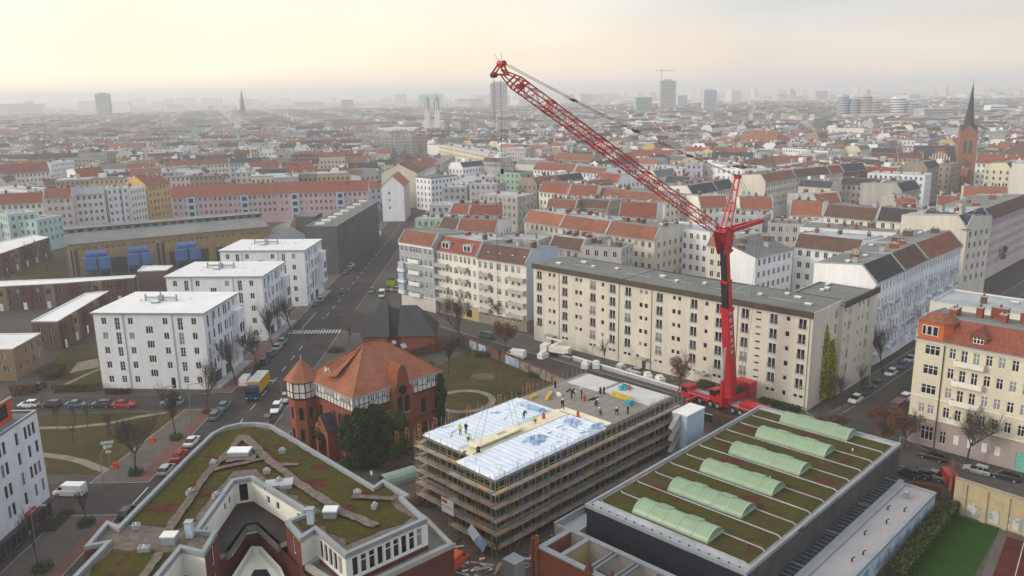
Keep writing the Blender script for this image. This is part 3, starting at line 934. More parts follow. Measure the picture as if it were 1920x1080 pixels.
# ------------------------------------------------------------------ white old houses along the side street (right of the slab)
LR = [((1641, 530.4), (1694, 507), 'tile_dark', 'white old house with near-black tiled attic joined to the slab wing', 'tile_dark', 'plaster_white'),
      ((1694, 507), (1738, 486), 'tile_brown', 'white old house with red-brown attic in the middle of the side street row', 'tile_brown', 'plaster_white'),
      ((1738, 486), (1803, 460), 'tile_brick', 'white old house with brick-red attic and slanted roof lights at the street end', 'tile_brick', 'plaster_white')]
for k, (a, c_, rm, lb, _, wm) in enumerate(LR):
    rnd.seed(31 + k)
    A_, B_ = at(*a, 19.9), at(*c_, 19.9)
    W_ = (B_ - A_).length
    n = int(W_ / 1.9)
    xs = [1.1 + i * (W_ - 2.2) / (n - 1) for i in range(n)]
    hs, hr, hzf, HW = bld('apartment_house', lb, 'apartment house', A_, B_, 19.9, 14, wm, 'mansard', rm, 3.6,
                          front=altbau_front(W_, 19.9, 5, xs, storey=3.5), joined=False, group=None, top='felt_grey', chim=3, hatches=2, inset=3.2)
    cornice(hs, HW, 19.2, .3, .5); cornice(hs, HW, 3.6, .15, .3)
    for j in range(4):
        z = 19.9 - 3.1 - 3.5 * (j + 1) + 3.3
        for s in ([2.5, 10] if W_ < 20 else [3, 11, 18]):
            balcony(hs, s, z - 3.4 + .1, 3.4, 1.15, .95, 'plaster_white' if j % 2 else 'plaster_lilac', rail=(j + k) % 3 == 0)
    for q in range(3):
        w_ = MB(); w_.box(0, 0, 0, .8, .08, 1.3, 'frame_white'); o_ = w_.build('skylight', hr, loc=(W_ * (.25 + .22 * q), 1.2, 21.2)); o_.rotation_euler = (math.radians(-42), 0, 0)
# ------------------------------------------------------------------ helpers for free-form buildings
def ccw(poly):
    ar = sum(poly[a][0] * poly[(a + 1) % len(poly)][1] - poly[(a + 1) % len(poly)][0] * poly[a][1] for a in range(len(poly)))
    return list(poly) if ar > 0 else list(poly)[::-1]


def offset(poly, d):
    """inward offset of a counter-clockwise polygon with mitred corners"""
    n = len(poly); r = []
    for i in range(n):
        p0, p1, p2 = Vector(poly[i - 1][:2]), Vector(poly[i][:2]), Vector(poly[(i + 1) % n][:2])
        a = (p1 - p0).normalized(); c_ = (p2 - p1).normalized()
        na = Vector((-a.y, a.x)); nc = Vector((-c_.y, c_.x))
        b = (na + nc)
        if b.length < 1e-3: b = na
        b = b.normalized()
        k = d / max(0.35, b.dot(na))
        q = p1 + b * k
        r.append((q.x, q.y))
    return r


def parapet(b, poly, w, z0, z1, m, inner=None):
    inn = offset(poly, w); n = len(poly)
    for i in range(n):
        j = (i + 1) % n
        a, c_, d, e_ = poly[i], poly[j], inn[j], inn[i]
        b.face([(a[0], a[1], z1), (c_[0], c_[1], z1), (d[0], d[1], z1), (e_[0], e_[1], z1)], m)
        b.face([(a[0], a[1], z0), (c_[0], c_[1], z0), (c_[0], c_[1], z1), (a[0], a[1], z1)], m)
        b.face([(d[0], d[1], z0), (e_[0], e_[1], z0), (e_[0], e_[1], z1), (d[0], d[1], z1)], inner or m)
    return inn


# ------------------------------------------------------------------ brick building with planted roof, bottom left
mat('sedum', (0.046, 0.042, 0.010), 0.95, 0.3, 0.35, 0.7, 5, second=(0.078, 0.062, 0.020))
mat('sedum_green', (0.064, 0.070, 0.007), 0.95, 0.3, 0.5, 0.7, 5, second=(0.062, 0.044, 0.018))
mat('sedum_red', (0.085, 0.028, 0.018), 0.95, 0.3, 0.8, 0.7, 5)
mat('gravel', (0.15, 0.125, 0.105), 0.95, 0.22, 1.5, 0.6, 14)
mat('zinc_cope', (0.27, 0.285, 0.30), 0.6, 0.08, 0.3)
mat('stone_cope', (0.34, 0.33, 0.30), 0.8, 0.08, 0.5)
rnd.seed(3)
ZR = 18.0
outline = [(118, 1098), (196, 1018), (157, 1025), (200, 975), (222, 984), (345, 860), (395, 812), (420, 799), (450, 792), (480, 791), (509, 795), (701, 910), (718, 898), (768, 927), (757, 932), (801, 972),
           (647, 1040), (590, 992), (563, 1010), (534, 976), (576, 960), (470, 895), (439, 900), (373, 992), (408, 994), (383, 1037), (340, 1027), (282, 1098)]
kinds = 'bbbbbbbbbbbbbbb' + 'c' + 'c' + 'c' + 'b' + 'b' + 'ccccc' + 'b' + 'c' + 'c'
pts = [at(x, y, ZR) for x, y in outline]
gb = thing('brick_apartment_building', 'brick apartment building with mossy planted roof and cream attic storey, bottom left', 'apartment building', (pts[0].x, pts[0].y, 0))
O0 = Vector((pts[0].x, pts[0].y))
pl = [(p.x - O0.x, p.y - O0.y) for p in pts]
if ccw(pl) != pl:
    pl = pl[::-1]; rev = True
else: rev = False
wall = MB()
n = len(pl)
wins = MB()
opsdict = {}
src = list(range(n))[::-1] if rev else list(range(n))
for i in range(n):
    a, c_ = pl[i], pl[(i + 1) % n]
    L = math.hypot(c_[0] - a[0], c_[1] - a[1]); ang = math.atan2(c_[1] - a[1], c_[0] - a[0])
    s1, s2 = src[i], src[(i + 1) % n]
    key = tuple(sorted((s1, s2)))
    cream = key in ((14, 15), (15, 16), (16, 17), (19, 20), (20, 21), (21, 22), (22, 23), (23, 24), (25, 26), (26, 27), (17, 18))
    ops = []
    if key == (15, 16):
        k = 9; w_ = (L - 1.2) / k
        ops = [(0.6 + w_ * q + .12, 15.15, w_ - .24, 2.1, 'T' if q % 3 else '') for q in range(k)]
    elif key == (16, 17):
        k = 5; w_ = (L - 1.4) / k
        ops = [(0.7 + w_ * q + .1, 15.15, w_ - .2, 2.1, '') for q in range(k)]
    elif key == (20, 21):
        ops = [(L * f, 15.9, .75, 1.0, '') for f in (.28, .45)] + [(L * .82, 15.05, .9, 2.1, '')]
    elif key == (22, 23):
        ops = [(L * f, 15.9, .75, 1.0, '') for f in (.66, .8)] + [(L * .12, 15.05, .9, 2.1, '')]
    elif key == (21, 22):
        ops = [(L / 2 - .55, 15.05, 1.1, 2.3, '')]
    elif key in ((18, 19), (24, 25)):
        ops = [(L * .45, 9.0 + j * 3.1, .7, 2.2, '') for j in range(3)]
    ops = [o_ for o_ in ops if o_[0] > .05 and o_[0] + o_[2] < L - .05]
    facade(wall, L, 0 if not cream else 0, ZR - .45, ops, a, ang, 'brick_dark' if not cream else 'plaster_ivory', bands=[(14.9, 'brick_dark')] if cream else None)
    hang_windows(gb, ops, a, ang)
wall.build('wall', gb)
rf = MB()
inn = parapet(rf, pl, .48, ZR - .6, ZR, 'zinc_cope')
pro = rf.build('parapet', gb)
rf = MB(); rf.face([(p[0], p[1], ZR - .45) for p in offset(pl, .4)], 'gravel')
rf_o = rf.build('roof', gb)


def L2(px, py, z): 
    p = at(px, py, z); return (p.x - O0.x, p.y - O0.y)


S1 = [(232, 978), (345, 868), (400, 819), (432, 806), (480, 801), (512, 808), (700, 919), (722, 910), (742, 926), (728, 938), (772, 972), (650, 1021), (608, 985), (575, 992), (560, 978), (598, 958), (474, 880), (430, 884), (362, 978), (330, 990), (255, 985)]
S2 = [(150, 1096), (205, 1032), (265, 1030), (322, 1036), (262, 1096)]


def ragged(poly, z, amp=.35, step=1.2):
    q = ccw([L2(x, y, z) for x, y in poly]); r = []
    for i in range(len(q)):
        a, c_ = Vector(q[i]), Vector(q[(i + 1) % len(q)])
        k = max(1, int((c_ - a).length / step))
        for j in range(k):
            p = a.lerp(c_, j / k)
            r.append((p.x + rnd.uniform(-amp, amp), p.y + rnd.uniform(-amp, amp)))
    return r


sd_ = MB()
for P_ in (S1, S2): sd_.prism(ragged(P_, ZR - .4), ZR - .45, ZR - .38, 'sedum', bottom=False)
sd_.build('planting', rf_o, kind='stuff')
# patches of greener and redder stonecrop
pt = MB()


def inside(p, poly):
    c_ = False; j = len(poly) - 1
    for i in range(len(poly)):
        if (poly[i][1] > p[1]) != (poly[j][1] > p[1]) and p[0] < (poly[j][0] - poly[i][0]) * (p[1] - poly[i][1]) / (poly[j][1] - poly[i][1]) + poly[i][0]: c_ = not c_
        j = i
    return c_


S1w = ccw([L2(x, y, ZR - .4) for x, y in S1]); S2w = ccw([L2(x, y, ZR - .4) for x, y in S2])
xs_ = [p[0] for p in S1w + S2w]; ys_ = [p[1] for p in S1w + S2w]
lvl = 0
for k in range(420):
    p = (rnd.uniform(min(xs_), max(xs_)), rnd.uniform(min(ys_), max(ys_)))
    if not (inside(p, S1w) or inside(p, S2w)): continue
    r_ = rnd.uniform(.4, 1.9); nn = 9
    blob = [(p[0] + r_ * rnd.uniform(.55, 1.2) * math.cos(6.283 * q / nn) * 1.4, p[1] + r_ * rnd.uniform(.55, 1.2) * math.sin(6.283 * q / nn)) for q in range(nn)]
    if not all(inside(q, S1w) or inside(q, S2w) for q in blob): continue
    lvl += 1
    z = ZR - .372 + lvl * 0.00012
    pt.prism(blob, ZR - .39, z, 'sedum_red' if rnd.random() < .3 else 'sedum_green', bottom=False)
pt.build('stonecrop', rf_o, kind='stuff')
# gravel walkways across the planting


def ribbon(b, line, w, z, m, fn=None):
    q = [Vector(L2(x, y, z)) if fn is None else Vector(fn(x, y)) for x, y in line]
    for i in range(len(q) - 1):
        d = (q[i + 1] - q[i]).normalized(); nrm = Vector((-d.y, d.x)) * w / 2
        a, c_ = q[i] - d * w * .3, q[i + 1] + d * w * .3
        zz = z + i * .003
        b.face([(a.x - nrm.x, a.y - nrm.y, zz), (c_.x - nrm.x, c_.y - nrm.y, zz), (c_.x + nrm.x, c_.y + nrm.y, zz), (a.x + nrm.x, a.y + nrm.y, zz)], m)


for k, (line, w) in enumerate([([(455, 815), (425, 850), (392, 882), (365, 920), (330, 970), (310, 1000)], 1.3), ([(455, 815), (500, 858), (560, 905), (640, 958), (705, 985)], 1.5), ([(392, 882), (430, 873), (500, 858)], 1.1), ([(500, 858), (520, 870), (560, 870)], 1.0),
                               ([(300, 1035), (262, 1090)], 1.2), ([(425, 860), (480, 856)], 2.6), ([(660, 930), (740, 935)], 1.0)]):
    w_ = MB(); q_ = [Vector(L2(x, y, ZR - .1)) for x, y in line]; fine = []
    for a, c_ in zip(q_[:-1], q_[1:]):
        n_ = max(2, int((c_ - a).length / .7)); fine += [a.lerp(c_, t_ / n_) for t_ in range(n_)]
    fine.append(q_[-1]); L_, R_2 = [], []
    for i in range(len(fine)):
        d = (fine[min(i + 1, len(fine) - 1)] - fine[max(i - 1, 0)]).normalized(); nn_ = Vector((-d.y, d.x))
        L_.append(fine[i] + nn_ * w * rnd.uniform(.28, .46)); R_2.append(fine[i] - nn_ * w * rnd.uniform(.28, .46))
    for i in range(len(fine) - 1): w_.face([(R_2[i].x, R_2[i].y, ZR - .11 + k * .008), (R_2[i + 1].x, R_2[i + 1].y, ZR - .11 + k * .008), (L_[i + 1].x, L_[i + 1].y, ZR - .11 + k * .008), (L_[i].x, L_[i].y, ZR - .11 + k * .008)], 'gravel')
    w_.build('gravel_walk', rf_o)
for (x, y, w, d, m_) in ((450, 850, 2.5, 1.6, 'frame_white'), (318, 1010, 1.4, 1.1, 'frame_white'), (620, 962, 1.4, 1.2, 'frame_white')):
    b = MB(); b.box(-w / 2, -d / 2, -.5, w / 2, d / 2, .5, 'zinc'); b.box(-w / 2 - .08, -d / 2 - .08, .5, w / 2 + .08, d / 2 + .08, .65, m_)
    p = L2(x, y, ZR); b.build('skylight', rf_o, loc=(p[0], p[1], ZR - .1))
for (x, y) in ((400, 866), (529, 844), (500, 882), (255, 985), (270, 1027), (355, 990), (356, 921), (670, 922), (702, 947), (572, 960), (405, 927), (522, 900)):
    b = MB(); w = rnd.uniform(.35, .6)
    b.box(-w, -.28, -.4, w, .28, .1, 'zinc', top='steel')
    for q in range(3): b.tube((-w + .2 + q * (w - .2), 0, .05), (-w + .2 + q * (w - .2), 0, .35), .09, 'frame_white' if q % 2 else 'zinc', 8)
    p = L2(x, y, ZR); b.build('vent', rf_o, loc=(p[0], p[1], ZR), rot=rnd.uniform(0, 1.5))
p = L2(523, 903, ZR); b = MB(); b.box(-1.6, -.9, -.3, 1.6, .9, .05, 'zinc', top='felt_pale'); b.box(.2, -1.4, -.3, 1.5, -.9, .2, 'zinc', top='felt_pale'); b.build('ventilation_unit', rf_o, loc=(p[0], p[1], ZR - .1), rot=.2)
for (x, y) in ((356, 1000), (583, 975)):
    p = L2(x, y, ZR); b = MB(); b.box(-.35, -.35, -.4, .35, .35, 1.3, 'plaster_blue'); b.box(-.42, -.42, 1.3, .42, .42, 1.4, 'zinc'); b.build('vent_shaft', rf_o, loc=(p[0], p[1], ZR))
# lower body with terraces: right-hand corner and courtyard
Z2 = 14.9


def terrace(name, px, z, wallm, floorm='felt_dark', cope='stone_cope', w=.55, ph=.55, thick=None, par='brick_apartment_building'):
    q = ccw([L2(x, y, z) for x, y in px])
    b = MB()
    b.prism(q, 0 if thick is None else z - thick, z - ph, wallm, top=floorm, bottom=False)
    parapet(b, q, w, z - ph, z, cope)
    return b.build(name, gb)


terrace('terrace', [(764, 945), (800, 968), (851, 1019), (652, 1112), (569, 1058), (598, 1040), (690, 1020)], 14.9, 'brick_dark')
# courtyard: terrace floor behind the white V parapet, brick walls, lower white ring
b = MB()
v = [L2(x, y, 14.9) for x, y in [(439, 905), (470, 900), (576, 965), (560, 1000), (519, 1017), (482, 985), (461, 989), (433, 1030), (395, 1040), (373, 997)]]
b.prism(v, 14.0, 14.6, 'plaster_ivory', top='asphalt')
b.build('terrace', gb)
b = MB()
for line in ([(425, 1040), (461, 989), (482, 985), (524, 1024)],):
    q = [Vector(L2(x, y, 14.9)) for x, y in line]
    for i in range(3):
        b.beam((q[i].x, q[i].y, 14.75), (q[i + 1].x, q[i + 1].y, 14.75), .35, .9, 'stone_cope')
b.build('parapet', gb)
qa = [L2(x, y, 14.4) for x, y in [(300, 1180), (410, 1060), (461, 991), (482, 987), (530, 1030), (640, 1150)]]
for i in range(5):
    a, c_ = qa[i], qa[i + 1]
    b.face([(c_[0], c_[1], 0), (a[0], a[1], 0), (a[0], a[1], 14.4), (c_[0], c_[1], 14.4)], 'brick_dark')
b.build('courtyard_wall', gb)
b = MB()
ring_o = ccw([L2(x, y, 12.0) for x, y in [(442, 1082), (472, 1034), (491, 1035), (528, 1075), (560, 1150), (400, 1150)]])
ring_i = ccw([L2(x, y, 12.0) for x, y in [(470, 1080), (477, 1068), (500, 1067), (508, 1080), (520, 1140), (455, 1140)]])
b.prism(ring_o, 10.9, 11.9, 'plaster_ivory'); parapet(b, ring_o, .3, 11.9, 12.7, 'plaster_ivory')
b.prism(ring_i, 11.9, 12.0, 'black_steel', bottom=False)  # black plate: the deep shade of the ring's opening, painted as colour
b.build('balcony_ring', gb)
b = MB(); b.prism([L2(x, y, 9) for x, y in [(380, 1000), (560, 1000), (640, 1300), (300, 1300)]], 8.6, 9, 'asphalt'); b.build('courtyard_floor', gb)

# ------------------------------------------------------------------ white office block at the left edge
rnd.seed(4)
yo = math.radians(90)
OB = Vector((-70.85, 114.2, 0)); OL = 24.0
# front faces the avenue (+x): the line runs from far left ... built with A at the near end
A_ = (-70.85, 114.2 - OL); B_ = (-70.85, 114.2)
ops = []
for j, z in enumerate((15.0, 12.0, 8.85, 5.8)):
    base = 7.8 if j % 2 == 0 else 7.8
    for u in range(4):
        o0 = OL - 8.9 - 7.0 * u
        gl = [5.54, 6.55, 7.56] if j % 2 == 0 else [5.9, 7.75]
        for s in gl + [3.35] + ([0.36, -.7] if True else []):
            s2 = o0 + s
            if s2 - .35 > .3 and s2 + .35 < OL - .3 and not any(abs(s2 - q[0] - .35) < .8 and abs(q[1] - z + .95) < .1 for q in ops):
                ops.append((s2 - .35, z - .95, .7, 1.9, 'g'))
shop = [(OL - 2.4 - 2.6 * q, .25, 2.2, 2.6, 'g2') for q in range(9) if OL - 2.4 - 2.6 * q > .3]
off, oro, ozf, OWd = bld('office_block', 'white panel-clad office block with orange rooftop room at the left edge', 'office block', A_, B_, 17.0, 16, 'plaster_white', 'flat', 'felt_grey', 1, front=[o_ for o_ in ops] + shop, joined=False,
                         bands=[(3.0, 'metal_dark')], right=[(3 + 3 * q, 5 + 3 * j, .7, 1.9, 'g') for q in range(4) for j in range(4)])
b = MB(); mat('orange_red', (0.62, 0.085, 0.03), .6, .1, .4)
b.box(2, 2.0, 17, OL - 2.6, 14, 20.2, 'orange_red'); b.box(1.8, 1.8, 20.2, OL - 2.4, 14.2, 20.5, 'plaster_ivory', top='dirt'); b.build('rooftop_room', off)
for q in range(6):
    b = MB(); b.box(4 + q * 2.9, 1.9, 17.7, 5.9 + q * 2.9, 1.99, 19.7, 'glass_dark'); b.build('window', off)
b = MB(); b.box(.2, -.9, 3.05, OL - .1, -.01, 3.2, 'metal_dark'); b.build('canopy', off)
b = MB(); b.box(OL - 6.6, -.35, 3.2, OL - 4.3, -.1, 4.0, 'red_paint'); b.box(OL - 6.3, -.37, 3.5, OL - 4.6, -.35, 3.7, 'frame_white'); b.build('sign', off)

# ------------------------------------------------------------------ red brick house with half-timbered upper storey
rnd.seed(8)
EH = 13.0
HB = at(661, 748, EH); HLp = at(573, 705.6, EH); HRp = at(828.6, 695, EH)
hw, hd = (HLp - HB).length, (HRp - HB).length
ang = math.atan2(HRp.y - HB.y, HRp.x - HB.x)
# local: origin = front corner, x along the right facade, y back along the left facade
hs = thing('brick_house', 'red brick and half-timbered house with big orange tiled hip roof and corner turret', 'house', (HB.x, HB.y, 0), ang)
mat('timber_white', (0.68, 0.66, 0.62), .8, .06, .5); mat('timber', (0.085, 0.03, 0.02), .7, .1, 1)
e = .7
X1, Y1 = hd - e * 2, hw - e * 2
wb = MB()

rops = []
for s in (2.2, 3.8, 14.0, 17.2):
    rops.append((s, 1.6, 1.1, 2.6, 'b2T')); rops.append((s, 6.0, 1.1, 2.6, 'b2T'))
lops = []
for s in (1.2, 2.9, 7.4, 9.0, 12.6):
    lops.append((s, 1.8, 1.2, 2.9, 'b2T')) if not 8.0 < s < 12 else None
    lops.append((s, 6.2, 1.15, 2.5, 'b2T'))
facade(wb, X1, 0, 10.3, rops, (e, e), 0, 'brick_red')
facade(wb, Y1, 0, 10.3, [], (e + X1, e), 1, 'brick_red')
facade(wb, X1, 0, 10.3, [], (e + X1, e + Y1), 2, 'brick_red')
facade(wb, Y1, 0, 10.3, lops, (e, e + Y1), 3, 'brick_red')
hang_windows(hs, rops, (e, e), 0); hang_windows(hs, lops, (e, e + Y1), 3)
for z in (1.4, 5.3, 9.9):
    k = .06 + .001 * z
    for (x0, y0, x1, y1) in ((e - k, e - k, e + X1 + k, e), (e - k, e + Y1, e + X1 + k, e + Y1 + k), (e - k, e, e, e + Y1), (e + X1, e, e + X1 + k, e + Y1)): wb.box(x0, y0, z, x1, y1, z + .25, 'brick_dark')
wb.build('wall', hs)


def timbered(parent, o, rot, L, z0, z1, wx, bay=.95):
    """white infill with dark posts, rails and small paned windows at wx"""
    a_ = rot * math.pi / 2 if isinstance(rot, int) else rot
    b = MB()
    b.box(0, -.12, z0, L, 0.25, z1, 'timber_white'); b.build('infill', parent, loc=(o[0], o[1], 0), rot=a_)
    b = MB(); k = int(L / bay)
    for i in range(k + 1):
        x = min(L - .12, i * L / k); b.box(x, -.17, z0, x + .13, -.121, z1, 'timber')
    for z in (z0, z0 + (z1 - z0) * .4, z1 - .25): b.box(0, -.19, z, L, -.171, z + .14, 'timber')
    b.build('timber_frame', parent, loc=(o[0], o[1], 0), rot=a_)
    for x in wx:
        fr, pn = window_mesh(.8, 1.25, '2T', 'glass_dark')
        ca, sa = math.cos(a_), math.sin(a_)
        w_ = inst('window', fr, parent, (o[0] + x * ca + .27 * sa, o[1] + x * sa - .27 * ca, z0 + (z1 - z0) * .42), a_)
        inst('pane', pn, w_, (0, 0, 0))


timbered(hs, (e - .3, e - .3), 0, 7.6, 10.3, EH - .1, (3.2, 4.3, 5.5))
timbered(hs, (11.7, e - .3), 0, hd - e - 11.4, 10.3, EH - .1, (.4, 1.4, 4.0, 5.0))
timbered(hs, (e - .3, e + Y1 + .3), 3, Y1 + .6, 10.3, EH - .1, (1.2, 3.0, 6.2, 7.2, 8.2, 11.0, 12.0, 13.0))
timbered(hs, (e + X1 + .3, e - .3), 1, Y1 + .6, 10.3, EH - .1, (3, 5, 8, 10))
ra, rb = (hw / 2 + .2, hw / 2, 18.9), (hd - hw / 2 + .6, hw / 2, 18.9)
rfm = MB()
q0 = (-.0, -.0, EH); q1 = (hd, 0, EH); q2 = (hd, hw, EH); q3 = (0, hw, EH)
rfm.face([q0, q1, rb, ra], 'tile_orange'); rfm.face([q1, q2, rb], 'tile_orange'); rfm.face([q2, q3, ra, rb], 'tile_orange'); rfm.face([q3, q0, ra], 'tile_orange')
rfm.box(-.05, -.05, EH - .25, hd + .05, hw + .05, EH - .005, 'zinc')
for s, t_ in ((q0, ra), (q1, rb), (q2, rb), (q3, ra), (ra, rb)): rfm.tube(s, t_, .14, 'tile_orange', 6)
hro = rfm.build('roof', hs)
# big half-hipped dormer on the avenue side, its little window
b = MB()
b.face([(-.0, hw * .62, EH + 1.7), (-.0 + 1.2, hw * .42, EH + 2.0), (hw / 2 + .2, hw / 2 - .0, 18.95)], 'tile_orange')
b.face([(1.4, hw * .68, EH + 1.9), (.9, hw * .60, EH + 3.3), (hw / 2 - .2, hw / 2 + .2, 18.9)], 'tile_orange')
b.face([(.9, hw * .60, EH + 3.3), (1.4, hw * .50, EH + 1.9), (hw / 2 - .2, hw / 2 - .2, 18.9)], 'tile_orange')
b.face([(1.4, hw * .68, EH + 1.9), (1.4, hw * .50, EH + 1.9), (.9, hw * .60, EH + 3.3)], 'timber_white')
b.build('dormer', hro)
b = MB(); b.box(-.06, 0, 0, .0, 1.0, 1.0, 'frame_white'); b.box(-.08, .12, .1, -.06, .45, .9, 'glass_dark'); b.box(-.08, .55, .1, -.06, .88, .9, 'glass_dark')
b.build('window', hro, loc=(1.25, hw * .55, EH + 2.05))
for (x, y, zz) in ((5.2, 3.4, 15.4), (13.9, 7.0, 18.2)):
    b = MB(); b.tube((0, 0, 0), (0, -.15, .2), .45, 'zinc', 10); b.build('skylight', hro, loc=(x, y, zz - .2))
b = MB(); b.box(0, 0, 0, 1.1, .1, 1.0, 'steel'); o_ = b.build('skylight', hro, loc=(14.6, 5.3, 17.15)); o_.rotation_euler = (math.radians(-50), 0, 0)
# crow gable on the right facade
gbm = MB()
gp = [(7.6, 0), (7.6, 12.2), (8.4, 13.0), (8.7, 14.6), (8.9, 15.6), (9.3, 16.4), (9.8, 16.8), (10.3, 16.4), (10.7, 15.6), (10.9, 14.6), (11.2, 13.0), (11.9, 12.2), (11.9, 0)]
i0 = [(x, -.75, z) for x, z in gp]; i1 = [(x, 2.2, z) for x, z in gp]
gbm.face(i0, 'brick_red'); gbm.face(i1[::-1], 'brick_red')
for k in range(len(gp)):
    k2 = (k + 1) % len(gp); gbm.face([i0[k], i1[k], i1[k2], i0[k2]][::-1], 'brick_red')
gbm.build('gable', hs)
for (x, z, w, h) in ((8.5, 8.0, 1.0, 2.6), (10.0, 8.0, 1.0, 2.6)):
    b = MB(); b.box(x, -.8, z, x + w, -.76, z + h, 'glass_dark'); b.tube((x + w / 2, -.76, z + h), (x + w / 2, -.8, z + h), w / 2, 'glass_dark', 12); b.box(x - .1, -.82, z - .15, x + w + .1, -.76, z, 'plaster_old'); b.build('window', hs)
b = MB(); b.tube((9.75, -.76, 12.1), (9.75, -.8, 12.1), .8, 'glass_dark', 16); b.tube((9.75, -.755, 12.1), (9.75, -.775, 12.1), 1.0, 'brick_dark', 16); b.build('round_window', hs)
# porch on the left facade
b = MB()
yy = e + Y1 - 3.6 - 5.0
b.box(-1.4, yy, 0, e, yy + .5, 5.8, 'brick_red'); b.box(-1.4, yy + 3.3, 0, e, yy + 3.8, 5.8, 'brick_red')
b.face([(-1.5, yy - .1, 5.8), (-1.5, yy + 3.9, 5.8), (-1.5, yy + 1.9, 8.2)][::-1], 'brick_red')
b.face([(-1.6, yy - .3, 5.7), (-1.6, yy + 1.9, 8.3), (e, yy + 1.9, 8.3), (e, yy - .3, 5.7)], 'slate_roof'); b.face([(-1.6, yy + 4.1, 5.7), (e, yy + 4.1, 5.7), (e, yy + 1.9, 8.3), (-1.6, yy + 1.9, 8.3)], 'slate_roof')
na = 10
for k in range(na):
    t0, t1 = math.pi * k / na, math.pi * (k + 1) / na
    c0, c1 = (yy + 1.9 - 1.4 * math.cos(t0), 3.6 + 1.4 * math.sin(t0)), (yy + 1.9 - 1.4 * math.cos(t1), 3.6 + 1.4 * math.sin(t1))
    b.face([(-1.4, c0[0], c0[1]), (-1.4, c1[0], c1[1]), (-1.4, c1[0], 5.8), (-1.4, c0[0], 5.8)], 'brick_red')
    b.face([(-1.4, c0[0], c0[1]), (e, c0[0], c0[1]), (e, c1[0], c1[1]), (-1.4, c1[0], c1[1])], 'brick_dark')
b.box(e - .05, yy + .5, 0, e + .0, yy + 3.3, 4.6, 'black_steel')
b.build('porch', hs)
# octagonal stair turret at the far left corner
tur = MB()
tc_ = (-.3, hw - .3); R_ = 2.6
oc = lambda r, z: [(tc_[0] + r * math.cos(math.pi / 8 + k * math.pi / 4), tc_[1] + r * math.sin(math.pi / 8 + k * math.pi / 4), z) for k in range(8)]
for k in range(8):
    k2 = (k + 1) % 8
    for (r0, z0, r1, z1, m_) in ((R_, 0, R_, 9.6, 'brick_red'), (R_, 9.6, R_ + .2, 9.9, 'brick_dark'), (R_ + .2, 9.9, R_ + .2, 13.1, 'timber_white')):
        a, c_ = oc(r0, z0), oc(r1, z1); tur.face([a[k], a[k2], c_[k2], c_[k]], m_)
tur.build('turret', hs)
tur = MB(); a, c_ = oc(R_ + .75, 13.1), oc(.05, 16.6)
for k in range(8):
    k2 = (k + 1) % 8; tur.face([a[k], a[k2], c_[k2], c_[k]], 'tile_orange')
tur.face(a[::-1], 'frame_brown'); tur.tube((tc_[0], tc_[1], 16.4), (tc_[0], tc_[1], 17.3), .12, 'zinc', 6); tur.build('turret_roof', hs)
tur = MB()
a, c_ = oc(R_ + .24, 9.9), oc(R_ + .24, 13.1)
for k in range(8):
    k2 = (k + 1) % 8
    tur.beam(a[k], c_[k], .16, .16, 'timber')
    A3, B3 = Vector(a[k]), Vector(a[k2])
    for f in (.5,): tur.beam(A3.lerp(B3, f), Vector(c_[k]).lerp(Vector(c_[k2]), f), .1, .1, 'timber')
    for z in (.08, 1.2, 2.9): tur.beam(A3 + Vector((0, 0, z)), B3 + Vector((0, 0, z)), .1, .14, 'timber')
tur.build('timber_frame', hs)
for k in (3, 4, 5):
    mid = [(Vector(oc(R_ + .02, 0)[k]) + Vector(oc(R_ + .02, 0)[(k + 1) % 8])) / 2][0]
    w_ = MB(); an = math.pi / 8 + k * math.pi / 4 + math.pi / 8 + math.pi / 2
    for z in (2.0, 6.0): w_.box(-.35, -.05, z, .35, .05, z + 2.2, 'glass_dark')
    w_.build('window', hs, loc=(mid.x, mid.y, 0), rot=an)

# ------------------------------------------------------------------ dark hipped pavilion behind the brick house
mat('roof_slate_grey', (0.060, 0.060, 0.066), 0.75, 0.1, 0.4)
ch = thing('brick_pavilion', 'brick pavilion under two steep dark hipped roofs by the crossing', 'pavilion', (-37, 191, 0))
def pavilion(x0, y0, x1, y1, h, ridge, rx0, rx1, ry):
    b = MB(); b.box(x0, y0, 0, x1, y1, h, 'brick_red'); b.box(x1 - 1.5, y0 - .05, 0, x1 - .6, y0 + .01, 2.4, 'black_steel'); b.build('wall', ch)
    b = MB(); o = .6
    q = [(x0 - o, y0 - o, h), (x1 + o, y0 - o, h), (x1 + o, y1 + o, h), (x0 - o, y1 + o, h)]
    r1, r2 = (rx0, ry, ridge), (rx1, ry, ridge)
    b.face([q[0], q[1], r2, r1], 'roof_slate_grey'); b.face([q[1], q[2], r2], 'roof_slate_grey'); b.face([q[2], q[3], r1, r2], 'roof_slate_grey'); b.face([q[3], q[0], r1], 'roof_slate_grey'); b.face(q[::-1], 'frame_brown')
    b.build('roof', ch)
pavilion(0.3, .5, 6.4, 11, 4.6, 12.2, 4.6, 6.0, 7.5)
pavilion(9.5, 1.2, 17.6, 11.5, 4.4, 10.6, 9.0, 13.2, 7.0)
b = MB(); b.box(6.4, 4.0, 0, 9.5, 9.0, 4.0, 'brick_red'); b.face([(5.8, 4, 4), (9.8, 4, 4), (9.8, 7, 9.5), (5.8, 7, 10.5)], 'roof_slate_grey'); b.face([(5.8, 10, 4), (5.8, 7, 10.5), (9.8, 7, 9.5), (9.8, 10, 4)], 'roof_slate_grey'); b.build('link', ch)

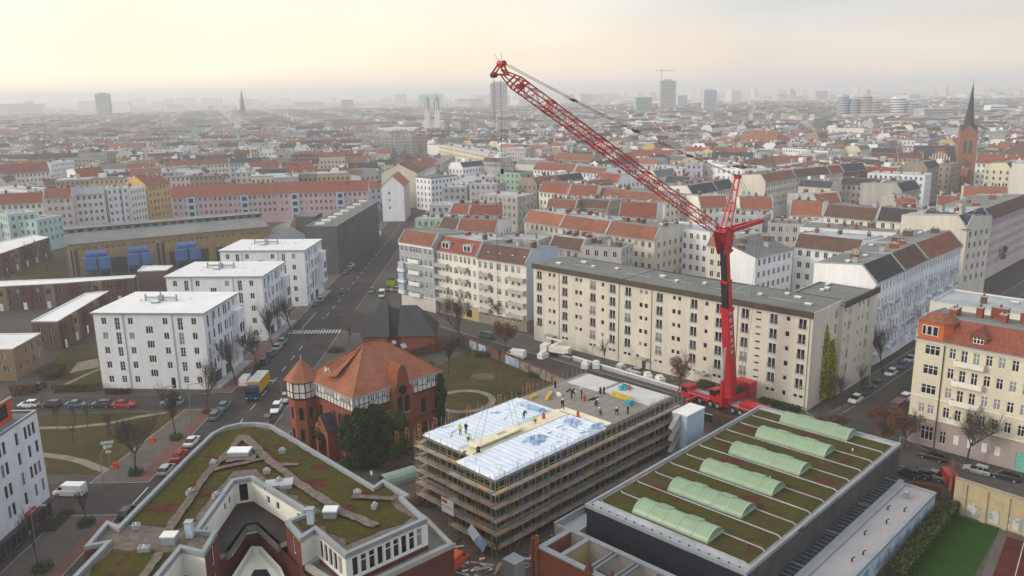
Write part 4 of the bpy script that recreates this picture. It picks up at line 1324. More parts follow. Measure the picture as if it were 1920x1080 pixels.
# ------------------------------------------------------------------ sports hall with planted roof and six barrel roof lights
rnd.seed(9)
h1, h3 = at(1098.2, 944.4, 7), at(1396.7, 1071.8, 7)
HALL_ANG = math.atan2(h3.y - h1.y, h3.x - h1.x); HW_, HD_ = 24.1, 48.8
hall = thing('sports_hall', 'dark sports hall with planted roof and six green barrel roof lights', 'sports hall', (h1.x, h1.y, 0), HALL_ANG)
b = MB()
b.box(.1, .1, 0, HW_ - .1, HD_ - .1, 6.6, 'dark_panel')
b.build('wall', hall)
b = MB()
k = 0
z = .3
while z < 6.5:
    b.box(HW_ - .1, .1, z, HW_ - .02, HD_ - .1, z + .17, 'louvre'); z += .32
for q in range(17): b.box(HW_ - .05, .1 + q * 3.03, 0, HW_ + .04, .25 + q * 3.03, 6.6, 'louvre')
b.build('louvre', hall, kind='stuff')
b = MB()
for (x0, y0, x1, y1, m_) in ((-.1, -.1, HW_ + .1, .5, 'zinc_cope'), (-.1, HD_ - .45, HW_ + .1, HD_ + .1, 'zinc_cope'), (-.1, .5, .35, HD_ - .45, 'zinc_cope'), (HW_ - .3, .5, HW_ + .1, HD_ - .45, 'zinc_cope')):
    b.box(x0, y0, 6.5, x1, y1, 7.0, m_)
b.build('parapet', hall)
b = MB(); b.box(.35, .5, 6.55, HW_ - .3, HD_ - .45, 6.75, 'sedum'); rfo = b.build('roof', hall)
b = MB(); b.box(.36, .51, 6.7, HW_ - .31, 2.0, 6.86, 'felt_pale'); b.box(.36, HD_ - 1.4, 6.7, HW_ - .31, HD_ - .46, 6.86, 'felt_pale')
b.box(HW_ - .75, 2.0, 6.7, HW_ - .31, HD_ - 1.4, 6.8, 'felt_grey'); b.box(.36, 2.0, 6.7, .75, HD_ - 1.4, 6.8, 'felt_grey'); b.build('walkway', rfo)
pt = MB()
for k in range(330):
    x, y = rnd.uniform(1.5, HW_ - 1.5), rnd.uniform(2.6, HD_ - 2.2); r_ = rnd.uniform(.5, 2.2)
    pt.prism([(x + r_ * rnd.uniform(.5, 1.1) * math.cos(6.283 * q / 9), y + r_ * rnd.uniform(.5, 1.1) * math.sin(6.283 * q / 9)) for q in range(9)], 6.74, 6.755 + k * .0001, rnd.choice(['sedum_green', 'sedum', 'sedum_red' if k % 3 == 0 else 'sedum_green']), bottom=False)
pt.build('stonecrop', rfo, kind='stuff')
for k in range(17):
    b = MB(); b.box(-.12, -.05, 0, .12, .05, .16, 'metal_dark')
    b.build('bracket', rfo, loc=(1 + k * 1.38, .35, 7.0))
mat('rooflight_green', (0.225, 0.315, 0.20), .3, .06, .5, spec=.5); mat('rooflight_rib', (0.33, 0.42, 0.31), .5, .05, .5)
def barrel(x0, x1, y0, y1, z, rise):
    b = MB(); n = 10
    P = lambda x, k: (x, (y0 + y1) / 2 - (y1 - y0) / 2 * math.cos(math.pi * (.12 + .76 * k / n)) / math.cos(math.pi * .12), z + rise * (math.sin(math.pi * (.12 + .76 * k / n)) - math.sin(math.pi * .12)) / (1 - math.sin(math.pi * .12)))
    for k in range(n): b.face([P(x0, k), P(x1, k), P(x1, k + 1), P(x0, k + 1)], 'rooflight_green')
    for x in (x0, x1): b.face([P(x, k) for k in range(n + 1)][::(1 if x == x0 else -1)], 'rooflight_green')
    b.box(x0 - .1, y0 - .12, z - .35, x1 + .1, y1 + .12, z - .001, 'rooflight_rib')
    o = b.build('roof_light', rfo, smooth=False)
    for i in range(6):
        r = MB(); x = x0 + (x1 - x0) * i / 5
        for k in range(n): r.beam(Vector(P(x, k)) + Vector((0, 0, .02)), Vector(P(x, k + 1)) + Vector((0, 0, .02)), .12 if i % 5 else .2, .06, 'rooflight_rib')
        r.build('rib', o)
    for i in (1, 3):
        r = MB(); xa, xb = x0 + (x1 - x0) * (i + .08) / 5, x0 + (x1 - x0) * (i + .92) / 5
        for (k0, k1) in ((5.2, 8.2),):
            pa, pb, pc, pd = P(xa, k0), P(xb, k0), P(xb, k1), P(xa, k1)
            r.face([Vector(p) + Vector((0, -.03, .16)) for p in (pa, pb, pc, pd)], 'rooflight_green')
            for (s, t_) in ((pa, pb), (pb, pc), (pc, pd), (pd, pa)): r.beam(Vector(s) + Vector((0, 0, .1)), Vector(t_) + Vector((0, 0, .1)), .1, .16, 'rooflight_rib')
        r.build('vent_flap', o)
for k in range(6): barrel(5.95, 17.3, 2.75 + 8.35 * k, 6.5 + 8.35 * k, 7.05, 1.0)
for k in range(12):
    y = 2.0 + k * 4.18 - .1
    b = MB()
    segs = [(1.7, 5.8), (17.5, 22.9)] if k % 2 else [(1.5, 22.9)]
    for (xa, xb) in segs:
        b.beam((xa, y, 6.92), (xb, y, 6.92), .14, .12, 'felt_pale')
        b.beam((xa, y, 6.92), (xa - .6, y + .5, 6.8), .14, .1, 'felt_pale'); b.beam((xb, y, 6.92), (xb + .6, y - .3, 6.8), .14, .1, 'felt_pale')
    b.build('drainage_strip', rfo)
for (x, y) in ((14.2, 23.5), (14.6, 24.2), (19.5, 41.5)):
    b = MB(); b.tube((0, 0, 0), (0, 0, .35), .12, 'frame_white', 6); b.build('vent', rfo, loc=(x, y, 6.75))

# low annex beside the hall, with glazed link
lo = thing('low_annex', 'low graffiti-marked annex with pale felt roof beside the sports hall', 'annex', (h1.x, h1.y, 0), HALL_ANG)
b = MB(); b.box(27.2, -12, 0, 31.6, 42.6, 3.1, 'concrete'); b.build('wall', lo)
mat('felt_lilac', (0.36, 0.34, 0.35), .9, .08, .25, second=(0.30, 0.29, 0.29))
b = MB(); b.box(27.3, -11.9, 3.1, 31.5, 42.4, 3.3, 'felt_lilac')
for (x0, y0, x1, y1) in ((26.9, -12, 27.5, 42.6), (31.3, -12, 31.75, 42.6), (27.5, 42.2, 31.3, 42.65)): b.box(x0, y0, 3.1, x1, y1, 3.55, 'zinc_cope')
lro = b.build('roof', lo)
b = MB(); b.box(26.2, -12, 3.3, 26.85, 43.5, 3.5, 'zinc_cope'); b.build('gutter', lo)
for (x, y, m_) in ((29.3, 38, 'steel'), (30.2, 34, 'black_steel'), (28.3, 33, 'black_steel'), (29.6, 29, 'black_steel'), (30.4, 19, 'black_steel'), (30.0, 16.5, 'black_steel'), (28.6, 24, 'black_steel')):
    b = MB(); b.tube((0, 0, 0), (0, 0, .5), .1, m_, 6); b.tube((0, 0, .5), (.3, .1, .8), .07, m_, 6); b.build('vent', lro, loc=(x, y, 3.3))
b = MB(); b.tube((0, 0, 0), (0, 0, .9), .4, 'steel', 10); b.tube((0, 0, .9), (0, 0, 1.2), .55, 'steel', 10, r2=.1); b.build('roof_fan', lro, loc=(28.9, 38.5, 3.3))
mat('graffiti_cool', (0.42, 0.47, 0.50), .8, .12, .5, second=(0.16, 0.30, 0.36), sharp=True)
b = MB(); b.box(31.6, -12, .2, 31.64, 42.6, 2.9, 'plaster_blue'); b.build('painted_wall', lo)
for k in range(14):
    b = MB(); b.box(31.65, -9 + k * 3.6, 1.0, 31.67, -7.2 + k * 3.6, 2.4, 'graffiti_cool'); b.build('window', lo)
gl = MB(); gl.box(24.3, -12, 2.6, 26.2, 45, 2.7, 'glass_blue')
gl.build('glass_roof', lo)
for k in range(52):
    b = MB(); b.box(24.25, -.04, 0, 26.2, .04, .14, 'copper_green' if False else 'frame_grey'); b.build('glazing_bar', lo, loc=(0, -11.5 + k * 1.08, 2.71))
for k in range(5):
    b = MB(); b.beam((24.2, 1 + k * 10.5, 3.2), (27.0, 1 + k * 10.5, 3.2), .12, .12, 'steel'); b.build('strut', lo)

# brick ruin with buttress finials in front of the hall
ru = thing('brick_outbuilding', 'open roofless red brick outbuilding with finialled piers before the dark hall', 'outbuilding', (h1.x, h1.y, 0), HALL_ANG)
b = MB()
b.box(-.2, -9.3, 0, 22, -8.8, 4.3, 'brick_red'); b.box(-.2, -8.8, 0, .25, -3.0, 4.3, 'brick_red'); b.box(3.0, -8.8, 0, 3.4, -3.4, 4.3, 'plaster_ochre'); b.box(.25, -3.4, 0, 22, -2.9, 4.3, 'plaster_old')
b.build('wall', ru)
b = MB(); b.box(-.4, -9.5, 4.3, 22, -8.6, 4.5, 'zinc_cope'); b.box(-.4, -8.6, 4.3, .4, -2.9, 4.5, 'zinc_cope'); b.box(2.9, -8.6, 4.3, 3.6, -3.6, 4.5, 'zinc_cope'); b.box(.4, -3.6, 4.3, 22, -2.8, 4.5, 'zinc_cope'); b.build('coping', ru)
b = MB(); b.box(.25, -8.8, 0, 22, -3.4, .6, 'paving'); b.build('floor', ru)
for x in (8.3, 11.8, 15.3, 18.8):
    b = MB(); b.box(-.4, -.4, 0, .4, .4, 5.0, 'brick_red'); b.tube((0, 0, 5), (0, 0, 6.2), .5, 'brick_dark', 8, r2=.05); b.build('pier', ru, loc=(x, -9.5, 0))
for x in (7.2, 10.7, 14.2):
    b = MB(); b.box(x, -8.6, 4.0, x + .3, -3.6, 4.28, 'frame_grey'); b.box(x + .7, -8.6, 4.0, x + 1.0, -3.6, 4.28, 'frame_grey'); b.build('cross_beam', ru)
b = MB(); b.box(-.5, -9.8, 0, -.1, -9.4, 6.2, 'brick_red'); b.box(-1.2, -9.8, 0, -.9, -9.4, 5.6, 'brick_red'); b.build('gate_pier', ru)
for (y, w) in ((-7.8, 1.3), (-5.6, 1.1)):
    b = MB(); b.box(2.96, y, .6, 3.0, y + w, 2.6, 'black_steel'); b.tube((3.0, y + w / 2, 2.6), (2.96, y + w / 2, 2.6), w / 2, 'black_steel', 12); b.build('arch', ru)
an = thing('concrete_link', 'grey concrete and glass link box between scaffolded building and dark hall', 'link building', (h1.x, h1.y, 0), HALL_ANG)
b = MB(); b.box(-2.8, -3.3, 0, -2.6, 3, 4.3, 'plaster_old'); b.box(-2.6, -3.3, 0, 0, -3.1, 4.3, 'plaster_old'); b.box(-2.6, -3.1, 0, -.1, 3, 3.4, 'concrete', top='felt_pale'); b.box(-2.9, -3.4, 4.3, -2.5, 3, 4.5, 'zinc_cope'); b.build('wall', an)
b = MB(); b.box(-2.5, -8.6, 2.8, -.3, -3.5, 2.9, 'glass_blue'); b.build('glass_roof', an)
b = MB(); b.box(-2.9, -13.2, 0, -.8, -11.2, 3.2, 'steel'); b.box(-2.95, -13.25, 3.2, -.75, -11.15, 3.4, 'zinc_cope'); 
for k in range(7): b.box(-2.9 + k * .3, -13.24, 0, -2.82 + k * .3, -13.2, 3.2, 'frame_grey')
tag(b.build('metal_locker', loc=(h1.x, h1.y, 0), rot=HALL_ANG), 'grey corrugated metal container left of the brick outbuilding', 'container')
# ------------------------------------------------------------------ timber-frame building under construction
rnd.seed(12)
sc, sr = at(929, 899, 11.2), at(1263, 743, 11.2)
SITE_ANG = math.atan2(sr.y - sc.y, sr.x - sc.x)
SO = (sc.x, sc.y, 0)
mat('membrane', (0.66, 0.72, 0.80), .4, .06, .5, .25, 1.5, spec=.4)
mat('membrane_fold', (0.30, 0.41, 0.60), .35, .2, 1.2, spec=.5)
mat('timber_new', (0.74, 0.66, 0.48), .7, .06, .5)
mat('roof_board', (0.235, 0.215, 0.19), .9, .06, .4)
mat('pale_board', (0.50, 0.50, 0.49), .85, .05, .3)
mat('facade_green', (0.028, 0.050, 0.036), .6, .3, .8)
mat('timber_post', (0.20, 0.16, 0.085), .8, .2, 1)
mat('deck_board', (0.40, 0.34, 0.30), .85, .15, .8)
mat('scaffold_orange', (0.48, 0.20, 0.06), .7, .2, 1.5)
mat('scaffold_yellow', (0.55, 0.40, 0.07), .7, .15, 1.5)
mat('galvanised', (0.33, 0.32, 0.30), .5, .1, 1, metal=.3)
cb = thing('construction_building', 'three-storey timber building under construction with blue-white membrane on its roof', 'building', SO, SITE_ANG)
b = MB()
b.box(.3, .3, 0, 41.6, 8.2, 11.0, 'facade_green'); b.box(3.1, 8.2, 0, 41.0, 18.6, 10.98, 'facade_green')
b.build('wall', cb)
for z in (3.5, 7.1, 10.6):
    b = MB(); b.box(0, 0, z, 41.9, 8.3, z + .35, 'roof_board'); b.box(2.8, 8.301, z, 41.3, 18.9, z + .345, 'roof_board'); b.build('floor_slab', cb)
for s in range(29):
    for (x, y0, y1) in (((.6 + s * 1.44), .05, .25),):
        b = MB(); b.box(0, 0, 0, .2, .2, 11, 'timber_post')
        if 'post' not in WIN: WIN['post'] = b.mesh('post')
        inst('post', WIN['post'], cb, (x, .04, 0))
for s in range(6): inst('post', WIN['post'], cb, (.05, .8 + s * 1.4, 0))
for s in range(7): inst('post', WIN['post'], cb, (2.85, 9 + s * 1.5, 0))
for j in range(3):
    for s in range(28):
        if rnd.random() < .16: continue
        g_ = rnd.choice(['glass_dark', 'glass_blue', 'glass_blue', 'facade_green']); key = 'sp' + g_
        if key not in WIN:
            b = MB(); b.box(0, 0, 0, 1.0, .06, 2.0, 'timber_post'); b.box(.08, -.02, .08, .92, -.001, 1.92, g_); WIN[key] = b.mesh('window')
        inst('window', WIN[key], cb, (.9 + s * 1.44, .22, 1.0 + 3.6 * j))
    for s in range(5):
        inst('window', WIN.get('spglass_dark') or WIN[key], cb, (.22, 1.9 + s * 1.4, 1.0 + 3.6 * j), -math.pi / 2)
b = MB()
b.box(24.0, .05, 10.96, 41.85, 10.3, 11.2, 'roof_board'); b.box(24.0, 10.3, 10.96, 41.3, 18.85, 11.195, 'roof_board')
b.box(.1, .1, 10.96, 24.0, 8.2, 11.18, 'timber_new'); b.box(2.9, 8.2, 10.96, 24.0, 18.8, 11.17, 'timber_new')
cro = b.build('roof', cb)
b = MB(); b.box(24.2, .3, 11.2, 25.7, 10.2, 11.32, 'timber_new'); b.box(19.5, 9.6, 11.2, 24.2, 10.6, 11.3, 'timber_new'); b.build('timber_strip', cro)
b = MB(); b.box(35.6, .5, 11.2, 41.6, 10.3, 11.27, 'pale_board'); b.box(35.0, 11.0, 11.2, 41.0, 17.8, 11.27, 'pale_board'); b.build('insulation', cro)
for k in range(9):
    b = MB(); b.box(26, 1.9 + k * 1.75, 11.2, 35, 1.93 + k * 1.75, 11.215, 'metal_dark'); b.build('board_joint', cro)


def membrane(x0, x1, y0, y1, z, amp, edge=.35, seed=0):
    rg = np.random.RandomState(seed); nx, ny = int((x1 - x0) * 3), int((y1 - y0) * 3)
    b = MB(); kx = b.mi('membrane')
    X = np.linspace(x0, x1, nx + 1); Y = np.linspace(y0, y1, ny + 1)
    ph = rg.uniform(0, 6, 12); fr = rg.uniform(.4, 2.6, 12); an = rg.uniform(0, 3.14, 12)
    for j in range(ny + 1):
        for i in range(nx + 1):
            x, y = X[i], Y[j]
            h = sum(abs(math.sin(fr[q] * (x * math.cos(an[q]) + y * math.sin(an[q])) + ph[q])) for q in range(12)) / 12
            h = amp * (h - .5) * (1 + 1.5 * max(0, 1 - (x1 - x) / 4))
            drop = 0
            if i in (0, nx) or j in (0, ny): drop = edge
            b.v.append((x, y, z + h - drop))
    for j in range(ny):
        for i in range(nx):
            a = j * (nx + 1) + i; b.f.append((a, a + 1, a + nx + 2, a + nx + 1)); b.m.append(kx)
    return b.build('membrane', cro, smooth=False)


membrane(-.1, 23.8, -.1, 7.7, 11.42, .30, seed=1); membrane(2.7, 23.4, 10.6, 19.0, 11.42, .30, seed=2)
for k in range(22):
    x = 1.0 + k * 1.05
    for y0, y1 in ((.1, 7.5), (10.8, 18.8)):
        if x < 3 and y0 > 8: continue
        b = MB(); b.beam((x, y0, 11.53), (x + .1 * math.sin(k * 2.1), y1, 11.53), .05, .02, 'plaster_blue'); b.build('seam', cro)
for k in range(26):
    x, y = rnd.uniform(1, 22.5), rnd.uniform(.5, 7.2) if k % 2 else rnd.uniform(11.2, 18.4); a_ = rnd.uniform(-.9, .9); L_ = rnd.uniform(.6, 2.6)
    if x < 4 and y > 8: continue
    b = MB(); b.tube((x, y, 11.50), (x + L_ * math.cos(a_), y + L_ * math.sin(a_), 11.50), .12, 'membrane_fold' if k % 3 else 'membrane', 6, r2=.03); b.build('fold', cro)
b = MB(); b.box(4.3, 7.9, 11.2, 23.5, 10.3, 11.34, 'timber_new'); b.box(3.2, 7.95, 10.9, 23.0, 8.15, 11.2, 'brick_dark'); b.build('open_ceiling_panel', cro)


def crumple(name, label, x, y, rx, ry, h, m, seed, z=11.45, parent=None):
    rg = random.Random(seed); b = MB(); k = b.mi(m); n = 16
    i0 = 0
    b.v.append((0, 0, h * .7))
    for r_ in range(1, 4):
        for q in range(n):
            a = 6.283 * q / n; rr = r_ / 3 * rg.uniform(.6, 1.25)
            b.v.append((rx * rr * math.cos(a), ry * rr * math.sin(a), max(.02, h * (1 - r_ / 3) * rg.uniform(.0, 1.6) + (rg.uniform(0, .12) if r_ < 3 else 0))))
    for q in range(n):
        q2 = (q + 1) % n
        b.f.append((0, 1 + q, 1 + q2)); b.m.append(k)
        for r_ in range(2): b.f.append((1 + r_ * n + q, 1 + (r_ + 1) * n + q, 1 + (r_ + 1) * n + q2, 1 + r_ * n + q2)); b.m.append(k)
    o = b.build(name, loc=site(x, y, z), rot=SITE_ANG)
    return tag(o, label, 'sheet')


def site(x, y, z=0.0):
    ca, sa = math.cos(SITE_ANG), math.sin(SITE_ANG)
    return (SO[0] + x * ca - y * sa, SO[1] + x * sa + y * ca, z)


crumple('crumpled_sheet', 'blue plastic sheet crumpled in the middle of the near roof half', 12.5, 4.6, 2.2, 1.7, .7, 'membrane_fold', 1)
crumple('crumpled_sheet', 'blue plastic folds gathered at the far corner of the near membrane', 21.5, 4.9, 1.4, 2.2, .5, 'membrane_fold', 2)
crumple('crumpled_sheet', 'blue plastic bundle at the roof edge where the membrane ends above the scaffold', 22.6, 1.0, 1.6, .9, .6, 'membrane_fold', 3)
crumple('crumpled_sheet', 'blue plastic folds along the end of the far membrane strip', 21.5, 14.0, 1.2, 3.4, .5, 'membrane_fold', 4)
crumple('crumpled_sheet', 'dark blue sheet heap at the edge of the open timber strip', 21.6, 11.4, 1.0, .8, .6, 'membrane_fold', 5)

# the timber element hanging on the crane slings
te = thing('hanging_timber_panel', 'pale timber panel lowered by crane slings between the two membranes', 'timber panel', site(9.0, 9.1, 11.75), SITE_ANG)
b = MB(); b.box(-5.0, -.9, 0, 5.0, 1.0, .22, 'timber_new'); b.build('panel', te)
b = MB(); b.box(.3, -.3, .22, 2.0, .4, .24, 'deck_board'); b.build('opening', te)

# ------------------------------------------------------------------ scaffolding
sf = thing('scaffolding', 'tube scaffolding with plank decks wrapped round the timber building', 'scaffolding', SO, SITE_ANG)


def shared(key, fn, name):
    if key not in WIN:
        b = MB(); fn(b); WIN[key] = b.mesh(name)
    return WIN[key]


LV = [1.7, 3.7, 5.7, 7.7, 9.7]
runs = [((-1.35, -1.4), 0, 44.0, LV), ((-1.35, -1.4 + 1.15), 90, 8.8, LV), ((1.35, 8.9), 90, 10.4, LV), ((1.35 + 1.0, 20.2), 0, 39.5, LV)]
for (ox, oy), angd, L, lv in runs:
    a_ = math.radians(angd); ca, sa = math.cos(a_), math.sin(a_)
    nb = max(1, round(L / 2.57)); w = L / nb
    # local: x along, y from outer (0) to inner (1.0) for the front runs; the run at 90 deg has its outer side to the left (-x world) so y is mirrored
    sgn = 1 if angd == 0 and oy < 10 else -1
    P = lambda x, y: (ox + x * ca - y * sgn * sa, oy + x * sa + y * sgn * ca)
    rot = a_
    for i in range(nb + 1):
        for y in (0, .95):
            p = P(i * w, y)
            inst('pole', shared('pole', lambda b: b.tube((0, 0, 0), (0, 0, 12.3), .035, 'galvanised', 5), 'pole'), sf, (p[0], p[1], 0))
    for z in lv:
        for i in range(nb):
            for q in range(3):
                p = P(i * w + .02, .04 + q * .31 if sgn > 0 else .04 + q * .31 + .29)
                inst('deck_plank', shared('plank%.2f%d' % (w, q % 2), lambda b: b.box(0, 0, 0, w - .04, .29, .06, 'deck_board'), 'deck_plank'), sf, (p[0], p[1], z - .06 + q * .002), rot)
        b = MB()
        for i in range(nb):
            a, c_ = P(i * w, -.03), P((i + 1) * w, -.03)
            m_ = 'deck_board' if i % 4 else 'scaffold_orange'
            b.beam((a[0], a[1], z + .08), (c_[0], c_[1], z + .08), .04, .22, m_)
            for h in (.5, 1.0): b.beam((a[0], a[1], z + h), (c_[0], c_[1], z + h), .04, .04, 'scaffold_yellow' if (i + int(z)) % 3 == 0 else 'galvanised')
            if i % 4 == int(z) % 4:
                a2, c2 = P(i * w, -.06), P((i + 1) * w, -.06)
                b.beam((a2[0], a2[1], z - 2), (c2[0], c2[1], z), .04, .04, 'scaffold_orange')
        b.build('guard_rail', sf, kind='stuff')
# end frames sticking up, orange ladder brackets
for (x, y) in ((-1.3, 20.4), (.5, 20.3), (2.8, 20.2), (6, 20.2), (9, 20.2), (13, 20.2), (20, 20.2), (27, 20.2), (33, 20.2)):
    b = MB()
    for d_ in (0, .7): b.tube((0, d_, 0), (0, d_, 1.6), .04, 'scaffold_orange', 5)
    b.tube((0, 0, 1.6), (0, .7, 1.6), .04, 'scaffold_orange', 5); b.tube((0, 0, .9), (0, .7, .9), .03, 'scaffold_orange', 5)
    b.build('end_frame', sf, loc=(x, y - .8, 11.0))
for k in range(12):
    b = MB(); b.tube((0, 0, 0), (0, 0, 1.0), .03, 'galvanised', 5); b.tube((0, 0, 1.0), (.5, 0, 1.0), .03, 'galvanised', 5); b.tube((.5, 0, 1.0), (.5, 0, .3), .03, 'galvanised', 5)
    b.build('edge_bracket', sf, loc=(1.0 + k * 3.5, .25 if k < 7 else .1, 11.3))
# stair tower wrapped white at the far end
st = thing('stair_tower', 'white sheeted stair tower at the far end of the scaffolding', 'stair tower', SO, SITE_ANG)
b = MB(); b.box(38.6, -5.0, 0, 43.8, -2.2, 9.9, 'plaster_blue', top='frame_white'); b.build('enclosure', st)
b = MB(); b.box(38.5, -5.1, 9.9, 43.9, -2.1, 10.1, 'frame_white'); b.build('roof', st)
for k in range(5):
    b = MB(); b.beam((36.2, -3.4, k * 2.0), (38.6, -3.4, k * 2.0 + 2.0), .8, .1, 'galvanised'); b.build('stair_flight', st)
# white banner boards hung on the scaffold, rubble chute
b = MB(); b.box(0, 0, 0, 2.6, .05, 2.2, 'frame_white'); b.box(.1, -.01, 1.5, 1.3, -.001, 2.0, 'red_paint'); b.box(.1, -.01, .9, 2.3, -.001, 1.1, 'plaster_grey')
o_ = b.build('site_board', loc=site(-1.6, 9.7, 3.6), rot=SITE_ANG - math.pi / 2); tag(o_, 'white site board with red heading hung on the scaffold front', 'sign')
b = MB(); b.box(0, 0, 0, 2.6, .05, 1.6, 'frame_white'); o_ = b.build('site_board', loc=site(-6.0, 8.0, .6), rot=SITE_ANG - math.pi / 2 + .2); tag(o_, 'blank white board on the fence at the street corner of the site', 'sign')
b = MB(); b.face([(0, 0, .6), (1.4, -.2, -.4), (2.6, 0, 1.0), (.8, .1, 1.9)], 'membrane'); b.face([(1.4, -.2, -.4), (3.4, -.25, -1.3), (4.0, 0, .2), (2.6, 0, 1.0)], 'membrane_fold')
o_ = b.build('tarpaulin', loc=site(-1.5, 4.4, 1.9), rot=SITE_ANG - math.pi / 2); tag(o_, 'blue-white tarpaulin hanging slack from the lowest scaffold deck', 'tarpaulin')
# material on the roof
def obj_box(name, label, cat, x, y, w, d, h, m, rot=0.0, z=11.22, group=None):
    b = MB(); b.box(-w / 2, -d / 2, 0, w / 2, d / 2, h, m)
    b.box(-w / 2 + .04, -d / 2 + .04, h, w / 2 - .04, d / 2 - .04, h + .03, m)
    o = b.build(name, loc=site(x, y, z), rot=SITE_ANG + rot)
    return tag(o, label, cat, group)


for k in range(3): obj_box('timber_bundle', ['yellow-wrapped timber bundle at the left edge of the grey roof', 'long yellow timber bundle beside the two dark stacks', 'short pale timber bundle between the workers'][k], 'timber', (25.5, 27.5, 29.0)[k], (17.0, 15.4, 14.4)[k], (1.6, 3.4, 1.6)[k], .6, .4, 'scaffold_yellow' if k < 2 else 'timber_new', .5 * k)
obj_box('crate', 'white crate with yellow band near the pale insulation field', 'crate', 35.6, 5.4, 1.0, 3.6, .55, 'frame_white')
o_ = obj_box('barrier', 'yellow safety barrier standing before the pale insulation field', 'barrier', 35.0, 5.5, .12, 4.4, 1.0, 'scaffold_yellow')
obj_box('crate', 'turquoise pallet box at the foot of the yellow barrier', 'crate', 33.9, 3.2, 1.0, 1.0, .7, 'rt' if 'rt' in MATS else mat('turquoise', (.05, .33, .38), .6, .1, 1))
crumple('turquoise_sheet', 'turquoise plastic heap on the pale insulation field', 39.6, 8.4, 1.5, 1.2, .9, 'turquoise', 9, 11.3)
for k, (x, y, lb) in enumerate(((30.2, 9.8, 'red canister beside the two standing workers'), (19.7, 9.4, 'red canister standing on the open timber strip'), (24.0, 5.9, 'red canister at the edge of the near membrane'), (39.2, 7.2, 'small red canister beside the turquoise heap'))):
    b = MB(); b.tube((0, 0, 0), (0, 0, .85), .24, 'red_paint', 12); b.tube((0, 0, .85), (0, 0, 1.0), .24, 'red_paint', 12, r2=.08); b.tube((0, 0, 1.0), (0, 0, 1.12), .07, 'metal_dark', 8)
    tag(b.build('canister', loc=site(x, y, 11.25)), lb, 'canister')
for k, (x, y, lb) in enumerate(((34.6, 9.9, 'left one of two black roofing rolls standing together'), (35.1, 9.5, 'right one of two black roofing rolls standing together'), (30.6, 1.0, 'black roofing roll standing alone near the scaffold edge'), (31.6, 17.6, 'black roofing roll standing alone at the garden-side roof edge'))):
    b = MB(); b.tube((0, 0, 0), (0, 0, 1.15), .17, 'rubber', 10); b.tube((0, 0, 1.15), (0, 0, 1.16), .05, 'metal_dark', 8)
    tag(b.build('roofing_roll', loc=site(x, y, 11.22)), lb, 'roofing roll')
for k, (x, y, r_) in enumerate(((32.0, 14.9, .3), (32.5, 14.4, .3), (31.6, 9.4, .1), (32.1, 9.0, .1))):
    obj_box('roofing_strip', ('dark roofing strip lying near the garden-side roof edge, outer of two', 'dark roofing strip lying near the garden-side roof edge, inner of two', 'dark roofing strip lying by the two board handlers, farther one', 'dark roofing strip lying by the two board handlers, next to the red canister')[k], 'roofing strip', x, y, 1.7, .28, .08, 'rubber', r_)

# ------------------------------------------------------------------ red crane
CB = at(1365, 768); LD = at(924, 812, 11.9)
cdir = Vector((LD.x - CB.x, LD.y - CB.y, 0)).normalized(); CANG = math.atan2(cdir.y, cdir.x)
cr_ = thing('mobile_crane', 'tall red mobile crane with black telescopic boom and long lattice jib over the site', 'crane', (CB.x, CB.y, 0), CANG)


def inplane(px, py):
    d = CAM_F + CAM_R * ((px - 960) / F_PX) - CAM_U * ((py - 540) / F_PX); n = Vector((-cdir.y, cdir.x, 0)); q = Vector((0, 0, CAM_H)) + d * ((CB.dot(n)) / d.dot(n)); return Vector(((q - CB).dot(cdir), 0, q.z))


BT = inplane(1358, 446); TIP = inplane(931, 128); B0 = Vector((-.6, 0, 2.8))
# telescopic boom
b = MB(); pt_ = lambda f: B0.lerp(BT, f)


def boxtube(b, p, q, w0, h0, w1, h1, m, m2=None):
    d = (q - p).normalized(); u = Vector((0, 1, 0)); v = d.cross(u).normalized()
    A_ = [p + u * sx * w0 / 2 + v * sy * h0 / 2 for sx, sy in ((-1, -1), (1, -1), (1, 1), (-1, 1))]
    B_ = [q + u * sx * w1 / 2 + v * sy * h1 / 2 for sx, sy in ((-1, -1), (1, -1), (1, 1), (-1, 1))]
    for k in range(4):
        k2 = (k + 1) % 4; b.face([A_[k], A_[k2], B_[k2], B_[k]], (m2 if (m2 and k in (1, 3) and k == 1) else m))
    b.face(A_[::-1], m); b.face(B_, m)


boxtube(b, pt_(0), pt_(.33), 1.9, 2.1, 1.6, 1.8, 'crane_red'); boxtube(b, pt_(.33), pt_(.56), 1.6, 1.8, 1.6, 1.7, 'crane_red'); boxtube(b, pt_(.555), pt_(.575), 1.9, 2.0, 1.9, 2.0, 'crane_red')
bo = b.build('boom', cr_)
for (f0, f1, w) in ((.575, .73, 1.35), (.745, .93, 1.2)):
    b = MB(); boxtube(b, pt_(f0), pt_(f1), w, w * 1.1, w, w * 1.1, 'black_steel'); boxtube(b, pt_(f0) + Vector((0, -w / 2 - .1, 0)) * 1 + Vector((0, 0, 0)), pt_(f1) + Vector((0, -w / 2 - .1, 0)), .18, .5, .18, .5, 'crane_red')
    boxtube(b, pt_(f0) + Vector((0, w / 2 + .1, 0)), pt_(f1) + Vector((0, w / 2 + .1, 0)), .18, .8, .18, .8, 'crane_red'); b.build('boom_section', cr_)
b = MB(); boxtube(b, pt_(.73), pt_(.745), 1.6, 1.7, 1.6, 1.7, 'crane_red'); b.build('boom_collar', cr_)
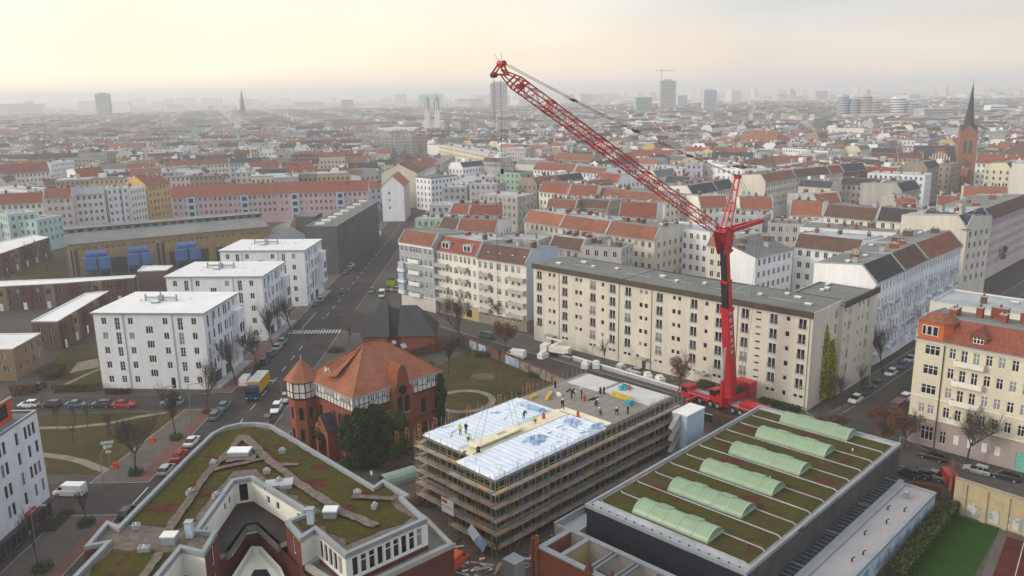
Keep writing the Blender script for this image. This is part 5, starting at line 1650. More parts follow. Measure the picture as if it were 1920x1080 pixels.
# lettering down the boom side
fc = bpy.data.curves.new('lettering', 'FONT'); fc.body = 'colonia'; fc.size = 1.55; fc.extrude = .02; fc.align_x = 'LEFT'; fc.materials.append(M('frame_white')); fc.space_character = 1.9
tx = bpy.data.objects.new('lettering', fc); COL.objects.link(tx)
ax = (pt_(.33) - pt_(.56)).normalized()     # reads downwards
nrm = Vector((0, 1, 0)); upv = nrm.cross(ax)
mm_ = Matrix((ax, upv, nrm)).transposed().to_4x4(); mm_.translation = pt_(.555) + Vector((0, .86, 0)) - upv * .5
dg = bpy.context.evaluated_depsgraph_get()
tm = bpy.data.meshes.new_from_object(tx.evaluated_get(dg)); bpy.data.objects.remove(tx)
tx = bpy.data.objects.new('lettering', tm); COL.objects.link(tx); tx.parent = bo; tx.matrix_local = mm_
# luffing cylinder
b = MB(); b.tube((2.9, .55, 1.6), (2.9, .55, 7), .42, 'crane_red', 12); b.tube((2.9, .55, 7), (2.6, .55, 13.5), .25, 'zinc', 12); b.build('luffing_cylinder', cr_)
# head
b = MB()
for s in (-1, 1):
    b.face([BT + Vector((-1.2, s * .8, -3.0)), BT + Vector((.9, s * .8, -3.0)), BT + Vector((1.8, s * 1.1, 0.6)), BT + Vector((.8, s * 1.1, 2.2)), BT + Vector((-1.6, s * 1.1, 1.6))], 'crane_red')
    b.box(BT.x - 1.2, s * 1.1 - .06, BT.z - 1.5, BT.x + 1.2, s * 1.1 + .06, BT.z + 1.4, 'crane_red')
for k in range(5): b.tube((BT.x - 1.2 + .5 * k, -1.1, BT.z - 2.4 + .8 * k), (BT.x - 1.2 + .5 * k, 1.1, BT.z - 2.4 + .8 * k), .25, 'crane_red', 8)
for k in range(10): b.beam((BT.x - 1.3, -1.0 + .2 * k, BT.z - 2.8), (BT.x + 1.5, 1.0 - .2 * k, BT.z + 1.2), .08, .08, 'crane_red')
b.tube((BT.x + .6, -1.1, BT.z + 1.2), (BT.x + .6, 1.1, BT.z + 1.2), .55, 'crane_red', 12)
b.build('boom_head', cr_)
# floodlit plates on the head
# lattice jib
J0 = BT + Vector((1.0, 0, 1.0)); J1 = TIP - Vector((.9, 0, .5))
jd = (J1 - J0).normalized(); ju = Vector((0, 1, 0)); jv = jd.cross(ju).normalized()
if jv.z < 0: jv = -jv
JL = (J1 - J0).length


def jw(f):   # half width and half height along the jib
    t0 = min(1, f / .06); t1 = min(1, (1 - f) / .05)
    k = min(.25 + .75 * t0, .35 + .65 * t1)
    return (.80 * k, .80 * k)


def jp(f, sy, sz):
    w, h = jw(f); return J0 + jd * (JL * f) + ju * (sy * w) + jv * (sz * h)


NB = 34
b = MB()
stf = [0] + [.06 + (.95 - .06) * i / NB for i in range(NB + 1)] + [1]
for (sy, sz) in ((-1, -1), (1, -1), (1, 1), (-1, 1)):
    for i in range(len(stf) - 1): b.tube(jp(stf[i], sy, sz), jp(stf[i + 1], sy, sz), .10, 'crane_red', 5, cap=False)
b.build('chord', cr_)
b = MB()
for i in range(1, len(stf) - 2):
    f0, f1 = stf[i], stf[i + 1]
    for (p, q) in (((-1, -1), (1, -1)), ((1, -1), (1, 1)), ((1, 1), (-1, 1)), ((-1, 1), (-1, -1))):
        if i % 2: p, q = q, p
        b.tube(jp(f0, *p), jp(f1, *q), .062, 'crane_red', 4, cap=False)
    if i % 3 == 0:
        for (p, q) in (((-1, -1), (1, -1)), ((1, -1), (1, 1)), ((1, 1), (-1, 1)), ((-1, 1), (-1, -1))): b.tube(jp(f0, *p), jp(f0, *q), .05, 'crane_red', 4, cap=False)
lat = b.build('lattice', cr_)
lat['kind'] = 'stuff'
for f in (.42, .63, .83):       # section joints, where the jib reads denser
    b = MB()
    for (p, q) in (((-1, -1), (1, -1)), ((1, -1), (1, 1)), ((1, 1), (-1, 1)), ((-1, 1), (-1, -1)), ((-1, -1), (1, 1)), ((1, -1), (-1, 1))):
        b.tube(jp(f, *p), jp(f, *q), .07, 'crane_red', 5)
    for s in ((-1, -1), (1, -1), (1, 1), (-1, 1)): b.tube(jp(f - .010, *s), jp(f + .010, *s), .14, 'crane_red', 6)
    b.build('jib_joint', cr_)
b = MB()
for s in (-1, 1):
    b.beam(TIP + Vector((-1.8, s * .4, -.9)), TIP + Vector((.7, s * .4, -.8)), .16, .2, 'crane_red'); b.beam(TIP + Vector((.6, s * .4, -.8)), TIP + Vector((-.7, s * .4, .7)), .16, .2, 'crane_red'); b.beam(TIP + Vector((-1.8, s * .4, -.9)), TIP + Vector((-.8, s * .4, .7)), .16, .2, 'crane_red')
b.tube(TIP + Vector((-.9, -.6, .6)), TIP + Vector((-.9, .6, .6)), .45, 'crane_red', 12); b.tube(TIP + Vector((.5, -.4, -.9)), TIP + Vector((.5, .4, -.9)), .38, 'frame_brown', 12)
for q in range(4): b.tube(jp(.925 + .014 * q, -1, -1), jp(.925 + .014 * q, 1, 1), .14, 'crane_red', 6)
b.box(jp(.935, 0, 0).x - .5, -.4, jp(.935, 0, 0).z - .4, jp(.935, 0, 0).x + .4, .4, jp(.935, 0, 0).z + .3, 'crane_red')
b.tube(TIP + Vector((-.9, 0, 1.1)), TIP + Vector((-.9, 0, 2.0)), .04, 'frame_grey', 4); b.tube(TIP + Vector((-.6, 0, .9)), TIP + Vector((.4, 0, 1.9)), .03, 'frame_grey', 4)
b.build('jib_head', cr_)
# the two masts
M1 = inplane(1383, 331); M2 = inplane(1429, 413); MB0 = BT + Vector((-.2, 0, 1.6))
for s in (-1, 1):
    b = MB(); b.beam(MB0 + Vector((0, s * 1.1, 0)), M1 + Vector((0, s * .45, 0)), .26, .26, 'crane_red'); b.build('mast_leg', cr_)
    b = MB(); b.beam(MB0 + Vector((-.3, s * .95, -.3)), M2 + Vector((0, s * .3, 0)), .4, .75, 'crane_red'); b.build('rear_mast_leg', cr_)
for f in (.35, .5, .75, .97):
    b = MB(); a = MB0.lerp(M1, f); w = 1.1 - .65 * f; b.beam(a + Vector((0, -w, 0)), a + Vector((0, w, 0)), .25, .3, 'crane_red'); b.build('mast_brace', cr_)
a, c_ = MB0.lerp(M1, 0.02), MB0.lerp(M1, .5)
b = MB(); b.beam(a, c_, .2, .2, 'crane_red'); b.build('mast_brace', cr_)
b = MB(); b.face([MB0 + Vector((-.5, -.9, -.3)), M2 + Vector((.3, -.25, 0)), M2 + Vector((.3, .25, 0)), MB0 + Vector((-.5, .9, -.3))], 'crane_red'); b.build('rear_mast_plate', cr_)
b = MB(); b.tube(M1 + Vector((0, -.6, 0)), M1 + Vector((0, .6, 0)), .4, 'crane_red', 10); b.build('mast_head', cr_)
for s in (-.35, .35):
    b = MB(); P0, P1 = TIP + Vector((-1.0, s, .8)), M1 + Vector((0, s, .1)); prev = P0
    for k in range(1, 13):
        f = k / 12; q = P0.lerp(P1, f) - Vector((0, 0, 1.6 * math.sin(math.pi * f))) + Vector((0, 0, .9 * math.sin(math.pi * f)))
        b.tube(prev, q, .045, 'rope', 5, cap=False)
        if k % 3 == 0: b.tube(q - (q - prev) * .15, q + (q - prev) * .05, .13, 'frame_brown', 6)
        prev = q
    b.build('pendant', cr_)
    b = MB(); b.tube(M1 + Vector((-.2, s, 0)), M2 + Vector((.2, s, .2)), .035, 'rope', 4); b.build('pendant', cr_)
    b = MB(); b.tube(M2 + Vector((0, s, -.2)), Vector((-4.0, s, 3.4)), .03, 'rope', 4); b.build('hoist_rope', cr_)
for s in (-.3, .3, 0):
    b = MB(); b.tube(TIP + Vector((.5 + s, s * .6, -1.2)), TIP + Vector((.5 + s, s * .6, -1.2)) - Vector((0, 0, 65 - 1.2 - 24)), .015, 'rope', 4); b.build('hoist_rope', cr_)
HK = TIP + Vector((.5, 0, -41.0)); 
b = MB(); b.box(HK.x - .2, -.12, HK.z - .2, HK.x + .2, .12, HK.z + .5, 'frame_brown'); b.tube(HK - Vector((0, 0, .2)), HK - Vector((0, 0, .9)), .09, 'black_steel', 6); b.build('hook', cr_)
hw_ = cr_.matrix_basis
for (x, y) in ((5.0, 8.4), (5.0, 9.9), (13.4, 8.4), (13.4, 9.9)):
    tgt = Vector(site(x, y, 11.98)); loc_ = Matrix.Translation((CB.x, CB.y, 0)) @ Matrix.Rotation(CANG, 4, 'Z')
    l_ = loc_.inverted() @ tgt
    b = MB(); b.tube(HK - Vector((0, 0, .8)), l_, .025, 'rope', 4); b.build('sling', cr_)
b = MB(); b.box(TIP.x - .8, -.15, TIP.z - 14.5, TIP.x - .5, .15, TIP.z - 13.8, 'black_steel'); b.tube((TIP.x - .65, 0, TIP.z - 1.5), (TIP.x - .65, 0, TIP.z - 14), .03, 'rope', 4); b.build('auxiliary_hook', cr_)
# superstructure
b = MB(); b.box(-3.8, -1.4, 1.9, 2.2, 1.4, 3.2, 'crane_red'); b.box(-3.6, -1.2, 3.2, -1.0, 1.2, 4.4, 'frame_brown'); b.tube((-2.2, -1.2, 4.2), (-2.2, 1.2, 4.2), .75, 'frame_brown', 12); b.build('turntable', cr_)
b = MB(); b.box(-6.6, -1.9, 1.7, -4.2, 1.9, 4.9, 'crane_red')
for k in range(4): b.box(-6.64, -1.92, 2.2 + .7 * k, -4.18, 1.92, 2.26 + .7 * k, 'frame_brown')
b.build('counterweight', cr_)
b = MB(); b.box(-.2, -2.9, 1.9, 2.2, -1.5, 4.2, 'crane_red'); b.box(.6, -2.95, 2.9, 2.25, -1.45, 4.0, 'glass_dark'); b.build('operator_cab', cr_)
# carrier: stands across the site, its own heading
CA = math.radians(-47) - CANG
crr = MB()
def carr(name, fn, m=None):
    b = MB(); fn(b); o = b.build(name, cr_, loc=(0, 0, 0), rot=CA); return o
carr('carrier_frame', lambda b: (b.box(-8.5, -1.3, .9, 8.0, 1.3, 1.7, 'crane_red'), b.box(-8.5, -1.45, 1.7, 8.0, 1.45, 1.85, 'zinc')))
carr('driver_cab', lambda b: (b.box(-10.4, -1.4, .6, -8.3, 1.4, 2.9, 'crane_red'), b.box(-10.45, -1.3, 1.7, -10.4, 1.3, 2.7, 'glass_dark'), b.box(-10.1, -1.44, 1.7, -8.8, -1.4, 2.6, 'glass_dark')))
for x in (-7.4, -5.7, -3.2, -1.6, 1.9, 3.5, 5.1, 6.7):
    for s in (-1, 1):
        w_ = carr('wheel', lambda b: (b.tube((x, s * 1.0, .75), (x, s * 1.45, .75), .75, 'rubber', 14), b.tube((x, s * 1.44, .75), (x, s * 1.5, .75), .38, 'zinc', 10)))
for x in (-6.8, 6.6):
    for s in (-1, 1):
        carr('outrigger', lambda b: (b.box(x - .35, s * 1.3, .9, x + .35, s * 4.4, 1.45, 'crane_red'), b.tube((x, s * 4.1, .15), (x, s * 4.1, 1.6), .2, 'zinc', 8), b.box(x - .9, s * 4.1 - .9, 0.01, x + .9, s * 4.1 + .9, .15, 'frame_brown')))
carr('deck_cover', lambda b: (b.box(3.2, -1.4, 1.85, 7.8, 1.4, 2.6, 'crane_red'), b.box(-8.2, -1.4, 1.85, -3.4, -1.0, 2.3, 'crane_red')))
# side barrier plank wall of the crane pad
b = MB(); b.box(0, 0, 0, 16, .15, 1.5, 'black_steel'); b.box(0, -.05, 1.5, 16, .2, 1.65, 'zinc')
tag(b.build('barrier_wall', loc=at(1300, 783), rot=math.radians(-44)), 'black site barrier with pale top rail in front of the crane carrier', 'barrier')
# ------------------------------------------------------------------ streets, pavements, lawns
def wpoly(px, z=0.0): return [at(x, y, 0) for x, y in px]


sheet('avenue', [[(-60.5, -40), (-46.5, -40), (-46.5, 900), (-60.5, 900)]], 'asphalt', 0.020)
sheet('cross_street', [[(-400, 150), (-60.5, 157.2), (-60.5, 165.8), (-400, 160)]], 'asphalt', 0.020)
sheet('park_street', [[(-46.5, 214), (-46.5, 232), (-32, 226), (60, 136), (50, 126), (-10, 190)]], 'asphalt', 0.016)
sheet('side_street', [[(58, 138), (70, 128.5), (180, 238.5), (280, 340), (270, 350), (160, 240)]], 'asphalt', 0.020)
sheet('corner_street', [[(50, 126), (60, 136), (110, 90), (100, 80)]], 'asphalt', 0.024)
sheet('site_street', [[(-46, 132), (-44, 138), (8, 84), (26, 60), (14, 58), (-2, 86)]], 'paving', 0.012)
sheet('south_street', [[(-60.5, 114), (-60.5, 124.5), (-300, 130), (-300, 118)]], 'asphalt', 0.016)
# pavements as raised slabs with kerbs
mat('paving_dark', (0.095, 0.085, 0.08), 0.9, 0.12, 0.3, 0.2, 20)
def slab_(name, polys, m='paving', h=.12):
    for p in polys:
        b = MB(); q = ccw([(v[0], v[1]) for v in p]); b.prism(q, -.05, h, m, bottom=False); parapet(b, q, .16, 0, h + .004, 'kerb_stone'); b.build(name, kind='structure')


slab_('pavement', [[(-69.5, -40), (-60.6, -40), (-60.6, 114), (-69.5, 114)], [(-70.5, 124.5), (-60.6, 124.5), (-60.6, 157), (-67, 157)], [(-67, 166), (-60.6, 166), (-60.6, 600), (-64, 600), (-64, 260), (-66, 166)]])
slab_('pavement', [[(-46.4, 20), (-41, 20), (-41, 132), (-46.4, 136)], [(-46.4, 139), (-43, 139), (-35, 205), (-46.4, 212)], [(-46.4, 234), (-33, 228), (-33, 238), (-42, 420), (-46.4, 420)], [(-33, 239), (-23, 231), (4, 205), (57, 152), (59, 138), (57, 137), (-24, 219), (-33, 226)], [(70, 138), (73, 128), (84, 117), (92, 120), (104, 98), (98, 92), (80, 110), (63.5, 127)],
                   [(74, 160), (78, 170), (180, 272), (240, 332), (243, 328), (78, 163), (60.5, 145.5), (58.5, 147)]], 'paving_dark')
sheet('bike_path', [[(-62.9, 20), (-60.8, 20), (-60.8, 113.5), (-62.9, 113.5)], [(-63.2, 125), (-60.8, 125), (-60.8, 156.5), (-63.2, 156.5)], [(-63, 167), (-61, 167), (-61, 212), (-63, 212)]], 'bike_path', 0.130)
# markings
mk = MB()
for k in range(60):
    y = 60 + k * 8.0
    if 203 < y < 222: continue
    mk.face([(-53.6, y, .026), (-53.45, y, .026), (-53.45, y + 3.6, .026), (-53.6, y + 3.6, .026)], 'road_paint')
for k in range(17):
    x = -60.0 + k * .82
    mk.face([(x, 210.3, .026), (x + .42, 210.3, .026), (x + .42, 213.6, .026), (x, 213.6, .026)], 'road_paint')
mk.face([(-57.6, 216, .026), (-57.45, 216, .026), (-57.45, 232, .026), (-57.6, 232, .026)], 'road_paint')
for k in range(10): mk.face([(-60.2, 117 + k * .01, .026), (-60.0, 117, .026), (-60.0, 123, .026), (-60.2, 123, .026)], 'road_paint') if k == 0 else None
mk.build('road_marking', kind='structure')
mk = MB()
for (x, y) in ((-54.0, 226), (-51.5, 214.8), (-57.5, 214.8)):
    mk.tube((x, y, .0), (x, y, .028), .7, 'blue_paint', 14)
mk.build('cycle_marking', kind='structure')
# grass triangle on the left, its paths, park behind the brick house, sports lawn
sheet('grass_field', [wpoly([(60, 778), (345, 772), (225, 890), (60, 888)]), ], 'grass', .05, thick=.2)
sheet('grass_field', [wpoly([(-200, 790), (60, 778), (60, 888), (-200, 890)])], 'grass', .05, thick=.2)
def walk(name, px, w, z, m='path'):
    b = MB(); ribbon(b, px, w, z, m, fn=lambda x, y: at(x, y)[:2]); return b.build(name, kind='structure')
walk('footpath', [(70, 803), (130, 802), (200, 795), (260, 782), (318, 773)], 1.3, .060)
walk('footpath', [(80, 853), (120, 858), (155, 866), (195, 882), (215, 890)], 1.6, .060)
sheet('park_lawn', [wpoly([(815, 690), (880, 655), (950, 680), (1060, 705), (1080, 735), (960, 800), (900, 800), (830, 760)])], 'grass', .03, thick=.1)
sheet('site_dirt', [[(-16, 128), (-9, 136), (22, 166), (38, 160), (52, 137), (12, 97), (-2, 84), (-20, 104)]], 'dirt', .008)
pc = at(870, 752)
ringm = MB()
for k in range(28):
    a, c_ = 6.283 * k / 28, 6.283 * (k + 1) / 28
    ringm.face([(pc.x + r_ * math.cos(t_), pc.y + r_ * math.sin(t_), .045) for r_, t_ in ((5.2, a), (6.6, a), (6.6, c_), (5.2, c_))], 'path')
ringm.build('ring_path', kind='structure')
walk('footpath', [(905, 775), (960, 800), (1000, 780)], 1.2, .05)
q = at(905, 706); sheet('bare_soil', [[(q.x + 2.8 * math.cos(k * .5) * (1 + .2 * math.sin(3 * k)), q.y + 2.2 * math.sin(k * .5)) for k in range(12)]], 'dirt', .043)
sheet('sports_lawn', [wpoly([(1792, 966), (1874, 992), (1821, 1090), (1680, 1090)])], 'lawn', .03, thick=.1)
sheet('lane', [wpoly([(1752, 935), (1784, 950), (1680, 1090), (1630, 1090)])], 'paving_dark', .03)
sheet('running_track', [wpoly([(1888, 1006), (1980, 1035), (1980, 1110), (1850, 1110)])], 'track' if 'track' in MATS else (mat('track', (.085, .022, .018), .9, .15, .4) and 'track'), .035)
sheet('track_edge', [wpoly([(1874, 992), (1888, 1006), (1850, 1110), (1828, 1110)]), wpoly([(1874, 992), (1990, 1025), (1990, 1037), (1888, 1006)])], 'paving', .034)
for f in (.35, .62):
    a, c_ = at(1888 + 92 * f, 1006 + 29 * f), at(1850 + 130 * f, 1110)
    mk = MB(); d = (c_ - a).normalized(); n_ = Vector((-d.y, d.x, 0)) * .05
    mk.face([a - n_ + Vector((0, 0, .04)), c_ - n_ + Vector((0, 0, .04)), c_ + n_ + Vector((0, 0, .04)), a + n_ + Vector((0, 0, .04))], 'road_paint'); mk.build('track_line', kind='structure')
sheet('yard_lawn', [wpoly([(95, 720), (190, 690), (200, 722), (110, 735)]), wpoly([(85, 690), (120, 655), (180, 650), (188, 685), (120, 715)]), wpoly([(10, 500), (124, 480), (128, 522), (40, 524)])], 'grass', .03, thick=.1)
walk('footpath', [(122, 722), (150, 708), (188, 692)], .8, .045); sheet('yard_path', [wpoly([(130, 700), (145, 680), (184, 672), (186, 688)])], 'path', .04)

# loose building material on the muddy ground round the site
db = MB(); rg0 = random.Random(44)
for k in range(420):
    x, y = (rg0.uniform(-7, 44), rg0.uniform(-8, -2.2)) if k % 3 else (rg0.uniform(-7, -2.2), rg0.uniform(-3, 22))
    p = Vector(site(x, y, 0)); a = rg0.uniform(0, 3.14); L_ = rg0.uniform(.2, 1.9) if k % 4 else rg0.uniform(2, 3.6); d = Vector((math.cos(a), math.sin(a), 0)) * L_ / 2; z = rg0.uniform(.03, .2)
    db.beam(p - d + Vector((0, 0, z)), p + d + Vector((0, 0, z)), rg0.uniform(.08, .5), rg0.uniform(.04, .2), rg0.choice(['timber_new', 'deck_board', 'concrete', 'galvanised', 'dirt', 'brick_red', 'dirt', 'metal_dark']))
db.build('building_rubble', kind='stuff')

# ------------------------------------------------------------------ walls, hedges
def wall_(name, label, p, q, h, t, m, cope='brick_dark', piers=0, cat='wall', pm=None, pd=.25, base=0.0):
    p, q = Vector((p[0], p[1], base)), Vector((q[0], q[1], base)); L = (q - p).length; a = math.atan2(q.y - p.y, q.x - p.x)
    w = thing(name, label, cat, p, a)
    b = MB(); b.box(0, 0, 0, L, t, h, m); b.build('wall_body', w)
    b = MB(); b.box(-.05, -.06, h, L + .05, t + .06, h + .14, cope); b.build('coping', w)
    for k in range(piers):
        x = L * (k + .5) / piers; b = MB(); b.box(x - .35, -pd, 0, x + .35, -.003, h - .3, pm or m); b.build('pier', w)
    return w, L


pw, PL = wall_('park_wall', 'brick wall with murals along the park street, opposite the old houses', at(862, 645), at(1078, 737), 2.4, .35, 'brick_brown')
mat('mural_blue', (0.22, 0.32, 0.46), .8, .2, .9, second=(0.42, 0.48, 0.54), sharp=True)
mat('mural_mixed', (0.20, 0.11, 0.07), .8, .35, 1.1, second=(0.20, 0.27, 0.28), sharp=True)
for (x0, x1, m_) in ((.10, .17, 'mural_blue'), (.19, .26, 'mural_blue'), (.44, .56, 'mural_blue'), (.57, .64, 'mural_mixed'), (.66, .82, 'mural_mixed'), (.84, .95, 'mural_mixed')):
    b = MB(); b.box(PL * x0, -.02, .15, PL * x1, -.004, 2.2, m_); b.build('mural', pw)
wall_('brick_wall', 'low brick wall between the dark-roofed pavilion and the park', at(768, 672), at(862, 648), 2.0, .35, 'brick_dark', piers=4)
yw_, YL = wall_('rendered_wall', 'tall ochre rendered wall with graffiti and buttresses behind the sports lawn', at(1784.5, 958), at(1990, 1030), 5.3, .5, 'yellow_wall' if 'yellow_wall' in MATS else (mat('yellow_wall', (0.50, 0.40, 0.24), .9, .16, .5, second=(.36, .30, .20)) and 'yellow_wall'), cope='plaster_brown', piers=5)
mat('graffiti', (0.52, 0.50, 0.44), .8, .12, .9, second=(0.22, 0.30, 0.38), sharp=True)
for k in range(9):
    b = MB(); b.box(.6 + k * 1.5, -.03, .35, 1.8 + k * 1.5, -.004, 1.9 + .4 * (k % 2), 'graffiti'); b.build('graffiti', yw_)
wall_('brick_wall', 'brick wall closing the lane beside the red vehicle', at(1712, 905, 2.2), at(1766, 914, 2.2), 2.2, .3, 'brick_dark')
wall_('brick_wall', 'brick garden wall joining the ochre rendered wall at right angles', at(1779, 952), at(1786, 890), 2.6, .3, 'brick_dark')
wall_('site_wall', 'broken brick wall stub beside the crane pad', at(1335, 800, 0), at(1385, 815, 0), 2.8, .4, 'brick_brown')
# white pallets / kerb wall along the slab garden
wall_('garden_wall', 'long pale low wall between the site road and the slab gardens', at(1060, 672), at(1470, 795), .9, .5, 'felt_pale', cope='frame_white')

# ------------------------------------------------------------------ vegetation
mat('bark', (0.075, 0.06, 0.05), .95, .2, 2); mat('twig', (0.085, 0.068, 0.058), .95, .15, 2)
for nm, c1, c2 in (('leaf_ivy', (.028, .055, .018), (.05, .08, .025)), ('leaf_bright', (.09, .13, .02), (.14, .15, .03)), ('leaf_yellow', (.50, .44, .05), (.34, .33, .04)), ('leaf_rust', (.17, .065, .03), (.22, .10, .045)),
                   ('leaf_pink', (.30, .17, .13), (.24, .15, .12)), ('leaf_hedge', (.035, .065, .018), (.06, .085, .025)), ('leaf_red', (.12, .035, .03), (.09, .05, .03)), ('leaf_olive', (.07, .075, .025), (.10, .09, .03)), ('leaf_purple', (.10, .04, .07), (.16, .09, .10))):
    mat(nm, c1, .8, .3, 1.4, second=c2)
mat('far_wood', (0.055, 0.055, 0.045), .95, .3, .05, second=(.12, .10, .08))


def branch_mesh(seed, h, spread, levels, tw=1.0, upright=.6, n0=5):
    """trunk mesh and crown mesh of a bare winter tree"""
    rg = random.Random(seed); t_ = MB(); c_ = MB()
    def grow(p, d, L, r, lev, b):
        k = 3 if lev < 2 else 2; q = p
        for i in range(k):
            d2 = (d + Vector((rg.uniform(-.18, .18), rg.uniform(-.18, .18), rg.uniform(-.02, .14)))).normalized()
            q2 = q + d2 * L / k
            b.tube(q, q2, r * (1 - .25 * i / k), 'bark' if lev < 2 else 'twig', 5 if lev < 2 else 3, r2=r * (1 - .25 * (i + 1) / k), cap=False)
            if lev >= 1 and lev < levels and i < k:
                for _ in range(2 if lev > 1 else 1):
                    sd2 = Vector((rg.uniform(-1, 1), rg.uniform(-1, 1), rg.uniform(-.1, .9))).normalized()
                    grow(q2, (d2 * upright + sd2 * spread).normalized(), L * rg.uniform(.45, .62), r * .42, lev + 1, c_)
            q, d = q2, d2
        if lev < levels:
            for _ in range(n0 if lev == 0 else 2):
                sd2 = Vector((rg.uniform(-1, 1), rg.uniform(-1, 1), rg.uniform(.1, 1))).normalized()
                grow(q, (d * upright + sd2 * spread).normalized(), L * rg.uniform(.62, .85), r * .6, lev + 1, c_)
    grow(Vector((0, 0, 0)), Vector((0, 0, 1)), h * .3, h * .016 * tw, 0, t_)
    return t_.mesh('trunk'), c_.mesh('crown')


def leaves(n, fn, size, m, seed, name='foliage'):
    """n leaf-clump faces spread by fn(rng)->point"""
    rg = random.Random(seed); b = MB(); ms = m if isinstance(m, (list, tuple)) else [m]
    for _ in range(n):
        p = Vector(fn(rg)); a = Vector((rg.uniform(-1, 1), rg.uniform(-1, 1), rg.uniform(-1, 1))).normalized()
        u = a.cross(Vector((rg.uniform(-1, 1), rg.uniform(-1, 1), rg.uniform(-1, 1)))).normalized() * size * rg.uniform(.6, 1.3); v = a.cross(u).normalized() * size * rg.uniform(.4, .9)
        b.face([p - u - v, p + u - v * .6, p + u * .7 + v, p - u * .8 + v * .8], ms[int(rg.random() * len(ms))])
    return b.mesh(name)


def blobs(rg, cs):
    c_ = cs[int(rg.random() * len(cs))]
    while True:
        x, y, z = rg.uniform(-1, 1), rg.uniform(-1, 1), rg.uniform(-1, 1)
        d = x * x + y * y + z * z
        if .35 < d < 1: return (c_[0] + x * c_[3], c_[1] + y * c_[3], c_[2] + z * c_[4])


TREES = [branch_mesh(s, 10, sp, 5, upright=u, n0=n) for s, sp, u, n in ((1, .75, .7, 5), (2, .6, .9, 4), (3, .9, .6, 5), (4, .5, 1.1, 5))]
SMALL = [branch_mesh(s, 10, .55, 4, tw=.7, upright=.9, n0=4) for s in (11, 12)]
NT = 0


def tree(x, y, h, label, kind=None, small=False, leaf=None, group=None, name='bare_tree', lean=0, base=0.12):
    global NT
    NT += 1
    tm_, cm_ = (SMALL if small else TREES)[NT % (2 if small else 4)]
    s = h / 9.3
    t = thing(name, label, 'tree', (x, y, base), rnd.uniform(0, 6), group)
    t.scale = (s * (1.0 if not small else .8),) * 2 + (s,)
    inst('trunk', tm_, t, (0, 0, 0)); inst('crown', cm_, t, (0, 0, 0))
    if leaf:
        key = ('lf', leaf, NT % 2)
        if key not in WIN:
            cs = [(rnd.uniform(-2.4, 2.4), rnd.uniform(-2.2, 2.2), rnd.uniform(4.5, 8.0), rnd.uniform(.9, 1.6), rnd.uniform(.7, 1.2)) for _ in range(16)]
            WIN[key] = leaves(2300, lambda rg: blobs(rg, cs), .13, leaf, NT)
        inst('foliage', WIN[key], t, (0, 0, 0))['kind'] = 'stuff'
    return t


def tp(px, py, h, label, **k):
    p = at(px, py); return tree(p.x, p.y, h, label, **k)


tp(163, 985, 6.5, 'bare street tree over a green bush, nearest the white office block', small=True)
tp(255, 890, 11, 'bare street tree over a green bush at the point of the grass triangle')
tp(331, 822, 9.5, 'thin bare street tree over a bush at the grass triangle edge')
tp(388, 772, 10, 'bare street tree at the crossing corner beside the white cube')
tp(443, 722, 11, 'tall bare tree by the street side of the nearest white cube')
tp(482, 690, 10, 'bare tree between the nearest and the middle white cube')
tp(513, 657, 11, 'bare tree beside the middle white cube')
tp(547, 626, 10, 'bare tree beside the gate of the farthest white cube')
tp(72, 1062, 8, 'bare tree over a bush at the bottom left corner')
for k, (x, y, h) in enumerate(((108, 806, 6), (140, 838, 5), (165, 803, 6), (205, 835, 7), (143, 800, 5), (247, 856, 7))):
    tp(x, y, h, ('thin young tree on the upper grass strip by the path', 'thin young tree near the lower grass path', 'slender young tree on the upper grass beside the dark blue cars', 'slender young tree in the middle of the grass triangle', 'small sapling on the upper grass strip', 'young tree on the grass near the orange marker')[k], small=True)
tp(740, 414, 13, 'big bare tree in front of the white gabled house', group=None)
tp(725, 412, 9, 'smaller bare tree left of the big one before the gabled house')
tp(1160, 492, 12, 'pale bare tree in the courtyard behind the slab')
tp(840, 702, 9, 'gnarled bare tree in the park beside the orange roof')
tp(868, 655, 14, 'tall thin bare tree standing at the mural wall')
tp(812, 582, 9, 'bare street tree before the grey corner house'); tp(938, 610, 8, 'dark slim tree before the white house with brown attic')
tp(1100, 655, 11, 'bare tree before the left part of the slab'); tp(1165, 672, 10, 'bare tree before the middle of the slab', small=True); tp(1132, 690, 8, 'bare tree beside the pallets at the site road', small=True)
tp(948, 662, 8.5, 'rust-leaved tree beside the white van on the park street', leaf='leaf_rust', name='autumn_tree')
tp(1271, 742, 9, 'pink-leaved tree in front of the slab left of the crane', leaf='leaf_pink', name='autumn_tree')
tp(1695, 842, 7.5, 'rust-brown tree at the street corner left of the yellow house', leaf='leaf_rust', name='autumn_tree')
tp(1655, 838, 5.5, 'low rust-brown tree behind the sports hall roof', leaf='leaf_rust', name='autumn_tree')
tp(1812, 872, 11, 'bare street tree before the pink ground floor of the yellow house')
tp(1610, 752, 9, 'bare brown tree at the end of the slab beside the poplars', small=True); tp(1580, 768, 7, 'bushy bare tree at the foot of the slab end'); tp(1655, 700, 10, 'bare street tree before the white old houses')
tp(1700, 640, 10, 'bare street tree deep in the side street'); tp(1870, 505, 9, 'reddish bare tree in the far side street', leaf='leaf_red', name='autumn_tree')
tp(1000, 782, 7, 'small bare tree behind the scaffolding at the ring path', small=True); tp(880, 690, 6, 'small leaning tree in the park lawn', small=True)
tp(928, 1075, 6, 'small bare tree at the street in front of the site', small=True)
for k, (x, y) in enumerate(((1838, 528), (1858, 512), (1893, 486), (1912, 470), (1765, 606))): tp(x, y, 9, ('street tree at the near end of the far side street row', 'second tree of the far side street row', 'fourth tree of the far side street row', 'tree at the frame edge in the far side street', 'slim bare tree at the bend of the side street')[k], group='trees in the far side street')
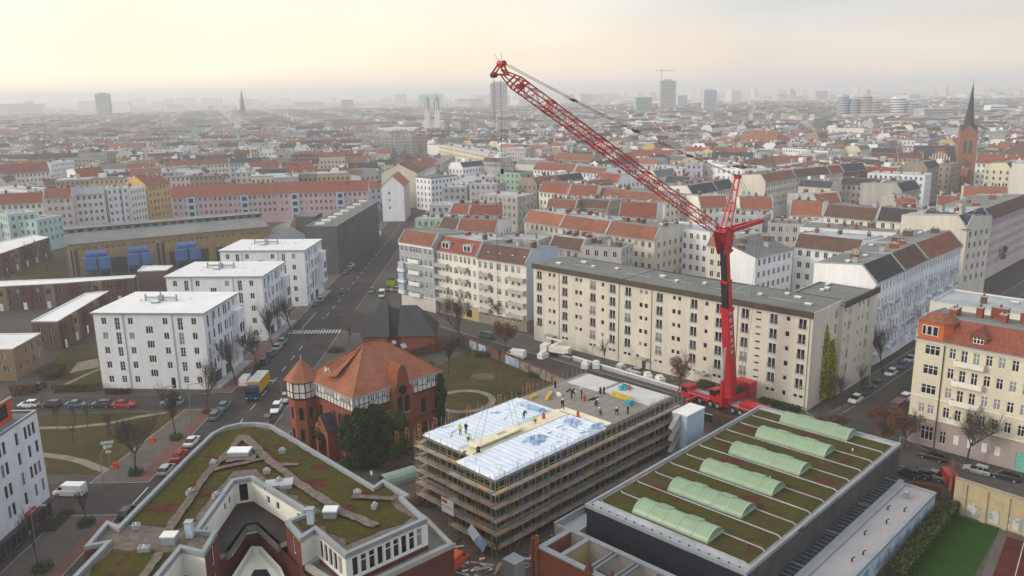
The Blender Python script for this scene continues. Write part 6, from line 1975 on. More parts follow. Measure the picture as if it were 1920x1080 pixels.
tp(60, 500, 10, 'bare tree in the garden of the brick terrace'); tp(20, 545, 8, 'bare tree before the long brick terrace'); tp(90, 510, 8, 'bare tree on the lawn beside the yellow works hall')
tp(520, 622, 8, 'bare tree before the gap between two white cubes', small=True)
for k, (x, y) in enumerate(((720, 640), (655, 650), (690, 655))):
    tp(x, y, 6, ('bare tree at the foot of the dark-roofed pavilion', 'bare bushy tree behind the orange roof near the crossing', 'low bare tree between orange roof and pavilion')[k], small=True)


def bush(px, py, rx, ry, h, label, m, n=900, rot=0.0, name='bush', cat='bush', size=.16, box=False, wpos=None, base=0.0):
    p = Vector(wpos) if wpos else at(px, py)
    if box: fn = lambda rg: (rg.uniform(-rx, rx), rg.uniform(-ry, ry), h * (1 - rg.random() ** 2.2) * rg.uniform(.85, 1.05))
    else: fn = lambda rg: (lambda a, r_, z: (rx * r_ * math.cos(a), ry * r_ * math.sin(a), z))(rg.uniform(0, 6.283), math.sqrt(rg.random()) * 1.0, h * math.sqrt(max(0, rg.random())) * rg.uniform(.2, 1))
    o = bpy.data.objects.new(name, leaves(n, fn, size, m, int(px * 7 + py), name)); COL.objects.link(o)
    o.location = (p.x, p.y, base); o.rotation_euler = (0, 0, rot)
    tag(o, label, cat)
    return o


for (x, y, r_, lb) in ((163, 985, 1.3, 'green bush at the foot of the street tree by the office block'), (255, 890, 1.2, 'green bush round the tree at the grass triangle'), (331, 824, 1.2, 'olive bush round the thin street tree'), (388, 775, .9, 'dead brown bush round the tree at the crossing'), (80, 1070, 1.4, 'bush at the bottom left corner'), (482, 692, .8, 'small bush round the tree between the white cubes')):
    bush(x, y, r_, r_, 1.3, lb, ['leaf_olive', 'leaf_hedge'] if 'dead' not in lb else ['leaf_rust'], 500, size=.13)
def hedge(p, q, w, h, label, m, n=1500, size=.14):
    p, q = at(*p), at(*q); c_ = (p + q) / 2; return bush(p.x, q.y, (q - p).length / 2, w / 2, h, label, m, n, math.atan2(q.y - p.y, q.x - p.x), 'hedge', 'hedge', size, True, (c_.x, c_.y, 0))
hedge((1782, 958), (1676, 1090), 2.4, 1.9, 'dense green hedge along the sports lawn', ['leaf_hedge', 'leaf_olive'], 7000, .16)
hedge((1120, 655), (1300, 712), 1.8, 1.4, 'brown and green hedge before the middle of the slab', ['leaf_hedge', 'leaf_rust', 'leaf_red'], 3000); hedge((1010, 622), (1110, 655), 1.6, 1.3, 'dark hedge before the left end of the slab', ['leaf_hedge', 'leaf_red'], 2000)
hedge((1310, 725), (1355, 740), 2.2, 1.7, 'green clipped hedge left of the crane', ['leaf_hedge'], 1500); hedge((1425, 755), (1500, 775), 1.8, 1.2, 'dark green hedge right of the crane counterweight', ['leaf_hedge'], 1800)
hedge((100, 735), (190, 732), 1.6, 1.4, 'brown hedge in front of the nearest white cube', ['leaf_red', 'leaf_olive'], 1800); hedge((200, 738), (245, 738), 1.4, 1.0, 'red-brown low hedge at the foot of the nearest white cube', ['leaf_red'], 900)
hedge((20, 742), (70, 736), 2.2, 2.0, 'red-brown bushes beside the tan brick house garage', ['leaf_red', 'leaf_rust'], 1400); hedge((85, 715), (115, 700), 4, 2.2, 'overgrown green bushes in the yard behind the tan brick house', ['leaf_hedge', 'leaf_olive'], 2400)
hedge((110, 600), (165, 590), 2.4, 2.0, 'red-brown hedge between the brick terraces', ['leaf_red', 'leaf_olive'], 1200); hedge((15, 575), (60, 560), 3.0, 1.8, 'rusty garden hedge before the long brick terrace', ['leaf_red', 'leaf_rust'], 1600)
hedge((130, 960), (90, 1000), 2.0, .5, 'low planting strip beside the white office block', ['leaf_olive', 'leaf_hedge'], 900, .12); hedge((745, 395), (700, 400), 2, 1.6, 'hedge at the foot of the gabled house', ['leaf_hedge'], 700)
bush(795, 945, 2.2, 1.8, 1.6, 'purple-stemmed shrub at the street corner of the site', ['leaf_purple', 'leaf_red'], 900, size=.10)
bush(1660, 780, 3.5, 2.5, 2.2, 'brown shrubs at the corner of slab and side street', ['leaf_rust', 'leaf_red'], 1500, size=.12)
for (x, h, r_, lb, y) in ((1536, 17.5, 1.5, 'tall yellow-green poplar column against the slab end', 752), (1553, 12.5, 1.1, 'shorter yellow-green poplar beside the tall one', 748)):
    p = at(x, y); t = thing('poplar_tree', lb, 'tree', (p.x, p.y, 0))
    b = MB(); b.tube((0, 0, 0), (0, 0, h * .9), .18, 'bark', 6, r2=.03); b.build('trunk', t)
    me = leaves(5200 if h > 15 else 3000, lambda rg: (lambda z, a, q: (r_ * q * math.cos(a) * math.sin(min(1, (1.02 - z) * 2.2) * 1.57), r_ * q * math.sin(a) * math.sin(min(1, (1.02 - z) * 2.2) * 1.57), h * z))(rg.uniform(.04, 1), rg.uniform(0, 6.283), .25 + .8 * rg.random() ** .5 * rg.uniform(.7, 1.15)), .17, ['leaf_yellow', 'leaf_yellow', 'leaf_olive'], int(h), 'crown')
    inst('crown', me, t, (0, 0, 0))
for k, (x, y, r_, h, lb) in enumerate(((800, 690, 2.2, 1.6, 'green shrubs at the lawn edge beside the orange roof'), (905, 668, 2.0, 1.5, 'evergreen shrubs in the park corner by the mural wall'), (1010, 705, 2.4, 1.2, 'low olive shrubs along the mural wall'), (880, 790, 2.6, 1.4, 'dry brown shrubs inside the ring path'), (985, 745, 2.2, 1.3, 'brown shrubs between lawn and scaffolding'), (745, 880, 2.8, 2.2, 'dark undergrowth between ivy and scaffolding'), (700, 668, 2.6, 1.8, 'brown shrubs behind the orange roof'), (1560, 790, 3.0, 1.6, 'brown shrubs below the poplars'), (630, 660, 2.2, 1.4, 'bare brown shrubs at the crossing beside the orange roof'))):
    bush(x, y, r_, r_ * .7, h, lb, ['leaf_hedge', 'leaf_olive'] if k < 3 else ['leaf_rust', 'leaf_olive', 'bark'], 1100, size=.12)
# ivy on the brick house: a dark mass over the corner and a lighter one beside it
def house(x, y, z=0.0):
    ca, sa = math.cos(ang_h), math.sin(ang_h); return (HB.x + x * ca - y * sa, HB.y + x * sa + y * ca, z)
ang_h = math.atan2(HRp.y - HB.y, HRp.x - HB.x)
def ivy(label, cs, m, n, seed, size=.22):
    o = bpy.data.objects.new('ivy', leaves(n, lambda rg: blobs(rg, cs), size, m, seed, 'ivy')); COL.objects.link(o)
    o.location = (HB.x, HB.y, 0); o.rotation_euler = (0, 0, ang_h); tag(o, label, 'ivy')
rg_ = random.Random(5)
ivy('dark green ivy mass climbing the front corner of the brick house', [(rg_.uniform(-.3, 5.6), rg_.uniform(-1.5, .4), rg_.uniform(1, 10.6), rg_.uniform(.6, 1.2), rg_.uniform(.7, 1.3)) for _ in range(70)] + [(rg_.uniform(-1.0, .4), rg_.uniform(0, 3.4), rg_.uniform(1, 9.8), .9, 1.2) for _ in range(18)], ['leaf_ivy', 'leaf_ivy', 'leaf_hedge'], 15000, 1)
ivy('lighter yellow-green ivy right of the dark mass below the crow gable', [(rg_.uniform(6.2, 9.0), rg_.uniform(-2.0, -.5), rg_.uniform(1.5, 8.6), rg_.uniform(.7, 1.3), rg_.uniform(.8, 1.4)) for _ in range(22)], ['leaf_bright', 'leaf_hedge'], 6000, 2)
ivy('slim dark creeper column at the right corner of the brick house', [(18.6 + rg_.uniform(-.2, .5), rg_.uniform(-.6, .4), z, .75, .9) for z in [1, 2, 3, 4, 5, 6, 7, 8, 9, 10, 11, 11.8]], ['leaf_ivy'], 3200, 3, .18)
ivy('thin ivy trailing over the porch of the brick house', [(-1.2, Y1 - 5 + rg_.uniform(-.8, 1.2), rg_.uniform(3, 8), .6, .8) for z in range(8)], ['leaf_ivy', 'leaf_olive'], 800, 4, .16)

# ------------------------------------------------------------------ vehicles
PAINT = dict(white=(.72, .72, .72), silver=(.36, .38, .39), grey=(.16, .17, .18), dark=(.022, .025, .03), blue=(.07, .11, .19), navy=(.02, .035, .06), red=(.42, .015, .02), green=(.06, .11, .10), teal=(.16, .27, .27), maroon=(.14, .02, .02), orange=(.6, .09, .02))
for k_, v_ in PAINT.items(): mat('paint_' + k_, v_, .28, .03, .5, spec=.6)
mat('lamp_glass', (.7, .7, .68), .2, .05, 1); mat('tail_red', (.35, .01, .01), .3, .05, 1)
PROF = {  # x, underside z, belt z, half width ; greenhouse: x, z, half width
    'hatch': ([(-2.05, .42, .75, .72), (-1.98, .3, .92, .84), (-1.3, .22, .95, .88), (0, .2, .93, .89), (.9, .22, .92, .88), (1.75, .3, .78, .82), (2.05, .42, .62, .66)], [(-1.98, .93, .74), (-1.55, 1.44, .62), (.15, 1.47, .62), (.95, .93, .76)]),
    'sedan': ([(-2.3, .45, .78, .7), (-2.2, .3, .92, .84), (-1.3, .22, .94, .89), (0, .2, .93, .9), (.9, .22, .92, .88), (1.95, .3, .78, .82), (2.3, .42, .6, .66)], [(-1.75, .93, .72), (-1.0, 1.40, .62), (.2, 1.43, .62), (1.0, .93, .76)]),
    'estate': ([(-2.3, .42, .8, .74), (-2.22, .3, .98, .86), (-1.3, .22, 1.0, .9), (0, .2, .98, .9), (.9, .22, .96, .89), (1.9, .3, .82, .83), (2.25, .42, .64, .68)], [(-2.2, .99, .76), (-1.95, 1.5, .64), (.2, 1.54, .64), (1.0, .97, .77)]),
    'van': ([(-2.5, .4, 1.1, .88), (-2.48, .28, 1.2, .94), (-1.3, .24, 1.2, .95), (0, .22, 1.2, .95), (1.3, .24, 1.15, .94), (2.1, .3, .98, .88), (2.5, .42, .75, .75)], [(-2.46, 1.2, .9), (-2.4, 1.95, .84), (1.0, 1.95, .82), (1.9, 1.1, .84)]),
}


def make_vehicle(kind, col):
    body, gh = PROF[kind]; root = bpy.data.objects.new('car' if kind != 'van' else 'van', None)
    b = MB(); pm = 'paint_' + col
    rings = [[(x, -w, zb + .12), (x, -w * .96, zb), (x, w * .96, zb), (x, w, zb + .12), (x, w, zt - .12), (x, w * .93, zt), (x, -w * .93, zt), (x, -w, zt - .12)] for x, zb, zt, w in body]
    for i in range(len(rings) - 1):
        for k in range(8):
            k2 = (k + 1) % 8; b.face([rings[i][k], rings[i][k2], rings[i + 1][k2], rings[i + 1][k]][::-1], pm)
    b.face(rings[0], pm); b.face(rings[-1][::-1], pm)
    (x0, z0, w0), (x1, z1, w1), (x2, z2, w2), (x3, z3, w3) = gh
    b.face([(x1, -w1, z1), (x2, -w2, z2), (x2, w2, z2), (x1, w1, z1)], pm)           # roof
    b.face([(x1, -w1, z1 + .03), (x2 - .05, -w2, z2 + .03), (x2 - .05, w2, z2 + .03), (x1, w1, z1 + .03)], pm)
    g = MB()
    gm = 'glass_dark'
    g.face([(x2, w2, z2), (x2, -w2, z2), (x3, -w3, z3), (x3, w3, z3)], gm)
    g.face([(x1, -w1, z1), (x1, w1, z1), (x0, w0, z0), (x0, -w0, z0)], gm if kind != 'van' else pm)
    for s in (-1, 1):
        xs_ = [(x0, s * w0, z0), (x3, s * w3, z3), (x2, s * w2, z2), (x1, s * w1, z1)]
        g.face(xs_ if s < 0 else xs_[::-1], gm if kind != 'van' else pm)
        for f in ((.36, .68) if kind != 'van' else ()):    # pillars
            pb = Vector(xs_[0]).lerp(Vector(xs_[1]), f); pt2 = Vector(xs_[3]).lerp(Vector(xs_[2]), f); b.beam(pb + Vector((0, s * .01, 0)), pt2 + Vector((0, s * .01, 0)), .05, .09, pm)
        if kind == 'van': g.face([(.75, s * (w2 + .03), 1.28), (1.5, s * (w3 + .03), 1.28), (1.2, s * (w2 + .045), 1.72), (.75, s * (w2 + .035), 1.72)], gm)
    me = b.mesh('body'); gme = g.mesh('window')
    wh = MB(); wh.tube((0, -.11, 0), (0, .11, 0), .32, 'rubber', 12); wm_ = wh.mesh('wheel'); rm_ = MB(); rm_.tube((0, -.12, 0), (0, .12, 0), .19, 'zinc', 8); rm_ = rm_.mesh('rim')
    hl = MB(); hl.box(-.06, -.16, -.07, .02, .16, .07, 'lamp_glass'); hl = hl.mesh('headlight'); tl = MB(); tl.box(-.02, -.14, -.08, .05, .14, .08, 'tail_red'); tl = tl.mesh('tail_light')
    return dict(parts=[('body', me, (0, 0, 0)), ('window', gme, (0, 0, 0))], wheel=wm_, rim=rm_, hl=hl, tl=tl, L=body[-1][0], Wd=body[2][3], zb=body[-1][2], zt=body[0][2], xr=body[0][0], w0=body[0][3], w1=body[-1][3])


VEH = {}


def vehicle(px, py, head, kind, col, label, cat=None, group=None, sc_=1.0, base=.02, full=True, w=None):
    if (kind, col) not in VEH: VEH[(kind, col)] = make_vehicle(kind, col)
    v = VEH[(kind, col)]; p = Vector((w[0], w[1], 0)) if w else at(px, py)
    t = thing('parked_car' if kind != 'van' else 'parked_van', label, cat or ('car' if kind != 'van' else 'van'), (p.x, p.y, base), math.radians(head), group)
    t.scale = (sc_,) * 3
    for n_, me, l_ in v['parts']: inst(n_, me, t, l_)
    if full:
        for x in (-v['L'] * .62, v['L'] * .62):
            for s in (-1, 1):
                w_ = inst('wheel', v['wheel'], t, (x, s * (v['Wd'] - .1), .32)); inst('rim', v['rim'], w_, (0, 0, 0))
        for s in (-1, 1):
            inst('headlight', v['hl'], t, (v['L'] - .02, s * v['w1'] * .75, v['zb'] - .06)); inst('tail_light', v['tl'], t, (v['xr'] + .0, s * v['w0'] * .8, v['zt'] - .1))
    return t


AV = [(114, 'hatch', 'dark', 'dark grey hatchback half hidden by the planted roof edge'), (108.4, 'hatch', 'maroon', 'dark red car tail behind the dark hatchback at the planted roof edge'), (128.5, 'hatch', 'silver', 'silver car partly behind the planted roof, third of the kerb row'), (134, 'sedan', 'red', 'red car behind the long roof edge'), (140, 'sedan', 'white', 'white car between the red one and the roof curve'),
      (152.6, 'estate', 'grey', 'grey estate car parked before the crossing'), (157.6, 'hatch', 'teal', 'pale teal car parked at the corner in front of the crossing'), (172.0, 'van', 'white', 'white van beside the yellow truck'), (186.0, 'hatch', 'navy', 'dark blue car parked behind the yellow truck'), (191.5, 'hatch', 'blue', 'blue-grey car second behind the truck'), (197.0, 'sedan', 'silver', 'silver car third in the row behind the truck'), (202.2, 'hatch', 'teal', 'pale green car at the end of the row behind the truck'),
      (240, 'hatch', 'green', 'green car parked beyond the crossing by the farthest white cube'), (245.5, 'sedan', 'silver', 'silver car parked beyond the crossing next to the green one'), (285, 'hatch', 'grey', 'grey car before the slate hall entrance'), (291, 'hatch', 'silver', 'silver car before the slate hall entrance'), (297, 'sedan', 'white', 'white car before the slate hall entrance'),
      (322, 'hatch', 'dark', 'dark car beside the slate hall, first of the far row'), (328.5, 'hatch', 'silver', 'silver car, second of the far row by the slate hall'), (335, 'hatch', 'white', 'white car, third of the far row by the slate hall'), (341.5, 'sedan', 'silver', 'silver saloon, fourth of the far row by the slate hall'), (348, 'hatch', 'grey', 'grey car, fifth of the far row by the slate hall'), (355, 'hatch', 'dark', 'dark car, sixth of the far row by the slate hall'), (363, 'van', 'white', 'white van at the end of the far row by the slate hall')]
for y, k, c_, lb in AV: vehicle(0, 0, 90 if y > 160 else 90, k, c_, lb, group='cars parked on the left side of the avenue', w=(-59.2, y), full=y < 300)
vehicle(518, 771, -86, 'estate', 'white', 'white car parked before the brick house turret'); vehicle(535, 752, -86, 'hatch', 'silver', 'silver car with a bicycle rack beside the brick house turret'); vehicle(500, 795, -86, 'hatch', 'dark', 'dark car just visible above the roof curve')
vehicle(643, 549, 90, 'hatch', 'grey', 'grey car driving away in the left lane of the avenue'); vehicle(697, 549, -90, 'hatch', 'green', 'dark olive car driving in the middle of the avenue'); vehicle(716, 556, -84, 'van', 'white', 'white box van stopped at the grey corner house'); vehicle(727, 545, -84, 'estate', 'dark', 'dark car behind the white box van at the grey corner house'); vehicle(742, 546, 200, 'hatch', 'silver', 'silver car at the corner under the red bays')
for x, k, c_, lb in ((54, 'hatch', 'white', 'white car, first of the row on the crossing street'), (96, 'hatch', 'dark', 'black car, second of the row on the crossing street'), (145, 'sedan', 'blue', 'blue-grey saloon in the crossing street row'), (190, 'estate', 'navy', 'dark blue estate beside the red car'), (232, 'sedan', 'red', 'bright red car on the crossing street')):
    vehicle(x, 763, 180 if k != 'sedan' else 0, k, c_, lb, group='cars parked along the crossing street')
vehicle(323, 759, 182, 'estate', 'teal', 'silver-green car driving towards the avenue'); vehicle(132, 928, 176, 'van', 'white', 'white delivery van parked beside the white office block')
for x, y, k, c_, lb in ((1603, 754, 'hatch', 'white', 'white car at the near end of the side street row'), (1624, 739, 'hatch', 'dark', 'black car behind the white one in the side street'), (1643, 726, 'hatch', 'green', 'dark green car in the side street row'), (1670, 704, 'hatch', 'white', 'white car in the middle of the side street row'), (1691, 690, 'hatch', 'blue', 'blue car behind the middle white one'), (1706, 678, 'sedan', 'silver', 'silver car farthest in the side street row')):
    vehicle(x, y, 225, k, c_, lb, group='cars parked in the side street')
vehicle(1694, 753, 225, 'estate', 'white', 'white car beside the yellow house corner'); vehicle(1680, 772, 225, 'van', 'maroon', 'dark red van behind the rust-brown tree', sc_=1.1); vehicle(1748, 861, 135, 'estate', 'dark', 'black car parked on the corner before the pink ground floor')
vehicle(1831, 887, 140, 'hatch', 'silver', 'silver hatchback by the bare tree'); vehicle(1884, 898, 140, 'estate', 'dark', 'dark estate car above the ochre wall'); vehicle(1702, 893, 135, 'hatch', 'dark', 'dark car behind the sports hall corner'); vehicle(1722, 893, 135, 'hatch', 'navy', 'dark blue car by the lane wall'); vehicle(1746, 896, 135, 'sedan', 'grey', 'dark grey car by the lane wall')
vehicle(1777, 902, 80, 'van', 'red', 'bright red van at the lane beside the ochre wall'); vehicle(853, 1062, 60, 'van', 'orange', 'orange van peeking out behind the brick building')
vehicle(912, 635, 140, 'van', 'green', 'dark green van on the park street', sc_=.95); vehicle(966, 671, 155, 'van', 'white', 'white van under the rust-leaved tree', sc_=1.05); vehicle(1190, 700, 140, 'hatch', 'silver', 'silver car on the site road before the slab'); vehicle(1062, 672, 140, 'hatch', 'grey', 'grey car behind the pallets')
vehicle(555, 552, 0, 'hatch', 'silver', 'silver car in the courtyard entrance beside the farthest white cube'); vehicle(75, 728, 95, 'hatch', 'dark', 'dark car under the bushes by the tan brick house'); vehicle(52, 1000, 88, 'hatch', 'silver', 'silver car at the office block')
# yellow box truck
t = thing('box_truck', 'yellow box truck with blue cab driving on the avenue', 'truck', (-54.6, 164.5, .02), math.radians(-90))
mat('truck_yellow', (.62, .33, .02), .5, .06, .4); mat('truck_blue', (.015, .05, .14), .35, .05, .5)
b = MB(); b.box(-5.6, -1.25, 1.1, 1.9, 1.25, 3.7, 'truck_yellow', top='felt_pale'); b.build('cargo_box', t)
b = MB(); b.box(2.1, -1.2, .6, 4.0, 1.2, 2.2, 'truck_blue'); b.face([(2.1, -1.2, 2.2), (4.0, -1.2, 2.2), (3.7, -1.1, 3.1), (2.1, -1.1, 3.1)], 'truck_blue'); b.face([(2.1, 1.2, 2.2), (2.1, 1.1, 3.1), (3.7, 1.1, 3.1), (4.0, 1.2, 2.2)], 'truck_blue'); b.face([(2.1, -1.1, 3.1), (3.7, -1.1, 3.1), (3.7, 1.1, 3.1), (2.1, 1.1, 3.1)], 'truck_blue'); b.face([(4.0, -1.2, 2.2), (4.0, 1.2, 2.2), (3.7, 1.1, 3.1), (3.7, -1.1, 3.1)], 'truck_blue'); b.build('cab', t)
b = MB(); b.box(4.01, -1.05, 1.75, 4.03, 1.05, 2.2, 'glass_dark'); b.face([(4.02, -1.05, 2.2), (4.02, 1.05, 2.2), (3.75, .98, 3.0), (3.75, -.98, 3.0)], 'glass_dark'); b.build('windscreen', t)
b = MB(); b.box(-5.6, -.5, .7, 3.6, .5, 1.1, 'black_steel'); b.build('chassis', t)
for s in (-1, 1):
    b = MB(); b.box(4.0, s * .95 - .15, .75, 4.05, s * .95 + .15, .95, 'lamp_glass'); b.build('headlight', t)
    for x in (3.0, -3.6): b = MB(); b.tube((x, s * .9, .5), (x, s * 1.2, .5), .5, 'rubber', 12); b.tube((x, s * 1.2, .5), (x, s * 1.22, .5), .25, 'zinc', 8); b.build('wheel', t)
# loading crane truck with bagged material on the park street
t = thing('site_truck', 'flatbed truck with white bagged load and folded loading arm on the park street', 'truck', at(1045, 668), math.radians(150))
b = MB(); b.box(-3.5, -1.2, .9, 2.2, 1.2, 1.2, 'black_steel'); b.box(2.3, -1.2, .7, 4.1, 1.2, 2.7, 'paint_white'); b.box(4.0, -1.0, 1.7, 4.12, 1.0, 2.5, 'glass_dark'); b.build('chassis', t)
b = MB(); b.box(-3.3, -1.1, 1.2, 1.8, 1.1, 2.6, 'plaster_ivory'); b.build('load', t)
b = MB(); b.beam((1.6, 0, 2.4), (-1.2, 0, 4.0), .4, .4, 'frame_white'); b.beam((-1.2, 0, 4.0), (2.8, 0, 4.3), .35, .35, 'frame_white'); b.build('loading_arm', t)
for x in (-2.4, 3.2):
    for s in (-1, 1): b = MB(); b.tube((x, s * .9, .5), (x, s * 1.2, .5), .5, 'rubber', 12); b.build('wheel', t)
for k, (x, y, lb) in enumerate(((1018, 672, 'white sacks left of the flatbed truck'), (1030, 662, 'white sacks beside the flatbed truck cab'), (1098, 690, 'white covered pallet by the site road'), (1118, 690, 'second white covered pallet by the site road'), (1215, 712, 'white wrapped pallet in front of the slab, left of two'), (1238, 718, 'white wrapped pallet in front of the slab, right of two'), (1165, 695, 'grey pallet box at the site road'), (1455, 790, 'pale stone blocks behind the sports hall roof'), (1470, 795, 'pale stone block heap at the slab corner'))):
    p = at(x, y); b = MB(); b.box(-1.2, -.8, .15, 1.2, .8, 1.3, 'frame_white' if 'grey' not in lb else 'concrete'); b.box(-.7, -.5, 1.3, .8, .6, 1.7, 'plaster_ivory'); b.box(-1.2, -.8, 0, 1.2, .8, .14, 'timber_post'); tag(b.build('wrapped_pallet', loc=(p.x, p.y, 0), rot=.8 + .2 * k), lb, 'pallet')

# ------------------------------------------------------------------ people on the roof
mat('cloth_dark', (.02, .022, .03), .9, .1, 3); mat('cloth_grey', (.10, .11, .13), .9, .1, 3); mat('hi_vis', (.50, .62, .03), .8, .1, 3); mat('skin', (.45, .27, .19), .6, .05, 3); mat('helmet_white', (.75, .75, .74), .3, .02, 3)
POSE = {
    'stand': dict(hip=.92, kn=((.03, .13, .5), (.0, -.13, .5)), ft=((.0, .14, .06), (-.05, -.14, .06)), ch=(.02, 0, 1.38), hd=(.06, 0, 1.66), el=((.02, .27, 1.12), (.05, -.27, 1.1)), hn=((.16, .26, .9), (.26, -.2, .98))),
    'walk': dict(hip=.92, kn=((.22, .1, .52), (-.08, -.1, .5)), ft=((.30, .1, .06), (-.40, -.1, .12)), ch=(.05, 0, 1.38), hd=(.09, 0, 1.66), el=((-.12, .26, 1.12), (.15, -.26, 1.12)), hn=((-.1, .27, .88), (.36, -.22, 1.0))),
    'bend': dict(hip=.85, kn=((.08, .14, .45), (.06, -.14, .45)), ft=((.0, .15, .06), (-.02, -.15, .06)), ch=(.42, 0, 1.08), hd=(.66, 0, 1.16), el=((.5, .25, .8), (.5, -.25, .8)), hn=((.58, .18, .5), (.6, -.15, .5))),
    'crouch': dict(hip=.38, kn=((.38, .2, .46), (.34, -.2, .45)), ft=((.15, .2, .06), (.1, -.2, .06)), ch=(.25, 0, .82), hd=(.42, 0, 1.04), el=((.42, .28, .6), (.42, -.28, .6)), hn=((.6, .18, .32), (.6, -.12, .3))),
}


def person_mesh(pose, top, leg):
    P_ = POSE[pose]; v = []; e = []; r = []
    def add(p, rad, par=None):
        v.append(p); r.append(rad)
        if par is not None: e.append((par, len(v) - 1))
        return len(v) - 1
    hip = add((0, 0, P_['hip']), .15); c_ = Vector(P_['ch']); mid = (Vector((0, 0, P_['hip'])) + c_) / 2
    w_ = add(tuple(mid), .14, hip); ch_ = add(tuple(c_), .16, w_); h_ = Vector(P_['hd']); nk = add(tuple(c_.lerp(h_, .5)), .06, ch_); hd = add(tuple(h_), .105, nk); add(tuple(h_ + (h_ - c_).normalized() * .1), .085, hd)
    for s, i in ((1, 0), (-1, 1)):
        j = add((0, s * .1, P_['hip'] - .04), .11, hip); k = add(P_['kn'][i], .075, j); a = add(P_['ft'][i], .05, k); add(tuple(Vector(P_['ft'][i]) + Vector((.16, 0, -.02))), .045, a)
        sh = add(tuple(c_ + Vector((0, s * .2, .04))), .075, ch_); el = add(P_['el'][i], .055, sh); hn = add(P_['hn'][i], .04, el); add(tuple(Vector(P_['hn'][i]) + (Vector(P_['hn'][i]) - Vector(P_['el'][i])).normalized() * .1), .032, hn)
    me = bpy.data.meshes.new('sk'); me.from_pydata(v, e, []); o = bpy.data.objects.new('sk', me); COL.objects.link(o)
    md = o.modifiers.new('s', 'SKIN'); sk = me.skin_vertices[0].data
    for i, q in enumerate(r): sk[i].radius = (q, q)
    sk[0].use_root = True
    s2 = o.modifiers.new('ss', 'SUBSURF'); s2.levels = 1; s2.render_levels = 1
    dg = bpy.context.evaluated_depsgraph_get(); me2 = bpy.data.meshes.new_from_object(o.evaluated_get(dg)); bpy.data.objects.remove(o)
    me2.name = 'person'
    me2.materials.clear()
    for q in (top, leg, 'skin'): me2.materials.append(M(q))
    hh = Vector(P_['hd']); hn = [Vector(q) for q in P_['hn']]
    for f in me2.polygons:
        c2 = f.center
        if (c2 - hh).length < .19 or min((c2 - q).length for q in hn) < .10: f.material_index = 2
        elif c2.z < P_['hip'] - (.0 if pose != 'crouch' else -.05) or (pose == 'crouch' and c2.x > .1 and c2.z < .5): f.material_index = 1
        else: f.material_index = 0
        f.use_smooth = True
    return me2, hh


hm_ = MB()
for k in range(4):
    for q in range(10):
        a0, a1 = 6.283 * q / 10, 6.283 * (q + 1) / 10; z0, z1 = math.sin(k * .39), math.sin((k + 1) * .39); r0, r1 = math.cos(k * .39), math.cos((k + 1) * .39)
        hm_.face([(.145 * r0 * math.cos(a0), .13 * r0 * math.sin(a0), .12 * z0), (.145 * r0 * math.cos(a1), .13 * r0 * math.sin(a1), .12 * z0), (.145 * r1 * math.cos(a1), .13 * r1 * math.sin(a1), .12 * z1), (.145 * r1 * math.cos(a0), .13 * r1 * math.sin(a0), .12 * z1)], 'helmet_white')
hm_.box(-.12, -.12, -.015, .2, .12, .005, 'helmet_white'); hmesh = hm_.mesh('helmet')
PM = {}


def person(x, y, z, head, pose, top, leg, label, helmet=True, world_=None):
    if (pose, top, leg) not in PM: PM[(pose, top, leg)] = person_mesh(pose, top, leg)
    me, hh = PM[(pose, top, leg)]
    o = bpy.data.objects.new('person', me); COL.objects.link(o); o.location = world_ or site(x, y, z); o.rotation_euler = (0, 0, SITE_ANG + math.radians(head))
    o.scale = (1.08,) * 3
    tag(o, label, 'person')
    if helmet: inst('helmet', hmesh, o, (hh.x, hh.y, hh.z + .06))
    return o


person(6.2, 14.1, 11.45, 200, 'stand', 'hi_vis', 'cloth_grey', 'person in yellow vest standing on the far membrane, left of a pair')
person(7.0, 13.7, 11.45, 20, 'stand', 'cloth_dark', 'cloth_grey', 'person in dark jacket standing beside the yellow-vested one')
person(5.6, 11.9, 11.45, -60, 'crouch', 'hi_vis', 'cloth_dark', 'person in yellow vest crouching at the edge of the far membrane')
person(2.6, 9.4, 10.0, 30, 'bend', 'cloth_grey', 'cloth_dark', 'person in grey bending at the notch between the two membranes')
person(3.6, 7.2, 11.4, 60, 'crouch', 'cloth_dark', 'cloth_dark', 'person in black kneeling on the tip of the near membrane')
person(17.6, 9.0, 11.4, 150, 'crouch', 'hi_vis', 'cloth_dark', 'person in yellow vest crouching on the open timber strip')
person(17.2, 11.4, 11.4, 10, 'bend', 'cloth_dark', 'cloth_grey', 'person in dark clothes bending at the membrane fold by the strip')
person(24.8, 9.9, 11.22, 240, 'walk', 'cloth_dark', 'cloth_dark', 'person in black with white helmet walking towards the membranes')
person(29.4, 12.0, 11.22, -30, 'bend', 'cloth_dark', 'cloth_dark', 'person with white helmet, left of the two handling a board')
person(30.7, 10.8, 11.22, 150, 'stand', 'cloth_dark', 'cloth_dark', 'person with white helmet, right of the two handling a board')
person(29.4, 6.8, 11.22, -20, 'crouch', 'cloth_dark', 'cloth_dark', 'person in black crouching with arms down near the red canister')
person(27.5, 3.9, 11.22, 160, 'crouch', 'cloth_grey', 'cloth_dark', 'person in grey crouching near the scaffold side')
person(29.4, 2.2, 11.22, 200, 'crouch', 'cloth_dark', 'cloth_grey', 'person crouching next to the lone roofing roll')
for k, (x, y, lb) in enumerate(((697, 902, 'person in white at the foot of the ivy'), (573, 838, 'person in dark coat by the brick house porch'), (951, 520, 'person in black on the pavement before the brown-attic house'), (848, 590, 'person before the ochre ground floor'), (622, 566, 'person on the pavement beyond the crossing'), (838, 588, 'second person before the ochre ground floor'))):
    p = at(x, y if k != 2 else 596); person(0, 0, 0, 70 * k, 'walk' if k % 2 else 'stand', 'cloth_dark' if k else 'helmet_white', 'cloth_grey', lb, False, (p.x, p.y, .12))

